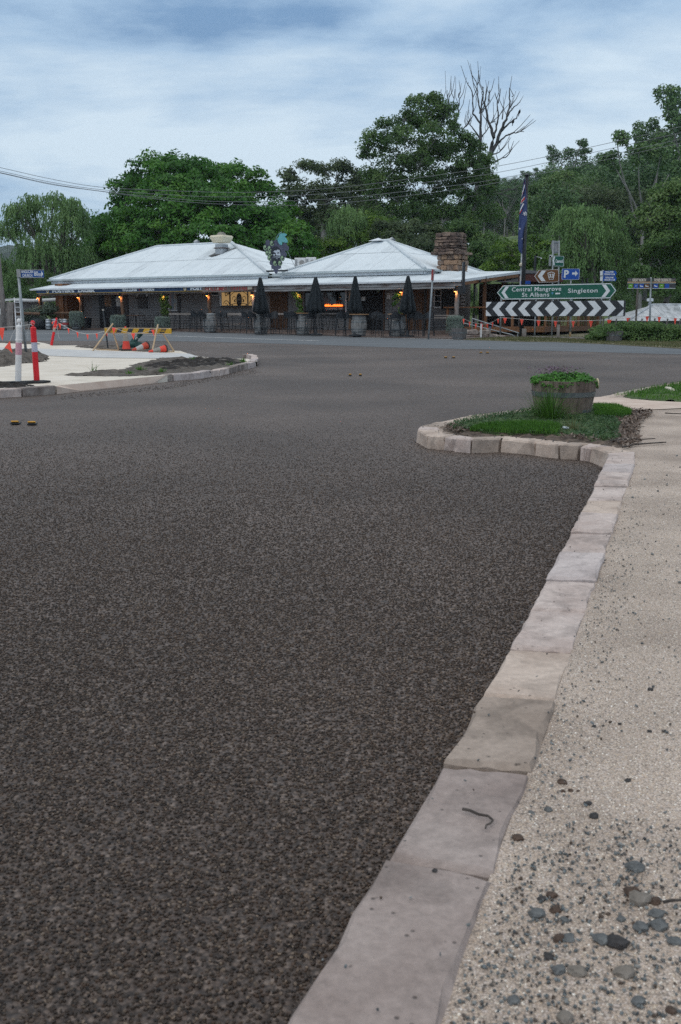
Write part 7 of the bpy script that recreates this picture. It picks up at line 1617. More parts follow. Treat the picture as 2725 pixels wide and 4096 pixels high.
# ---- bunting on the right
YRf = lambda x: depthx(min(max(x, 1985), 2500))-.18 if x > 1990 else 45.9-(1990-x)*.024
pr = [(1853, 1274), (1879, 1286), (1904, 1293), (1929, 1297), (1950, 1295), (1971, 1288), (1993, 1275), (2000, 1271), (2021, 1271), (2088, 1276.5), (2155, 1281.5), (2223, 1284), (2294, 1284), (2365, 1282.5), (2438, 1278.5), (2514, 1271.5), (2590, 1265), (2601, 1264), (2638, 1267), (2702, 1272.5), (2780, 1280)]
bunting('long line of red flags strung along the road sign posts past the tavern corner', [at(x, y, YRf(x)) for x, y in pr],
        [(at(x, y, YRf(x)-.02), w_*1.2*mpp(44), h_*1.15*mpp(44), .02) for x, y, w_, h_ in ((1855, 1276, 7, 17), (1879, 1287, 7, 18), (1904, 1295, 7, 18), (1929, 1298, 6, 17), (1950, 1296, 7, 17), (1971, 1289, 7, 17), (1993, 1276, 7, 17), (2021, 1271.5, 13, 20), (2088, 1277, 13, 20), (2155, 1282, 13, 20), (2223, 1284.5, 14, 21), (2294, 1284.5, 14, 21), (2365, 1283, 14, 22), (2438, 1279, 15, 22), (2514, 1272, 13, 21), (2590, 1265.5, 13, 19), (2638, 1268, 11, 20), (2702, 1273, 11, 21))], .008)
# ---- temporary road markers
M_mk = mat('marker_amber', (0.55, 0.25, 0.02), (0.62, 0.32, 0.03), .5, 9)
ML = [(64, 1696, 'yellow reflector tab on the road near the left edge, left one of the pair'), (130, 1698, 'yellow reflector tab on the road near the left edge, right one of the pair'), (1401, 1503, 'yellow reflector tab in the middle of the road, left one of its pair'), (1442, 1503, 'dark yellow reflector tab in the middle of the road, right one of its pair'),
      (1783, 1432, 'yellow reflector tab left of the farthest pair, left one of its pair'), (1814, 1432, 'dark yellow reflector tab left of the farthest pair, right one of its pair'), (1924, 1413, 'yellow reflector tab of the farthest pair, left one'), (1950, 1413, 'dark yellow reflector tab of the farthest pair, right one')]
for i, (x, y, lb) in enumerate(ML):
    p = gnd(x, y, .006); w_ = (34 if i < 2 else 12)*mpp(p.y); t = thing('road_marker', lb, 'road marker', p, rt.uniform(-.1, .1), 'temporary reflector tabs on the new road')
    MB().box((0, 0, .008), (w_, .10, .016), bev=.004).build('base', M_sb, t); MB().beam((-w_*.42, -.02, .022), (w_*.42, -.02, .022), .05, .012, up=(0, .6, 1)).build('reflector', M_mk, t)
    if i < 2: MB().box((0, -.0525, .012), (w_*.8, .006, .014)).build('front_plate', M_black, t)
o = MB().box((0, 0, .02), (.10, .14, .025), bev=.004).build('offcut', mat('pale_offcut', (0.55, 0.50, 0.40), (0.62, 0.57, 0.48), .7, 6)); p = gnd(2683, 1563, .14); o.location = p; o.rotation_euler = (.3, .1, .5); tag(o, 'pale wooden offcut lying on the grass at the right edge', 'offcut')
o = MB().box((0, 0, .012), (.05, .035, .02), bev=.006).build('pale_scrap', mat('pale_blue_scrap', (0.45, 0.5, 0.52), rough=.7)); o.location = pl(2262, 1730)+Vector((0, 0, .03)); o.rotation_euler = (.2, .1, .6); tag(o, 'small pale scrap lying in the island grass below the tub', 'scrap')
# ================================================================= grass and litter on the islands
def island_pts(l): return [tuple(pl(*p)[:2]) for p in Z3(l, 1600, 1400, .7175)]
LAWN = island_pts([(262, 428), (330, 400), (420, 382), (520, 366), (640, 352), (720, 338), (900, 320), (1080, 318), (1210, 325), (1285, 350), (1290, 376), (1200, 388), (1230, 420), (1215, 455), (1235, 490), (1200, 515), (1100, 508), (1000, 492), (900, 480), (700, 474), (430, 466), (390, 458), (300, 455)])
ISLAND = [p for p in inset(iso, 0.19, -1)[1:14]] + island_pts([(1075, 318), (1290, 334), (1420, 335), (1400, 365), (1350, 400), (1340, 470), (1330, 515), (1270, 545)])
M_lit = mat('litter_ground', (0.05, 0.036, 0.028), (0.17, 0.125, 0.095), 0.95, 14, 8, .8, 60, c3=(0.10, 0.075, 0.058), coords='World', bdist=.02)
mound('soil_bed', ISLAND, 0.012, M_lit, 0.035, 0.008, 21, zf=lambda x, y: -0.012, edge=.15, jag=.05)
mound('soil_bed', LAWN, 0.028, M_grass_g, 0.04, 0.008, 22, zf=lambda x, y: -0.006, edge=.2, jag=.05)
LM_grass = leaf_mat('lawn_blades', (0.03, 0.09, 0.012), (0.075, 0.19, 0.024), (0.15, 0.30, 0.05), .3, 1.2)
LM_creep = leaf_mat('groundcover_dark', (0.03, 0.07, 0.025), (0.055, 0.115, 0.04), (0.09, 0.16, 0.065), .2, 2)
def randin(xy, n_, seed):
    A = np.array(xy); lo, hi = A.min(0), A.max(0); rg = np.random.default_rng(seed); P = lo+(hi-lo)*rg.random((n_*4, 2)); P = P[inpoly(xy, P)]; return P[:n_]
def blades(name, xy, n_, h, w_, m, zf, seed, lean=.5, **pr):
    P = randin(xy, n_, seed); n_ = len(P); rg = np.random.default_rng(seed+1); z = np.array([zf(x, y) for x, y in P]); H = h*rg.uniform(.5, 1.25, n_); a = rg.uniform(0, 2*np.pi, n_)
    ln = rg.uniform(0, lean, n_)*H; b_ = rg.uniform(0, 2*np.pi, n_); base = np.column_stack([P, z-.004])
    ax = np.column_stack([np.cos(a), np.sin(a), 0*a])*(w_*rg.uniform(.7, 1.3, n_))[:, None]*.5; tip = base+np.column_stack([np.cos(b_)*ln, np.sin(b_)*ln, H]); mid = base+np.column_stack([np.cos(b_)*ln*.3, np.sin(b_)*ln*.3, H*.6])
    v = np.stack([base-ax, base+ax, mid+ax*.7, tip, mid-ax*.7], 1).reshape(-1, 3); f = np.arange(n_*5).reshape(-1, 5)
    return npmesh(name, v, f, m, attrs={'rnd': ('POINT', np.repeat(rg.random(n_), 5))}, kind='stuff')
BRIGHT = [island_pts([(388, 462), (440, 438), (560, 425), (700, 420), (850, 425), (900, 445), (880, 478), (640, 474)]), island_pts([(1078, 320), (1200, 322), (1290, 352), (1285, 378), (1180, 382), (1085, 380)])]
blades('grass', LAWN, 9000, .028, .005, LM_creep, lambda x, y: .018, 31, 1.2)
for i, b_ in enumerate(BRIGHT): blades('grass', b_, 6500, .045, .005, LM_grass, lambda x, y: .02, 33+i, .6)
P = randin(LAWN, 5000, 41); v, f, r_ = leafq(np.column_stack([P, .022+.02*rgn.random(len(P))]), np.column_stack([rgn.normal(scale=.5, size=(len(P), 2)), np.ones(len(P))]), .022, .014, .3)
npmesh('grass', v, f, LM_creep, attrs={'rnd': ('POINT', r_)}, kind='stuff')
GR2 = [tuple(p) for p in inset(kr2, .18, -1)] + [tuple(pl(*p)[:2]) for p in Z3([(2400, 300), (1800, 300), (1568, 287), (1450, 284), (1350, 274), (1230, 258)], 1600, 1400, .7175)]
mound('grass_verge', GR2, .03, M_grass_g, .08, .01, 23, zf=lambda x, y: T(y)+.11, edge=.2)
blades('grass', GR2, 16000, .055, .007, LM_grass, lambda x, y: T(y)+.135, 51, .6)
MULCH = [island_pts([(1130, 340), (1300, 335), (1405, 340), (1400, 372), (1345, 410), (1335, 470), (1345, 520), (1270, 548), (1180, 520), (1000, 500), (880, 486), (900, 478), (1200, 505), (1215, 460), (1225, 420), (1180, 390), (1290, 380)]), island_pts([(250, 425), (330, 425), (420, 462), (330, 466), (255, 445)])]
M_lt = leaf_mat('leaf_litter', (0.045, 0.028, 0.02), (0.14, 0.095, 0.07), (0.30, 0.25, 0.21), .05, 5)
for i, q in enumerate(MULCH):
    n_ = 2200 if i == 0 else 350; P = randin(q, n_, 61+i); n_ = len(P); v, f, r_ = leafq(np.column_stack([P, .006+.03*rgn.random(n_)]), np.column_stack([rgn.normal(scale=.45, size=(n_, 2)), np.ones(n_)]), rgn.uniform(.02, .07, n_), rgn.uniform(.008, .02, n_), .3)
    npmesh('leaf_litter', v, f, M_lt, attrs={'rnd': ('POINT', r_)}, kind='stuff')
# crumbs of soil on the kerbs
def tuft(px, py, n_, L, spread, m, label, name='grass_tuft', seed=3, w_=.006):
    p = pl(px, py); rg = np.random.default_rng(seed); V = []; Fc = []; Rr = []; o = 0
    for k in range(n_):
        a = rg.uniform(0, 2*np.pi); r0 = abs(rg.normal(0, spread*.35)); tl = rg.uniform(.1, 1.15); l_ = L*rg.uniform(.55, 1.1); b0 = np.array([r0*np.cos(a+.3), r0*np.sin(a+.3), 0]); d = np.array([np.cos(a), np.sin(a)]); sd = np.array([-d[1], d[0], 0])*w_*.5*rg.uniform(.7, 1.3); r_ = rg.random(); x = b0.copy(); el = np.pi/2-tl*.45
        ns = 5
        for i in range(ns+1):
            ww = sd*(1-.85*(i/ns)**2); V += [x-ww, x+ww]; Rr += [r_, r_]
            el -= tl*.32; x = x+np.array([d[0]*np.cos(el), d[1]*np.cos(el), np.sin(el)])*l_/ns
        for i in range(ns): Fc.append((o+2*i, o+2*i+1, o+2*i+3, o+2*i+2))
        o += 2*(ns+1)
    ob = npmesh(name, np.array(V), np.array(Fc), m, attrs={'rnd': ('POINT', np.array(Rr))}); ob.location = (p.x, p.y, .01); return tag(ob, label, 'grass tuft')
tuft(2195, 1682, 420, .35, .26, leaf_mat('tuft_blades', (0.03, 0.075, 0.014), (0.07, 0.16, 0.025), (0.14, 0.27, 0.05), .3, 3), 'large tuft of long arching green grass in front of the brown planter tub')
tuft(2290, 1728, 90, .16, .12, leaf_mat('dry_blades', (0.07, 0.085, 0.03), (0.16, 0.17, 0.07), (0.26, 0.24, 0.13), .3, 3), 'small yellowing grass tuft by the kerb below the tub', seed=5, w_=.004)
LW = lambda l: [tuple(gnd(x, y, .12)[:2]) for x, y in l]
for i, (x, y, n_, L_) in enumerate(((560, 1480, 50, .10), (650, 1487, 50, .08), (520, 1495, 40, .08), (975, 1448, 60, .10), (370, 1483, 8, .20), (770, 1440, 40, .1), (85, 1440, 30, .12), (920, 1460, 30, .1))):
    p = gnd(x, y, .15); o = tuft(x, y, n_, L_, .18, LM_grass, ['pale green weeds at the near edge of the dark soil bed', 'low weeds in the middle of the grey rubble edge', 'scattered weeds at the left of the grey rubble strip', 'small green weed at the far tip of the kerbed island', 'single tall weed standing alone on the pale gravel island', 'weeds at the far rim of the dark soil bed', 'weeds on the grey soil heap by the church sign pole', 'tiny weed on the dark soil bed near the island tip'][i], 'weed', 70+i, .012); o.location = p; o['category'] = 'weed'
blades('grass', VG+[(VG[-1][0]+3, VG[-1][1]+7), (VG[0][0]+4, VG[0][1]+4)], 14000, .07, .03, leaf_mat('verge_blades', (0.06, 0.075, 0.025), (0.12, 0.13, 0.05), (0.20, 0.18, 0.10), .3, .5), lambda x, y: T(y)+.03, 81, .6)

# ================================================================= trees
M_bark = mat('grey_bark', (0.07, 0.062, 0.055), (0.17, 0.155, 0.14), .9, 3, 8, .6, 14, stretch=(1.5, 1.5, .4), bdist=.03)
M_gumb = mat('pale_gum_bark', (0.16, 0.15, 0.145), (0.34, 0.32, 0.31), .8, 1.4, 8, .4, 10, stretch=(1.5, 1.5, .4))
M_deadb = mat('dead_bark', (0.035, 0.034, 0.036), (0.10, 0.098, 0.10), .9, 2, 6, stretch=(1.5, 1.5, .4))
LMs = {'cedar': leaf_mat('cedar_foliage', (0.022, 0.088, 0.012), (0.060, 0.182, 0.022), (0.135, 0.28, 0.036), .30, .22),
       'gum': leaf_mat('gum_foliage', (0.042, 0.095, 0.028), (0.109, 0.195, 0.056), (0.203, 0.290, 0.101), .42, .3),
       'dull': leaf_mat('dull_gum_foliage', (0.042, 0.072, 0.034), (0.098, 0.140, 0.062), (0.163, 0.215, 0.098), .42, .3),
       'willow': leaf_mat('willow_foliage', (0.05, 0.105, 0.036), (0.13, 0.23, 0.078), (0.23, 0.36, 0.13), .3, .4),
       'lime': leaf_mat('lime_foliage', (0.035, 0.095, 0.012), (0.10, 0.19, 0.024), (0.21, 0.32, 0.045), .3, .3),
       'far': leaf_mat('far_gum_foliage', (0.040, 0.094, 0.035), (0.088, 0.168, 0.055), (0.156, 0.252, 0.077), .2, .12)}
def gb(px, Y, z=None):
    p = at(px, 1267, Y); p.z = T(Y) if z is None else z; return p
def limb(b, a, c, r0, r1, n_=5, wob=.06):
    a, c = Vector(a), Vector(c); L = (c-a).length; pts = []
    for i in range(n_+1):
        k = i/n_; q = a.lerp(c, k)+Vector((0, 0, .10*L*math.sin(k*math.pi)*.6))
        if 0 < i < n_: q += Vector((rt.gauss(0, wob*L*.4), rt.gauss(0, wob*L*.4), 0))
        pts.append(q)
    b.tube(pts, [r0+(r1-r0)*i/n_ for i in range(n_+1)], 7, cap=False); return pts
def tree(name, label, kind, px, Y, lobes, trunk_r=.3, dens=1.0, L=.30, Wd=.17, cl=.9, grp=None, barkm=None, upn=.4, forks=None, cat_='tree', z=None, gap=.0, flat=.55, lv=110):
    """lobes: (photo x, photo y, rx px, ry px, depth offset m): leafy masses made of many small tilted clumps"""
    base = gb(px, Y, z); t = thing(name, label, cat_, base, 0, grp); s = mpp(Y); parts = []; b = MB()
    botm = max(l[1] for l in lobes)
    f0 = Vector((0, 0, max(.8, (at(px, forks, Y).z-base.z) if forks else (at(px, botm, Y).z-base.z)*.6)))
    b.tube([(0, 0, -.3), (rt.uniform(-.1, .1), 0, f0.z*.5), f0], [trunk_r*1.25, trunk_r, trunk_r*.85], 9, cap=False)
    nodes = [(f0, trunk_r*.8)]; todo = [(at(lx_, ly_, Y+dy)-base, np.array([rx*s, max(rx, ry)*s*.75, ry*s])*1.13) for (lx_, ly_, rx, ry, dy) in lobes]
    todo.sort(key=lambda q: (q[0]-f0).length)
    for c, rad in todo:
        tgt = c-Vector((0, 0, rad[2]*.3)); best = min(nodes, key=lambda q: (q[0]-tgt).length+(2.5 if q[0].z > tgt.z else 0)+.12*(q[0]-f0).length)
        r1 = max(.025, best[1]*.62); pts = limb(b, best[0], tgt, r1, r1*.6, wob=.05); nodes.append((pts[-1], r1*.6))
        if rad[2] > .5: nodes.append((pts[3], r1*.75))
        nc = max(6, int(dens*6.0*rad[0]*rad[2]/(cl*cl))); d = unit(nc); d[:, 2] = np.where(d[:, 2] < -.5, -d[:, 2]*.6, d[:, 2]); q = .50+.52*rgn.random((nc, 1))
        C = np.array(c)+d*rad*q
        for k in range(min(nc, 6)): limb(b, pts[3+k % 3], Vector(C[k]), max(.02, r1*.35), .012, 3, .1)
        for k in range(nc):
            w = cl*rgn.uniform(.6, 1.25); n_ = int(lv*rgn.uniform(.7, 1.2)); dd = d[k]*.7+np.array([0, 0, upn])
            e = unit(n_); P = C[k]+e*np.array([w, w, w*flat])*(.25+.75*rgn.random((n_, 1))**.5); P[:, 2] -= .35*(((P[:, :2]-C[k][:2])**2).sum(1))/w
            Nn = e*.7+dd+rgn.normal(scale=.7, size=(n_, 3)); r_ = np.clip(rgn.normal(.42, .18, n_)+.25*rgn.normal()+.18*d[k][2], 0, 1)  # leaf colour also lighter on lobe tops, as if lit from above
            parts.append(leafq(P, Nn, L*rgn.uniform(.6, 1.3, n_), Wd*rgn.uniform(.6, 1.3, n_), .35, r_))
    b.build('trunk', barkm or M_bark, t, smooth=True)
    foliage('crown', parts, LMs[kind], t); return t
def willow(name, label, px, Y, lobes, trunk_r=.3, n_=1.0, hang=1.0, grp=None, kind='willow', L=.20, z=None):
    base = gb(px, Y, z); t = thing(name, label, 'tree', base, 0, grp); s = mpp(Y); parts = []; b = MB(); bot = max(l[1] for l in lobes); f0 = Vector((0, 0, max(1.2, (at(px, bot, Y).z-base.z)*.5)))
    b.tube([(0, 0, -.3), (.1, 0, f0.z*.5), f0], [trunk_r*1.2, trunk_r, trunk_r*.85], 9, cap=False)
    for (lx_, ly_, rx, ry, hl, dy) in lobes:
        c = at(lx_, ly_, Y+dy)-base; rad = np.array([rx*s, rx*s*.8, ry*s]); pts = limb(b, f0, c, trunk_r*.4, trunk_r*.12)
        m_ = int(n_*13*max(1, rad[0]*rad[2])**.8)+8; d = unit(m_); d[:, 2] = np.abs(d[:, 2])*1.2-.35; st = np.array(c)+d*rad*(.5+.75*rgn.random((m_, 1)))
        for k in range(m_):                                     # one drooping spray: shoots fanning out of a twig end
            q_ = int(rgn.integers(9, 17)); a = rgn.uniform(0, 2*np.pi, q_); o_ = np.column_stack([np.cos(a), np.sin(a), np.zeros(q_)]); out = d[k]*np.array([1, 1, 0])
            s0 = st[k]+o_*rgn.uniform(.05, .45, (q_, 1))+np.array([0, 0, .1])*rgn.normal(size=(q_, 1)); dr = o_*.7+out*.8; dr[:, 2] = rgn.uniform(.1, .5, q_)
            ln = hl*s*hang*rgn.uniform(.15, .60)*rgn.uniform(.5, 1.1, q_); parts.append(strands(s0, dr, ln, .11, L, L*.38))
            v_, f_, r_ = parts[-1]; parts[-1] = (v_, f_, np.clip(r_*.5+.15+.40*d[k][2]+.24*rgn.normal(), 0, 1))  # upper sprays coloured lighter to imitate lit tops, plus random tone
        for k in range(4): limb(b, pts[3], Vector(st[k]), trunk_r*.10, trunk_r*.03, 3, .1)
    b.build('trunk', M_bark, t, smooth=True); foliage('crown', parts, LMs[kind], t); return t
willow('willow_tree', 'tall drooping willow at the left edge behind the grey shed', 215, 76, [(75, 835, 42, 48, 130, 0), (125, 815, 40, 40, 120, 1), (215, 805, 55, 38, 150, 0), (285, 830, 45, 38, 150, -1), (320, 880, 26, 50, 120, 0), (250, 900, 80, 70, 160, -1), (130, 900, 70, 50, 120, 1), (25, 920, 55, 50, 150, 0), (180, 1000, 90, 70, 170, -1), (290, 1020, 60, 70, 170, 0), (20, 1080, 70, 70, 170, 2), (120, 1110, 90, 60, 140, 1), (250, 1120, 80, 60, 130, 0), (340, 1050, 40, 60, 150, 1)], .4, 1.0)
willow('willow_tree', 'low willow filling the left edge behind the timber pole', 10, 80, [(-20, 1090, 60, 60, 160, 0), (50, 1120, 60, 60, 140, 0), (-60, 1060, 60, 70, 160, 1)], .3, .8)
tree('cedar_tree', 'huge round dark green tree behind the left half of the tavern', 'cedar', 800, 84,
     [(640, 670, 110, 55, 0), (720, 690, 120, 60, -2), (560, 740, 90, 60, 0), (830, 690, 90, 50, 1), (950, 705, 105, 50, -2), (1020, 770, 80, 60, -1), (880, 770, 120, 70, -5), (700, 790, 130, 70, -5), (500, 800, 70, 60, 0), (480, 880, 90, 60, -3), (620, 880, 120, 70, -6), (800, 880, 130, 70, -7), (960, 880, 120, 70, -6), (1080, 880, 80, 60, -5), (1150, 930, 80, 50, -6), (1215, 985, 70, 50, -7), (1080, 990, 110, 60, -8), (1130, 850, 60, 45, -3), (920, 1000, 120, 60, -7), (740, 1000, 130, 60, -7), (560, 1000, 120, 60, -6), (450, 970, 80, 70, -3), (400, 1040, 70, 50, -2), (1200, 1070, 90, 50, -7), (700, 740, 120, 60, -4), (780, 830, 140, 60, -6), (880, 820, 120, 60, -6), (650, 950, 120, 60, -7), (850, 950, 130, 60, -8), (1030, 940, 100, 60, -6), (540, 930, 100, 60, -5), (800, 1060, 140, 50, -6), (1000, 1060, 120, 50, -5), (600, 1060, 120, 50, -5), (470, 1060, 80, 50, -3)],
     .7, 1.0, .34, .16, .95, flat=.42)
tree('tree', 'smaller dark tree between the willow and the huge round tree', 'cedar', 395, 88, [(390, 890, 45, 40, 0), (420, 960, 60, 60, 0), (360, 960, 45, 50, 1), (370, 1030, 60, 60, 0), (330, 1080, 60, 50, 0)], .3, .9, .32, .16, .8)
tree('gum_tree', 'dull olive gum tree standing between the round tree and the tall gum', 'dull', 1300, 100, [(1165, 715, 45, 35, 0), (1225, 665, 38, 32, 0), (1285, 680, 45, 35, 2), (1345, 668, 35, 28, 0), (1400, 680, 40, 35, 0), (1435, 720, 30, 35, 0), (1190, 780, 70, 50, 0), (1290, 770, 70, 50, 0), (1390, 770, 70, 50, 0), (1180, 870, 80, 60, 0), (1300, 880, 80, 70, 0), (1410, 870, 70, 60, 0)], .4, .8, .28, .15, .8, barkm=M_gumb, forks=860)
tree('gum_tree', 'dull gum at the rear with thin foliage left of the tall gum', 'dull', 1450, 112, [(1460, 760, 50, 50, 0), (1420, 820, 60, 50, 0), (1480, 850, 60, 60, 0), (1350, 930, 80, 50, 0)], .35, .7, .28, .15, .8, barkm=M_gumb, forks=900)
willow('willow_tree', 'small blue-green willow between the two roofs behind the tavern', 1385, 82, [(1375, 855, 38, 30, 130, 0), (1420, 880, 45, 40, 140, 0), (1350, 910, 45, 45, 130, 0), (1400, 950, 60, 50, 110, 0)], .25, 1.0, L=.18)
tree('shrub_tree', 'yellow-green bushy tree low behind the right-hand roof', 'lime', 1480, 83, [(1470, 880, 50, 40, 0), (1520, 900, 50, 40, 0), (1440, 950, 60, 40, -1), (1530, 950, 70, 40, -1), (1330, 990, 80, 40, -1), (1290, 1030, 50, 30, -1)], .2, .9, .24, .12, .7)
tree('gum_tree', 'tall leafy gum tree with pale limbs, highest tree behind the tavern', 'gum', 1755, 90,
     [(1725, 400, 40, 32, 0), (1650, 415, 45, 36, 0), (1700, 450, 75, 50, 0), (1785, 450, 38, 45, 0), (1615, 470, 40, 36, 0), (1550, 505, 50, 38, 0), (1480, 545, 32, 26, 0), (1520, 570, 50, 38, 1), (1620, 560, 70, 50, -2), (1740, 540, 70, 55, -2), (1810, 505, 26, 32, 0), (1470, 600, 32, 30, 0), (1560, 640, 60, 45, 1), (1680, 640, 75, 50, -2), (1790, 620, 60, 50, 0), (1870, 560, 36, 30, 0), (1910, 600, 45, 38, 0), (1870, 650, 55, 45, -1), (1930, 660, 36, 40, 0), (1530, 710, 50, 45, 0), (1640, 730, 60, 40, 0), (1770, 710, 70, 40, 0), (1900, 720, 60, 36, 0), (1960, 730, 30, 30, 0), (1500, 770, 40, 32, 0), (1590, 790, 50, 40, 1), (1700, 790, 50, 32, 1), (1860, 780, 60, 36, 0), (1950, 770, 36, 32, 0), (1560, 850, 60, 40, 0), (1640, 850, 60, 40, 1), (1830, 850, 50, 36, 1), (1580, 700, 60, 50, 2), (1700, 590, 80, 50, 2), (1640, 680, 60, 60, 2), (1740, 640, 70, 60, 2), (1820, 680, 60, 50, 2), (1760, 790, 60, 50, 2), (1900, 800, 50, 40, 2), (1690, 880, 70, 50, 1), (1770, 870, 60, 50, 1), (1500, 840, 60, 40, 1), (1960, 850, 50, 40, 1), (1840, 590, 60, 40, 1), (1900, 660, 60, 50, 1), (1940, 710, 50, 40, 1), (1870, 730, 60, 45, 2), (1810, 750, 60, 45, 2), (1590, 560, 60, 50, 1), (1650, 500, 60, 50, 1), (1730, 490, 60, 50, 1), (1540, 770, 60, 45, 1), (1610, 760, 60, 45, 2), (1490, 700, 40, 45, 1), (1690, 720, 60, 45, 2), (1900, 860, 60, 40, 1)],
     .36, .43, .25, .14, .74, barkm=M_gumb, forks=930, flat=.7)
tree('shrub_tree', 'dark scrubby tree under the tall gum, left of the stone chimney', 'dull', 1660, 80, [(1560, 930, 70, 50, 0), (1650, 920, 70, 50, 0), (1740, 940, 60, 50, 0), (1600, 985, 80, 40, -2), (1700, 990, 70, 40, -2), (1800, 960, 50, 40, 0)], .22, .8, .24, .13, .7, barkm=M_gumb)
tree('shrub_tree', 'dull green tree right of the stone chimney, below the paddock', 'gum', 1900, 80, [(1850, 930, 50, 40, 0), (1920, 960, 60, 45, 0), (1985, 985, 50, 30, 0), (1950, 1010, 80, 40, -2), (1890, 1050, 60, 40, -2), (2020, 1000, 50, 40, 0)], .2, .8, .24, .13, .7)
tree('acacia_tree', 'bright green fine-leaved tree behind the flag and dark canopy', 'lime', 2090, 70, [(2050, 985, 60, 30, 0), (2150, 968, 50, 26, 0), (2200, 985, 50, 30, 0), (2090, 1020, 80, 30, -1), (2180, 1035, 70, 30, -1), (2010, 1040, 60, 36, 0), (1960, 1075, 50, 30, 0), (2230, 1060, 50, 36, 0), (2100, 1065, 90, 30, 0)], .2, .9, .20, .10, .7, flat=.35)
willow('willow_tree', 'broad pale willow behind the brown and blue signs', 2380, 64, [(2290, 850, 45, 32, 150, 0), (2350, 845, 45, 30, 150, 0), (2420, 880, 45, 34, 160, 0), (2250, 900, 50, 40, 160, 0), (2340, 920, 70, 45, 170, -1), (2440, 940, 60, 45, 170, 0), (2500, 990, 40, 45, 170, 0), (2260, 990, 60, 50, 150, 0), (2370, 1030, 80, 50, 150, -1), (2480, 1070, 60, 60, 140, 0), (2300, 1090, 70, 50, 120, 0), (2420, 1120, 70, 60, 130, 0), (2530, 1130, 40, 50, 120, 0)], .35, .95, L=.18)
tree('tree', 'dark dense broadleaf tree at the right edge above the cottage roof', 'gum', 2660, 62, [(2690, 750, 60, 40, 0), (2640, 790, 50, 40, 0), (2720, 810, 60, 50, 0), (2600, 850, 50, 40, 0), (2680, 870, 70, 50, -1), (2590, 930, 50, 50, 0), (2680, 960, 80, 60, -1), (2610, 1020, 60, 50, 0), (2700, 1050, 60, 60, 0), (2600, 1110, 60, 50, 0), (2690, 1140, 70, 50, 0), (2760, 900, 60, 70, 0), (2770, 1030, 60, 60, 0)], .35, 1.0, .22, .13, .75)
tree('tree', 'broad domed tree on the slope right of the flagpole', 'gum', 2220, 125, [(2160, 760, 40, 30, 0), (2210, 730, 45, 32, 0), (2270, 720, 45, 32, 0), (2310, 760, 40, 34, 0), (2150, 810, 45, 36, 0), (2230, 800, 60, 40, -2), (2310, 820, 50, 36, 0), (2250, 860, 60, 30, -1), (2180, 860, 40, 30, 0)], .4, 1.0, .34, .20, 1.1, barkm=M_gumb, forks=960, z=6.0)
# hedge and shrubs
def hedge(name, label, px0, px1, ytop, ybot, Y, kind, depth=1.2, n_=40, L=.09):
    base = gb((px0+px1)/2, Y); t = thing(name, label, 'hedge', base); s = mpp(Y); parts = []
    for k in range(n_):
        px = px0+(px1-px0)*(k+.5)/n_; yt = ytop(px)+rgn.normal()*3; c = at(px, yt, Y)-base; H = c.z
        for j in range(3): w = .36; parts.append(clump((c.x, rgn.uniform(-.2, depth), H*(.24+.30*j)-.08), (.42, .5, H*.26), 330, L, L*.55, .5, .5))
    foliage('foliage', parts, LMs[kind], t)
    b = MB()
    for k in range(8): b.tube([((px0+(px1-px0)*(k+.5)/8-(px0+px1)/2)*s, .4, -.1), ((px0+(px1-px0)*(k+.5)/8-(px0+px1)/2)*s+.1, .4, .9)], .03, 5)
    b.build('stem', M_bark, t); return t
hedge('hedge', 'rounded leafy green hedge on the right in front of the cottage roof', 2395, 2800, lambda x: 1292-7*math.sin((x-2395)/90)+(34*max(0, (2450-x)/55)), 1390, 39.4, 'gum', n_=36)
def shrub(label, kind, px, Y, w, h, py, grp=None, L=.12, n_=900, name='shrub'):
    base = gb(px, Y); t = thing(name, label, 'shrub', base, 0, grp); c = at(px, py, Y)-base; s = mpp(Y); parts = []
    for k in range(9): parts.append(clump((rgn.uniform(-.6, .6)*w*s, rgn.uniform(-.4, .4)*w*s, c.z+rgn.uniform(-.5, .5)*h*s), (w*s*.5, w*s*.4, h*s*.45), n_//9*3, L, L*.5, .6, .3))
    b = MB(); b.tube([(0, 0, -.1), (0, 0, c.z)], .05, 6); b.build('stem', M_bark, t); foliage('foliage', parts, LMs[kind], t); return t
shrub('pale grey-green bush between the willow and the cottage', 'willow', 2545, 50, 40, 36, 1080)
shrub('dark shrub in the shadow under the direction sign', 'far', 2190, 54, 70, 60, 1300); shrub('dark shrub left of the hedge behind the fence', 'far', 2340, 54, 60, 60, 1290); shrub('dark shrub behind the deck rail near the flagpole', 'far', 2080, 58, 60, 70, 1270)
shrub('dense green shrub filling the gap behind the deck posts', 'gum', 1925, 62, 60, 70, 1210, n_=2000); shrub('dense green shrub behind the deck, seen under the canopy', 'gum', 2010, 63, 60, 70, 1220, n_=2000); shrub('dense dark shrub behind the hanging sign and corner post', 'gum', 1850, 66, 60, 60, 1190, n_=1500)
shrub('leafy shrub behind the sprawling potted bush at the left', 'gum', 225, 70, 40, 60, 1250); shrub('dark tall shrub behind the left end of the tavern', 'gum', 215, 72, 50, 70, 1130); shrub('dark shrub between the shed and the willow', 'far', 120, 74, 80, 50, 1180, n_=1400); shrub('dark shrub at the far left edge behind the shed', 'far', 0, 74, 60, 60, 1190, n_=1200)
shrub('dark shrub right of the cottage at the picture edge', 'far', 2740, 66, 60, 60, 1180, n_=1200); shrub('deep green shrub low behind the willow and signs', 'far', 2330, 68, 110, 60, 1180, n_=1600); shrub('deep green shrub behind the blue club signs', 'far', 2470, 70, 90, 70, 1220, n_=1400)
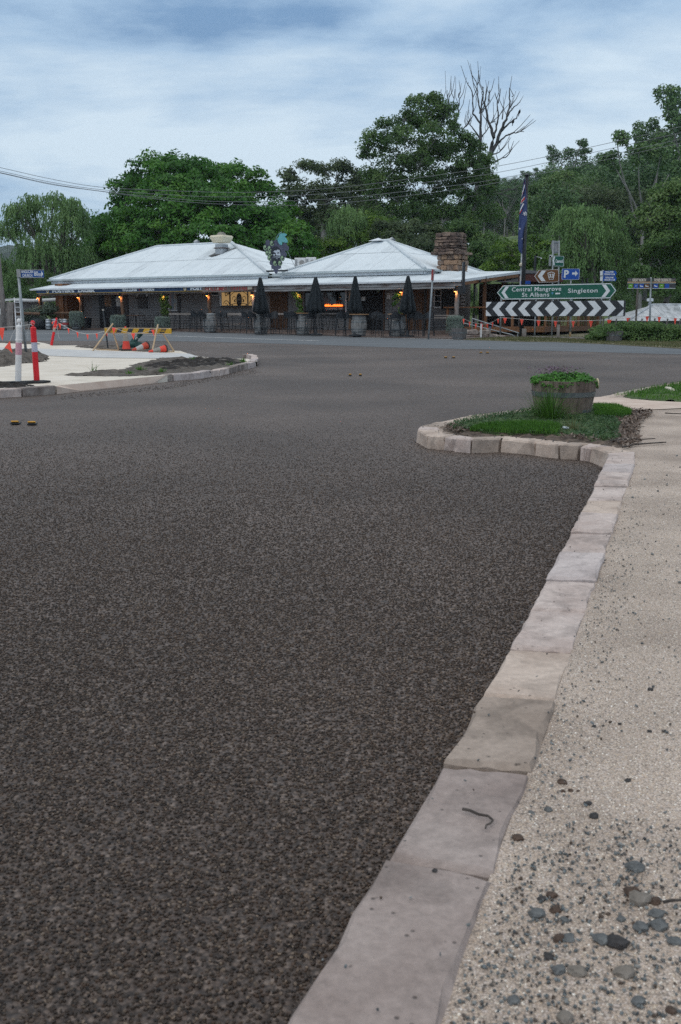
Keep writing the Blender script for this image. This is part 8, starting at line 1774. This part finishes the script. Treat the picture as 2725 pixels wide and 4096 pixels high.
# ---- dead trees
def dead(label, px, Y, base_y, tips, r=.22, z=None, forks=()):
    base = at(px, base_y, Y); t = thing('dead_tree', label, 'dead tree', base); b = MB(); P = lambda x, y: at(x, y, Y)-base
    for path in tips:
        q = [P(x, y)+Vector((0, rt.uniform(-.6, .6), 0)) for x, y in path[:-1]]; r0, r1 = path[-1]; n_ = len(q); pp_ = []
        for i in range(n_-1):
            for k in range(4): w_ = k/4; pp_.append(q[i].lerp(q[i+1], w_)+Vector((rt.gauss(0, .04), rt.gauss(0, .04), rt.gauss(0, .03))))
        pp_.append(q[-1]); m_ = len(pp_); b.tube(pp_, [0.9*(r0+(r1-r0)*i/(m_-1))+.010 for i in range(m_)], 6, cap=False)
        for i in range(3, m_-1):
            if rt.random() < .32 and r1 < .05:
                d = (pp_[min(i+1, m_-1)]-pp_[i-1]).normalized(); sd = Vector((rt.choice((-1, 1))*.6, rt.uniform(-.4, .4), .7)).normalized(); e = pp_[i]; l_ = rt.uniform(.5, 1.5); b.tube([e, e+(sd+d*.5)*l_*.5, e+(sd*.8+d+Vector((0, 0, .4)))*l_], [.038, .03, .018], 4, cap=False)
    b.build('trunk', M_deadb, t); return t
C4 = lambda l: [(1400+x*.4464, 300+y*.4464) for x, y in l]
T1 = [(C4([(1100, 1320), (1125, 1150), (1150, 900), (1165, 580), (1165, 350), (1190, 120)]), (.34, .03)), (C4([(1165, 570), (1170, 430), (1100, 340), (1100, 150), (1060, 65)]), (.12, .02)), (C4([(1165, 350), (1140, 200), (1150, 100), (1135, 35)]), (.07, .02)), (C4([(1170, 560), (1110, 480), (1050, 410)]), (.08, .02)), (C4([(1170, 330), (1210, 280), (1190, 170), (1185, 110)]), (.06, .02)), (C4([(1180, 340), (1240, 260), (1255, 130)]), (.06, .02)), (C4([(1180, 560), (1220, 500), (1270, 430), (1310, 410)]), (.06, .02)), (C4([(1140, 1150), (1260, 1050), (1380, 1080), (1470, 1130)]), (.10, .03)), (C4([(1260, 1050), (1400, 1030), (1500, 1025)]), (.06, .02)), (C4([(1130, 640), (1070, 530), (1060, 480)]), (.05, .02))]
T2 = [(C4([(1225, 1000), (1250, 740), (1285, 560), (1240, 400), (1210, 250), (1225, 110)]), (.26, .03)), (C4([(1250, 740), (1310, 620), (1350, 500), (1400, 380), (1440, 220), (1425, 125)]), (.22, .03)), (C4([(1290, 560), (1325, 420), (1335, 250), (1305, 150)]), (.12, .02)), (C4([(1335, 250), (1345, 130)]), (.05, .02)), (C4([(1350, 510), (1420, 440), (1500, 380), (1520, 330)]), (.10, .03)), (C4([(1400, 380), (1460, 300), (1520, 250)]), (.08, .02)), (C4([(1320, 620), (1400, 540), (1500, 510), (1565, 505)]), (.10, .02)), (C4([(1430, 525), (1490, 495)]), (.06, .02)), (C4([(1270, 720), (1340, 690), (1360, 660)]), (.07, .03)), (C4([(1265, 790), (1340, 760), (1430, 715), (1470, 590)]), (.08, .015)), (C4([(1245, 260), (1255, 140)]), (.04, .015)), (C4([(1450, 200), (1470, 180)]), (.04, .015)), (C4([(1430, 310), (1480, 230)]), (.05, .015)), (C4([(1360, 400), (1385, 260)]), (.06, .015))]
fx_ = lambda TT: [list(p)+[r_] for p, r_ in TT]
dead('bare dead gum with a pale trunk rising right of the tall leafy gum', 1895, 100, 900, fx_(T1)); dead('bare forked dead gum with wide twisted limbs against the sky', 1948, 102, 740, fx_(T2))
dead('thin bare dead crown poking out behind the top of the tall gum', 1815, 104, 560, fx_([(C4([(930, 560), (940, 420), (970, 330), (985, 220), (975, 165)]), (.12, .02)), (C4([(940, 420), (930, 300), (940, 130)]), (.07, .02)), (C4([(880, 330), (885, 250), (870, 140)]), (.07, .02)), (C4([(850, 330), (835, 220), (815, 135)]), (.06, .015)), (C4([(890, 300), (890, 160)]), (.04, .015)), (C4([(980, 560), (1020, 480), (1060, 440), (1110, 350)]), (.08, .02))]))
M_bird = mat('black_bird', (0.01, 0.01, 0.012))
for x, y, lb in ((1518, 335, 'small black bird perched on the highest right limb of the dead gum'), (1462, 422, 'small black bird perched lower on the right limb of the dead gum')):
    (px_, py_) = C4([(x, y)])[0]; o = at(px_, py_, 102); b = MB(); b.lathe([(.02, -.18), (.10, -.06), (.12, .06), (.08, .16), (.075, .22), (.02, .28)], 8); b.tube([(0, 0, -.1), (.06, .05, -.36)], [.05, .03], 5); b.tube([(0, -.05, .22), (0, -.16, .21)], [.025, .006], 4); q = b.build('bird', M_bird, smooth=True); q.location = o; q.rotation_euler = (0, .3, .5); tag(q, lb, 'bird')
# ---- hill with its woods
def hillz(x, y):
    a = x/max(y, 1.0); k = [(-.40, 12), (-.30, 9), (-.12, 5), (.0, 5), (.08, 8), (.14, 17), (.18, 18), (.24, 17), (.30, 18), (.40, 21), (.6, 22)]
    h = k[0][1] if a < k[0][0] else k[-1][1]
    for (a0, h0), (a1, h1) in zip(k[:-1], k[1:]):
        if a0 <= a <= a1: h = h0+(h1-h0)*ss((a-a0)/(a1-a0))
    return .2+h*ss((y-72)/160.0)+min(40, max(0, 10+100*(a-.12)))*ss((a-.09)/.05)*ss((y-245)/110)+1.2*_nz.noise(Vector((x*.02, y*.02, 0)))*ss((y-80)/40)-.3*(1-ss((y-70)/6))
M_hill = mat('hill_grass', (0.05, 0.09, 0.022), (0.125, 0.18, 0.05), .95, .06, 8, c3=(0.085, 0.13, 0.035), coords='World')
xs = np.linspace(-170, 210, 77); ys = np.concatenate([np.linspace(70, 240, 50), np.linspace(246, 460, 40)])
GX, GY = np.meshgrid(xs, ys); Zh = np.array([hillz(x, y) for x, y in zip(GX.ravel(), GY.ravel())]); I = np.arange(len(xs)*len(ys)).reshape(len(ys), len(xs))
npmesh('hill', np.column_stack([GX.ravel(), GY.ravel(), Zh]), np.stack([I[:-1, :-1].ravel(), I[:-1, 1:].ravel(), I[1:, 1:].ravel(), I[1:, :-1].ravel()], 1), M_hill, smooth=True, kind='structure')
# far ridge seen through the gap on the left
M_ridge = mat('forested_ridge', (0.012, 0.026, 0.016), (0.045, 0.07, 0.042), .95, .03, 10, 1.0, .12, coords='World', bdist=6)
V = []; n1, n2 = 60, 10
for j in range(n2+1):
    for i in range(n1+1):
        x = -900+1500*i/n1; y = 620+260*j/n2; h = 66*math.sin(math.pi*min(1, (j/n2)*.5+.02))*(1+.25*math.sin(x*.006+1)+.1*_nz.noise(Vector((x*.02, y*.02, 3))))*(1-.45*ss((x+250)/350))
        V.append((x, y, h-2+5*_nz.noise(Vector((x*.06, y*.06, 1)))))
I = np.arange((n1+1)*(n2+1)).reshape(n2+1, n1+1)
npmesh('hill', np.array(V), np.stack([I[:-1, :-1].ravel(), I[:-1, 1:].ravel(), I[1:, 1:].ravel(), I[1:, :-1].ravel()], 1), M_ridge, smooth=False, kind='structure')
def woodtree(kind, seed, H, W_, open_=.0, L=.42):
    """a free-standing gum of the wooded slope, built once and copied"""
    rg = random.Random(seed); t = thing('gum_tree', '', 'tree'); parts = []; b = MB(); f0 = Vector((rg.uniform(-.3, .3), 0, H*rg.uniform(.35, .5))); b.tube([(0, 0, -1), f0*.5, f0], [.28, .22, .18], 7, cap=False)
    for k in range(9 if open_ else 13):
        a = rg.uniform(0, 6.28); q = rg.uniform(.2, 1)**.6; z_ = H*(rg.uniform(.62, .95) if open_ else rg.uniform(.38, .92)); rr = W_*.5*q*(1.0 if open_ else max(.35, math.sin(math.pi*min(.98, (z_/H-.2)/.85)))); c = Vector((rr*math.cos(a), rr*math.sin(a), z_)); limb(b, f0, c, .11, .04, 4)
        w = W_*(.13 if open_ else .19)*rg.uniform(.8, 1.25)
        for j in range(5): e = unit(1)[0]; parts.append(clump(np.array(c)+e*w*.7, (w*.75, w*.75, w*.5), 105 if not open_ else 70, L, L*.5, .7, .35))
    b.build('trunk', M_gumb, t, smooth=True); foliage('crown', parts, LMs[kind], t); return t
protos = [woodtree('far', 1, 14, 10), woodtree('gum', 2, 13, 9), woodtree('far', 3, 16, 9, 1), woodtree('far', 4, 12, 11), woodtree('lime', 5, 11, 9), woodtree('dull', 6, 15, 10), woodtree('far', 7, 17, 11, 1)]
first = set(); rw_ = random.Random(9); spots = []
def addw(k, x, y, sc, rz, label, grp):
    o = protos[k]
    if k in first: o = dup(o)
    first.add(k); o.location = (x, y, hillz(x, y)-.3); o.scale = (sc, sc, sc*rw_.uniform(.92, 1.1)); o.rotation_euler = (0, 0, rz); o['label'] = label; o['group'] = grp
WL = ['dense dark green gum among many on the wooded hillside', 'mid green bushy tree among many on the wooded hillside', 'open-crowned gum with bare trunk on the wooded hillside', 'broad dark tree among many on the wooded hillside', 'yellow-green tree among many on the wooded hillside', 'dull olive gum among many on the wooded hillside', 'tall open gum with pale trunk on the wooded hillside']
def spot(px, y, k, sc):
    kind_ = WL[k].split(' among')[0].split(' on the')[0]
    zn = 'behind the left half of the tavern' if px < 1000 else 'between the round tree and the dead gums' if px < 1900 else 'on the far ridge right of the dead gums' if y > 245 else 'at the right edge of the near slope' if px > 2520 else 'on the slope above the road signs, rear' if y > 170 else 'on the slope above the road signs, front'
    addw(k, (px-1362)/3982*y, y, sc, rw_.uniform(0, 6.28), kind_+' '+zn, 'trees '+zn+': '+kind_)
n_ = 0; taken = []
while n_ < 165:
    y = rw_.uniform(100, 245); px = rw_.uniform(1900, 2900); x = (px-1362)/3982*y
    if px < 2190 and y < 238: continue                     # the open paddock
    if any((x-a)**2+(y-b_)**2 < 16 for a, b_ in taken): continue
    taken.append((x, y)); n_ += 1
    spot(px, y, rw_.choice([0, 0, 1, 3, 3, 4, 5, 5, 0, 2] if y < 200 else [0, 0, 2, 6, 3, 5]), rw_.uniform(.65, 1.05))
n_ = 0
while n_ < 90:
    y = rw_.uniform(246, 380); px = rw_.uniform(1880, 2420); x = (px-1362)/3982*y
    if any((x-a)**2+(y-b_)**2 < 25 for a, b_ in taken): continue
    taken.append((x, y)); n_ += 1; spot(px, y, rw_.choice([0, 0, 2, 3, 3, 6]), rw_.uniform(.7, 1.1))
for px, y, k, sc in ((2690, 150, 6, 1.45), (2740, 155, 2, 1.45), (2600, 165, 2, 1.25), (2520, 170, 6, 1.05), (2560, 168, 2, 1.1), (2640, 160, 6, 1.2), (2330, 300, 2, 1.0), (2080, 350, 2, 1.0)): spot(px, y, k, sc)
for px, y, k, sc in ((1330, 140, 0, 1.0), (1420, 150, 3, 1.1), (1530, 145, 0, 1.0), (1620, 150, 3, 1.1), (1700, 140, 0, 1.0), (1790, 150, 0, .9), (1880, 250, 3, 1.0), (1850, 270, 0, 1.0), (1100, 135, 3, .9), (1220, 145, 0, .9), (900, 140, 3, .8), (700, 140, 0, .8), (540, 130, 3, .7), (420, 120, 0, .7), (300, 118, 3, .6), (180, 116, 0, .55), (60, 112, 3, .45), (-60, 115, 0, .6)): spot(px, y, k, sc)
for k in range(7):
    if k not in first: bpy.data.objects.remove(protos[k])
# tree line right behind the tavern so that no gap shows the ground
for i, (px, w) in enumerate(((420, 70), (560, 80), (700, 80), (850, 80), (1000, 80), (1150, 80), (1290, 70), (1400, 60), (1540, 70), (1680, 60), (1800, 60), (1900, 60), (2010, 50))):
    shrub('dark undergrowth shrub deep behind the tavern roofs, '+('left part' if px < 900 else 'middle part' if px < 1500 else 'right part'), 'far', px, 92+(i % 3)*2, w, 60, 1090, 'undergrowth shrubs behind the tavern '+('left' if px < 900 else 'middle' if px < 1500 else 'right'), .22, 1300, 'undergrowth_shrub')
# ---- overhead wires
M_wire = mat('aluminium_wire', (0.16, 0.17, 0.18), rough=.5)
WR = [[(-200, 628), (0, 670), (200, 715), (400, 748), (680, 763), (974, 769.5), (1300, 755), (1712, 706), (2106, 643), (2725, 507), (3000, 440)], [(-200, 645), (0, 684), (200, 728), (400, 758), (660, 778), (917, 788), (1300, 775), (1700, 730), (2050, 679), (2725, 531), (3000, 470)],
      [(-200, 650), (0, 690), (200, 734), (400, 764), (660, 792), (917, 807), (1300, 797), (1700, 756), (2050, 705), (2725, 556), (3000, 495)], [(-200, 654), (0, 692), (200, 737), (400, 765), (690, 803), (974, 819.5), (1300, 816.5), (1700, 774), (2050, 719), (2725, 572), (3000, 512)]]
WLB = ['topmost of four overhead wires crossing in front of the trees', 'second overhead wire from the top crossing in front of the trees', 'third overhead wire from the top crossing in front of the trees', 'lowest of four overhead wires crossing in front of the trees']
for l_, lb in zip(WR, WLB):
    c = [at(x, y, 46+3*math.sin((x+200)/3200*math.pi)) for x, y in l_]; pts = []
    for i in range(len(c)-1):
        p0, p1, p2, p3 = c[max(i-1, 0)], c[i], c[i+1], c[min(i+2, len(c)-1)]
        for k in range(8): u = k/8; pts.append(.5*((2*p1)+(p2-p0)*u+(2*p0-5*p1+4*p2-p3)*u*u+(3*p1-p0-3*p2+p3)*u**3))
    pts.append(c[-1]); tag(MB().tube(pts, .011, 5).build('power_line', M_wire), lb, 'power line')
# ---- the thin evening haze between the camera and the far slopes
HZD = 0.0002
hz_ = MB().box((0, 420, 46.5), (2300, 960, 95.4)); ho = hz_.build('haze', bpy.data.materials.new('haze_air'), kind='stuff'); hm = ho.data.materials[0]; hm.use_nodes = True; hn = hm.node_tree; hn.nodes.clear()
pv = hn.nodes.new('ShaderNodeVolumePrincipled'); pv.inputs['Color'].default_value = (0.80, 0.88, 0.96, 1); pv.inputs['Density'].default_value = HZD; pv.inputs['Anisotropy'].default_value = 0.2
mo = hn.nodes.new('ShaderNodeOutputMaterial'); hn.links.new(pv.outputs[0], mo.inputs['Volume'])
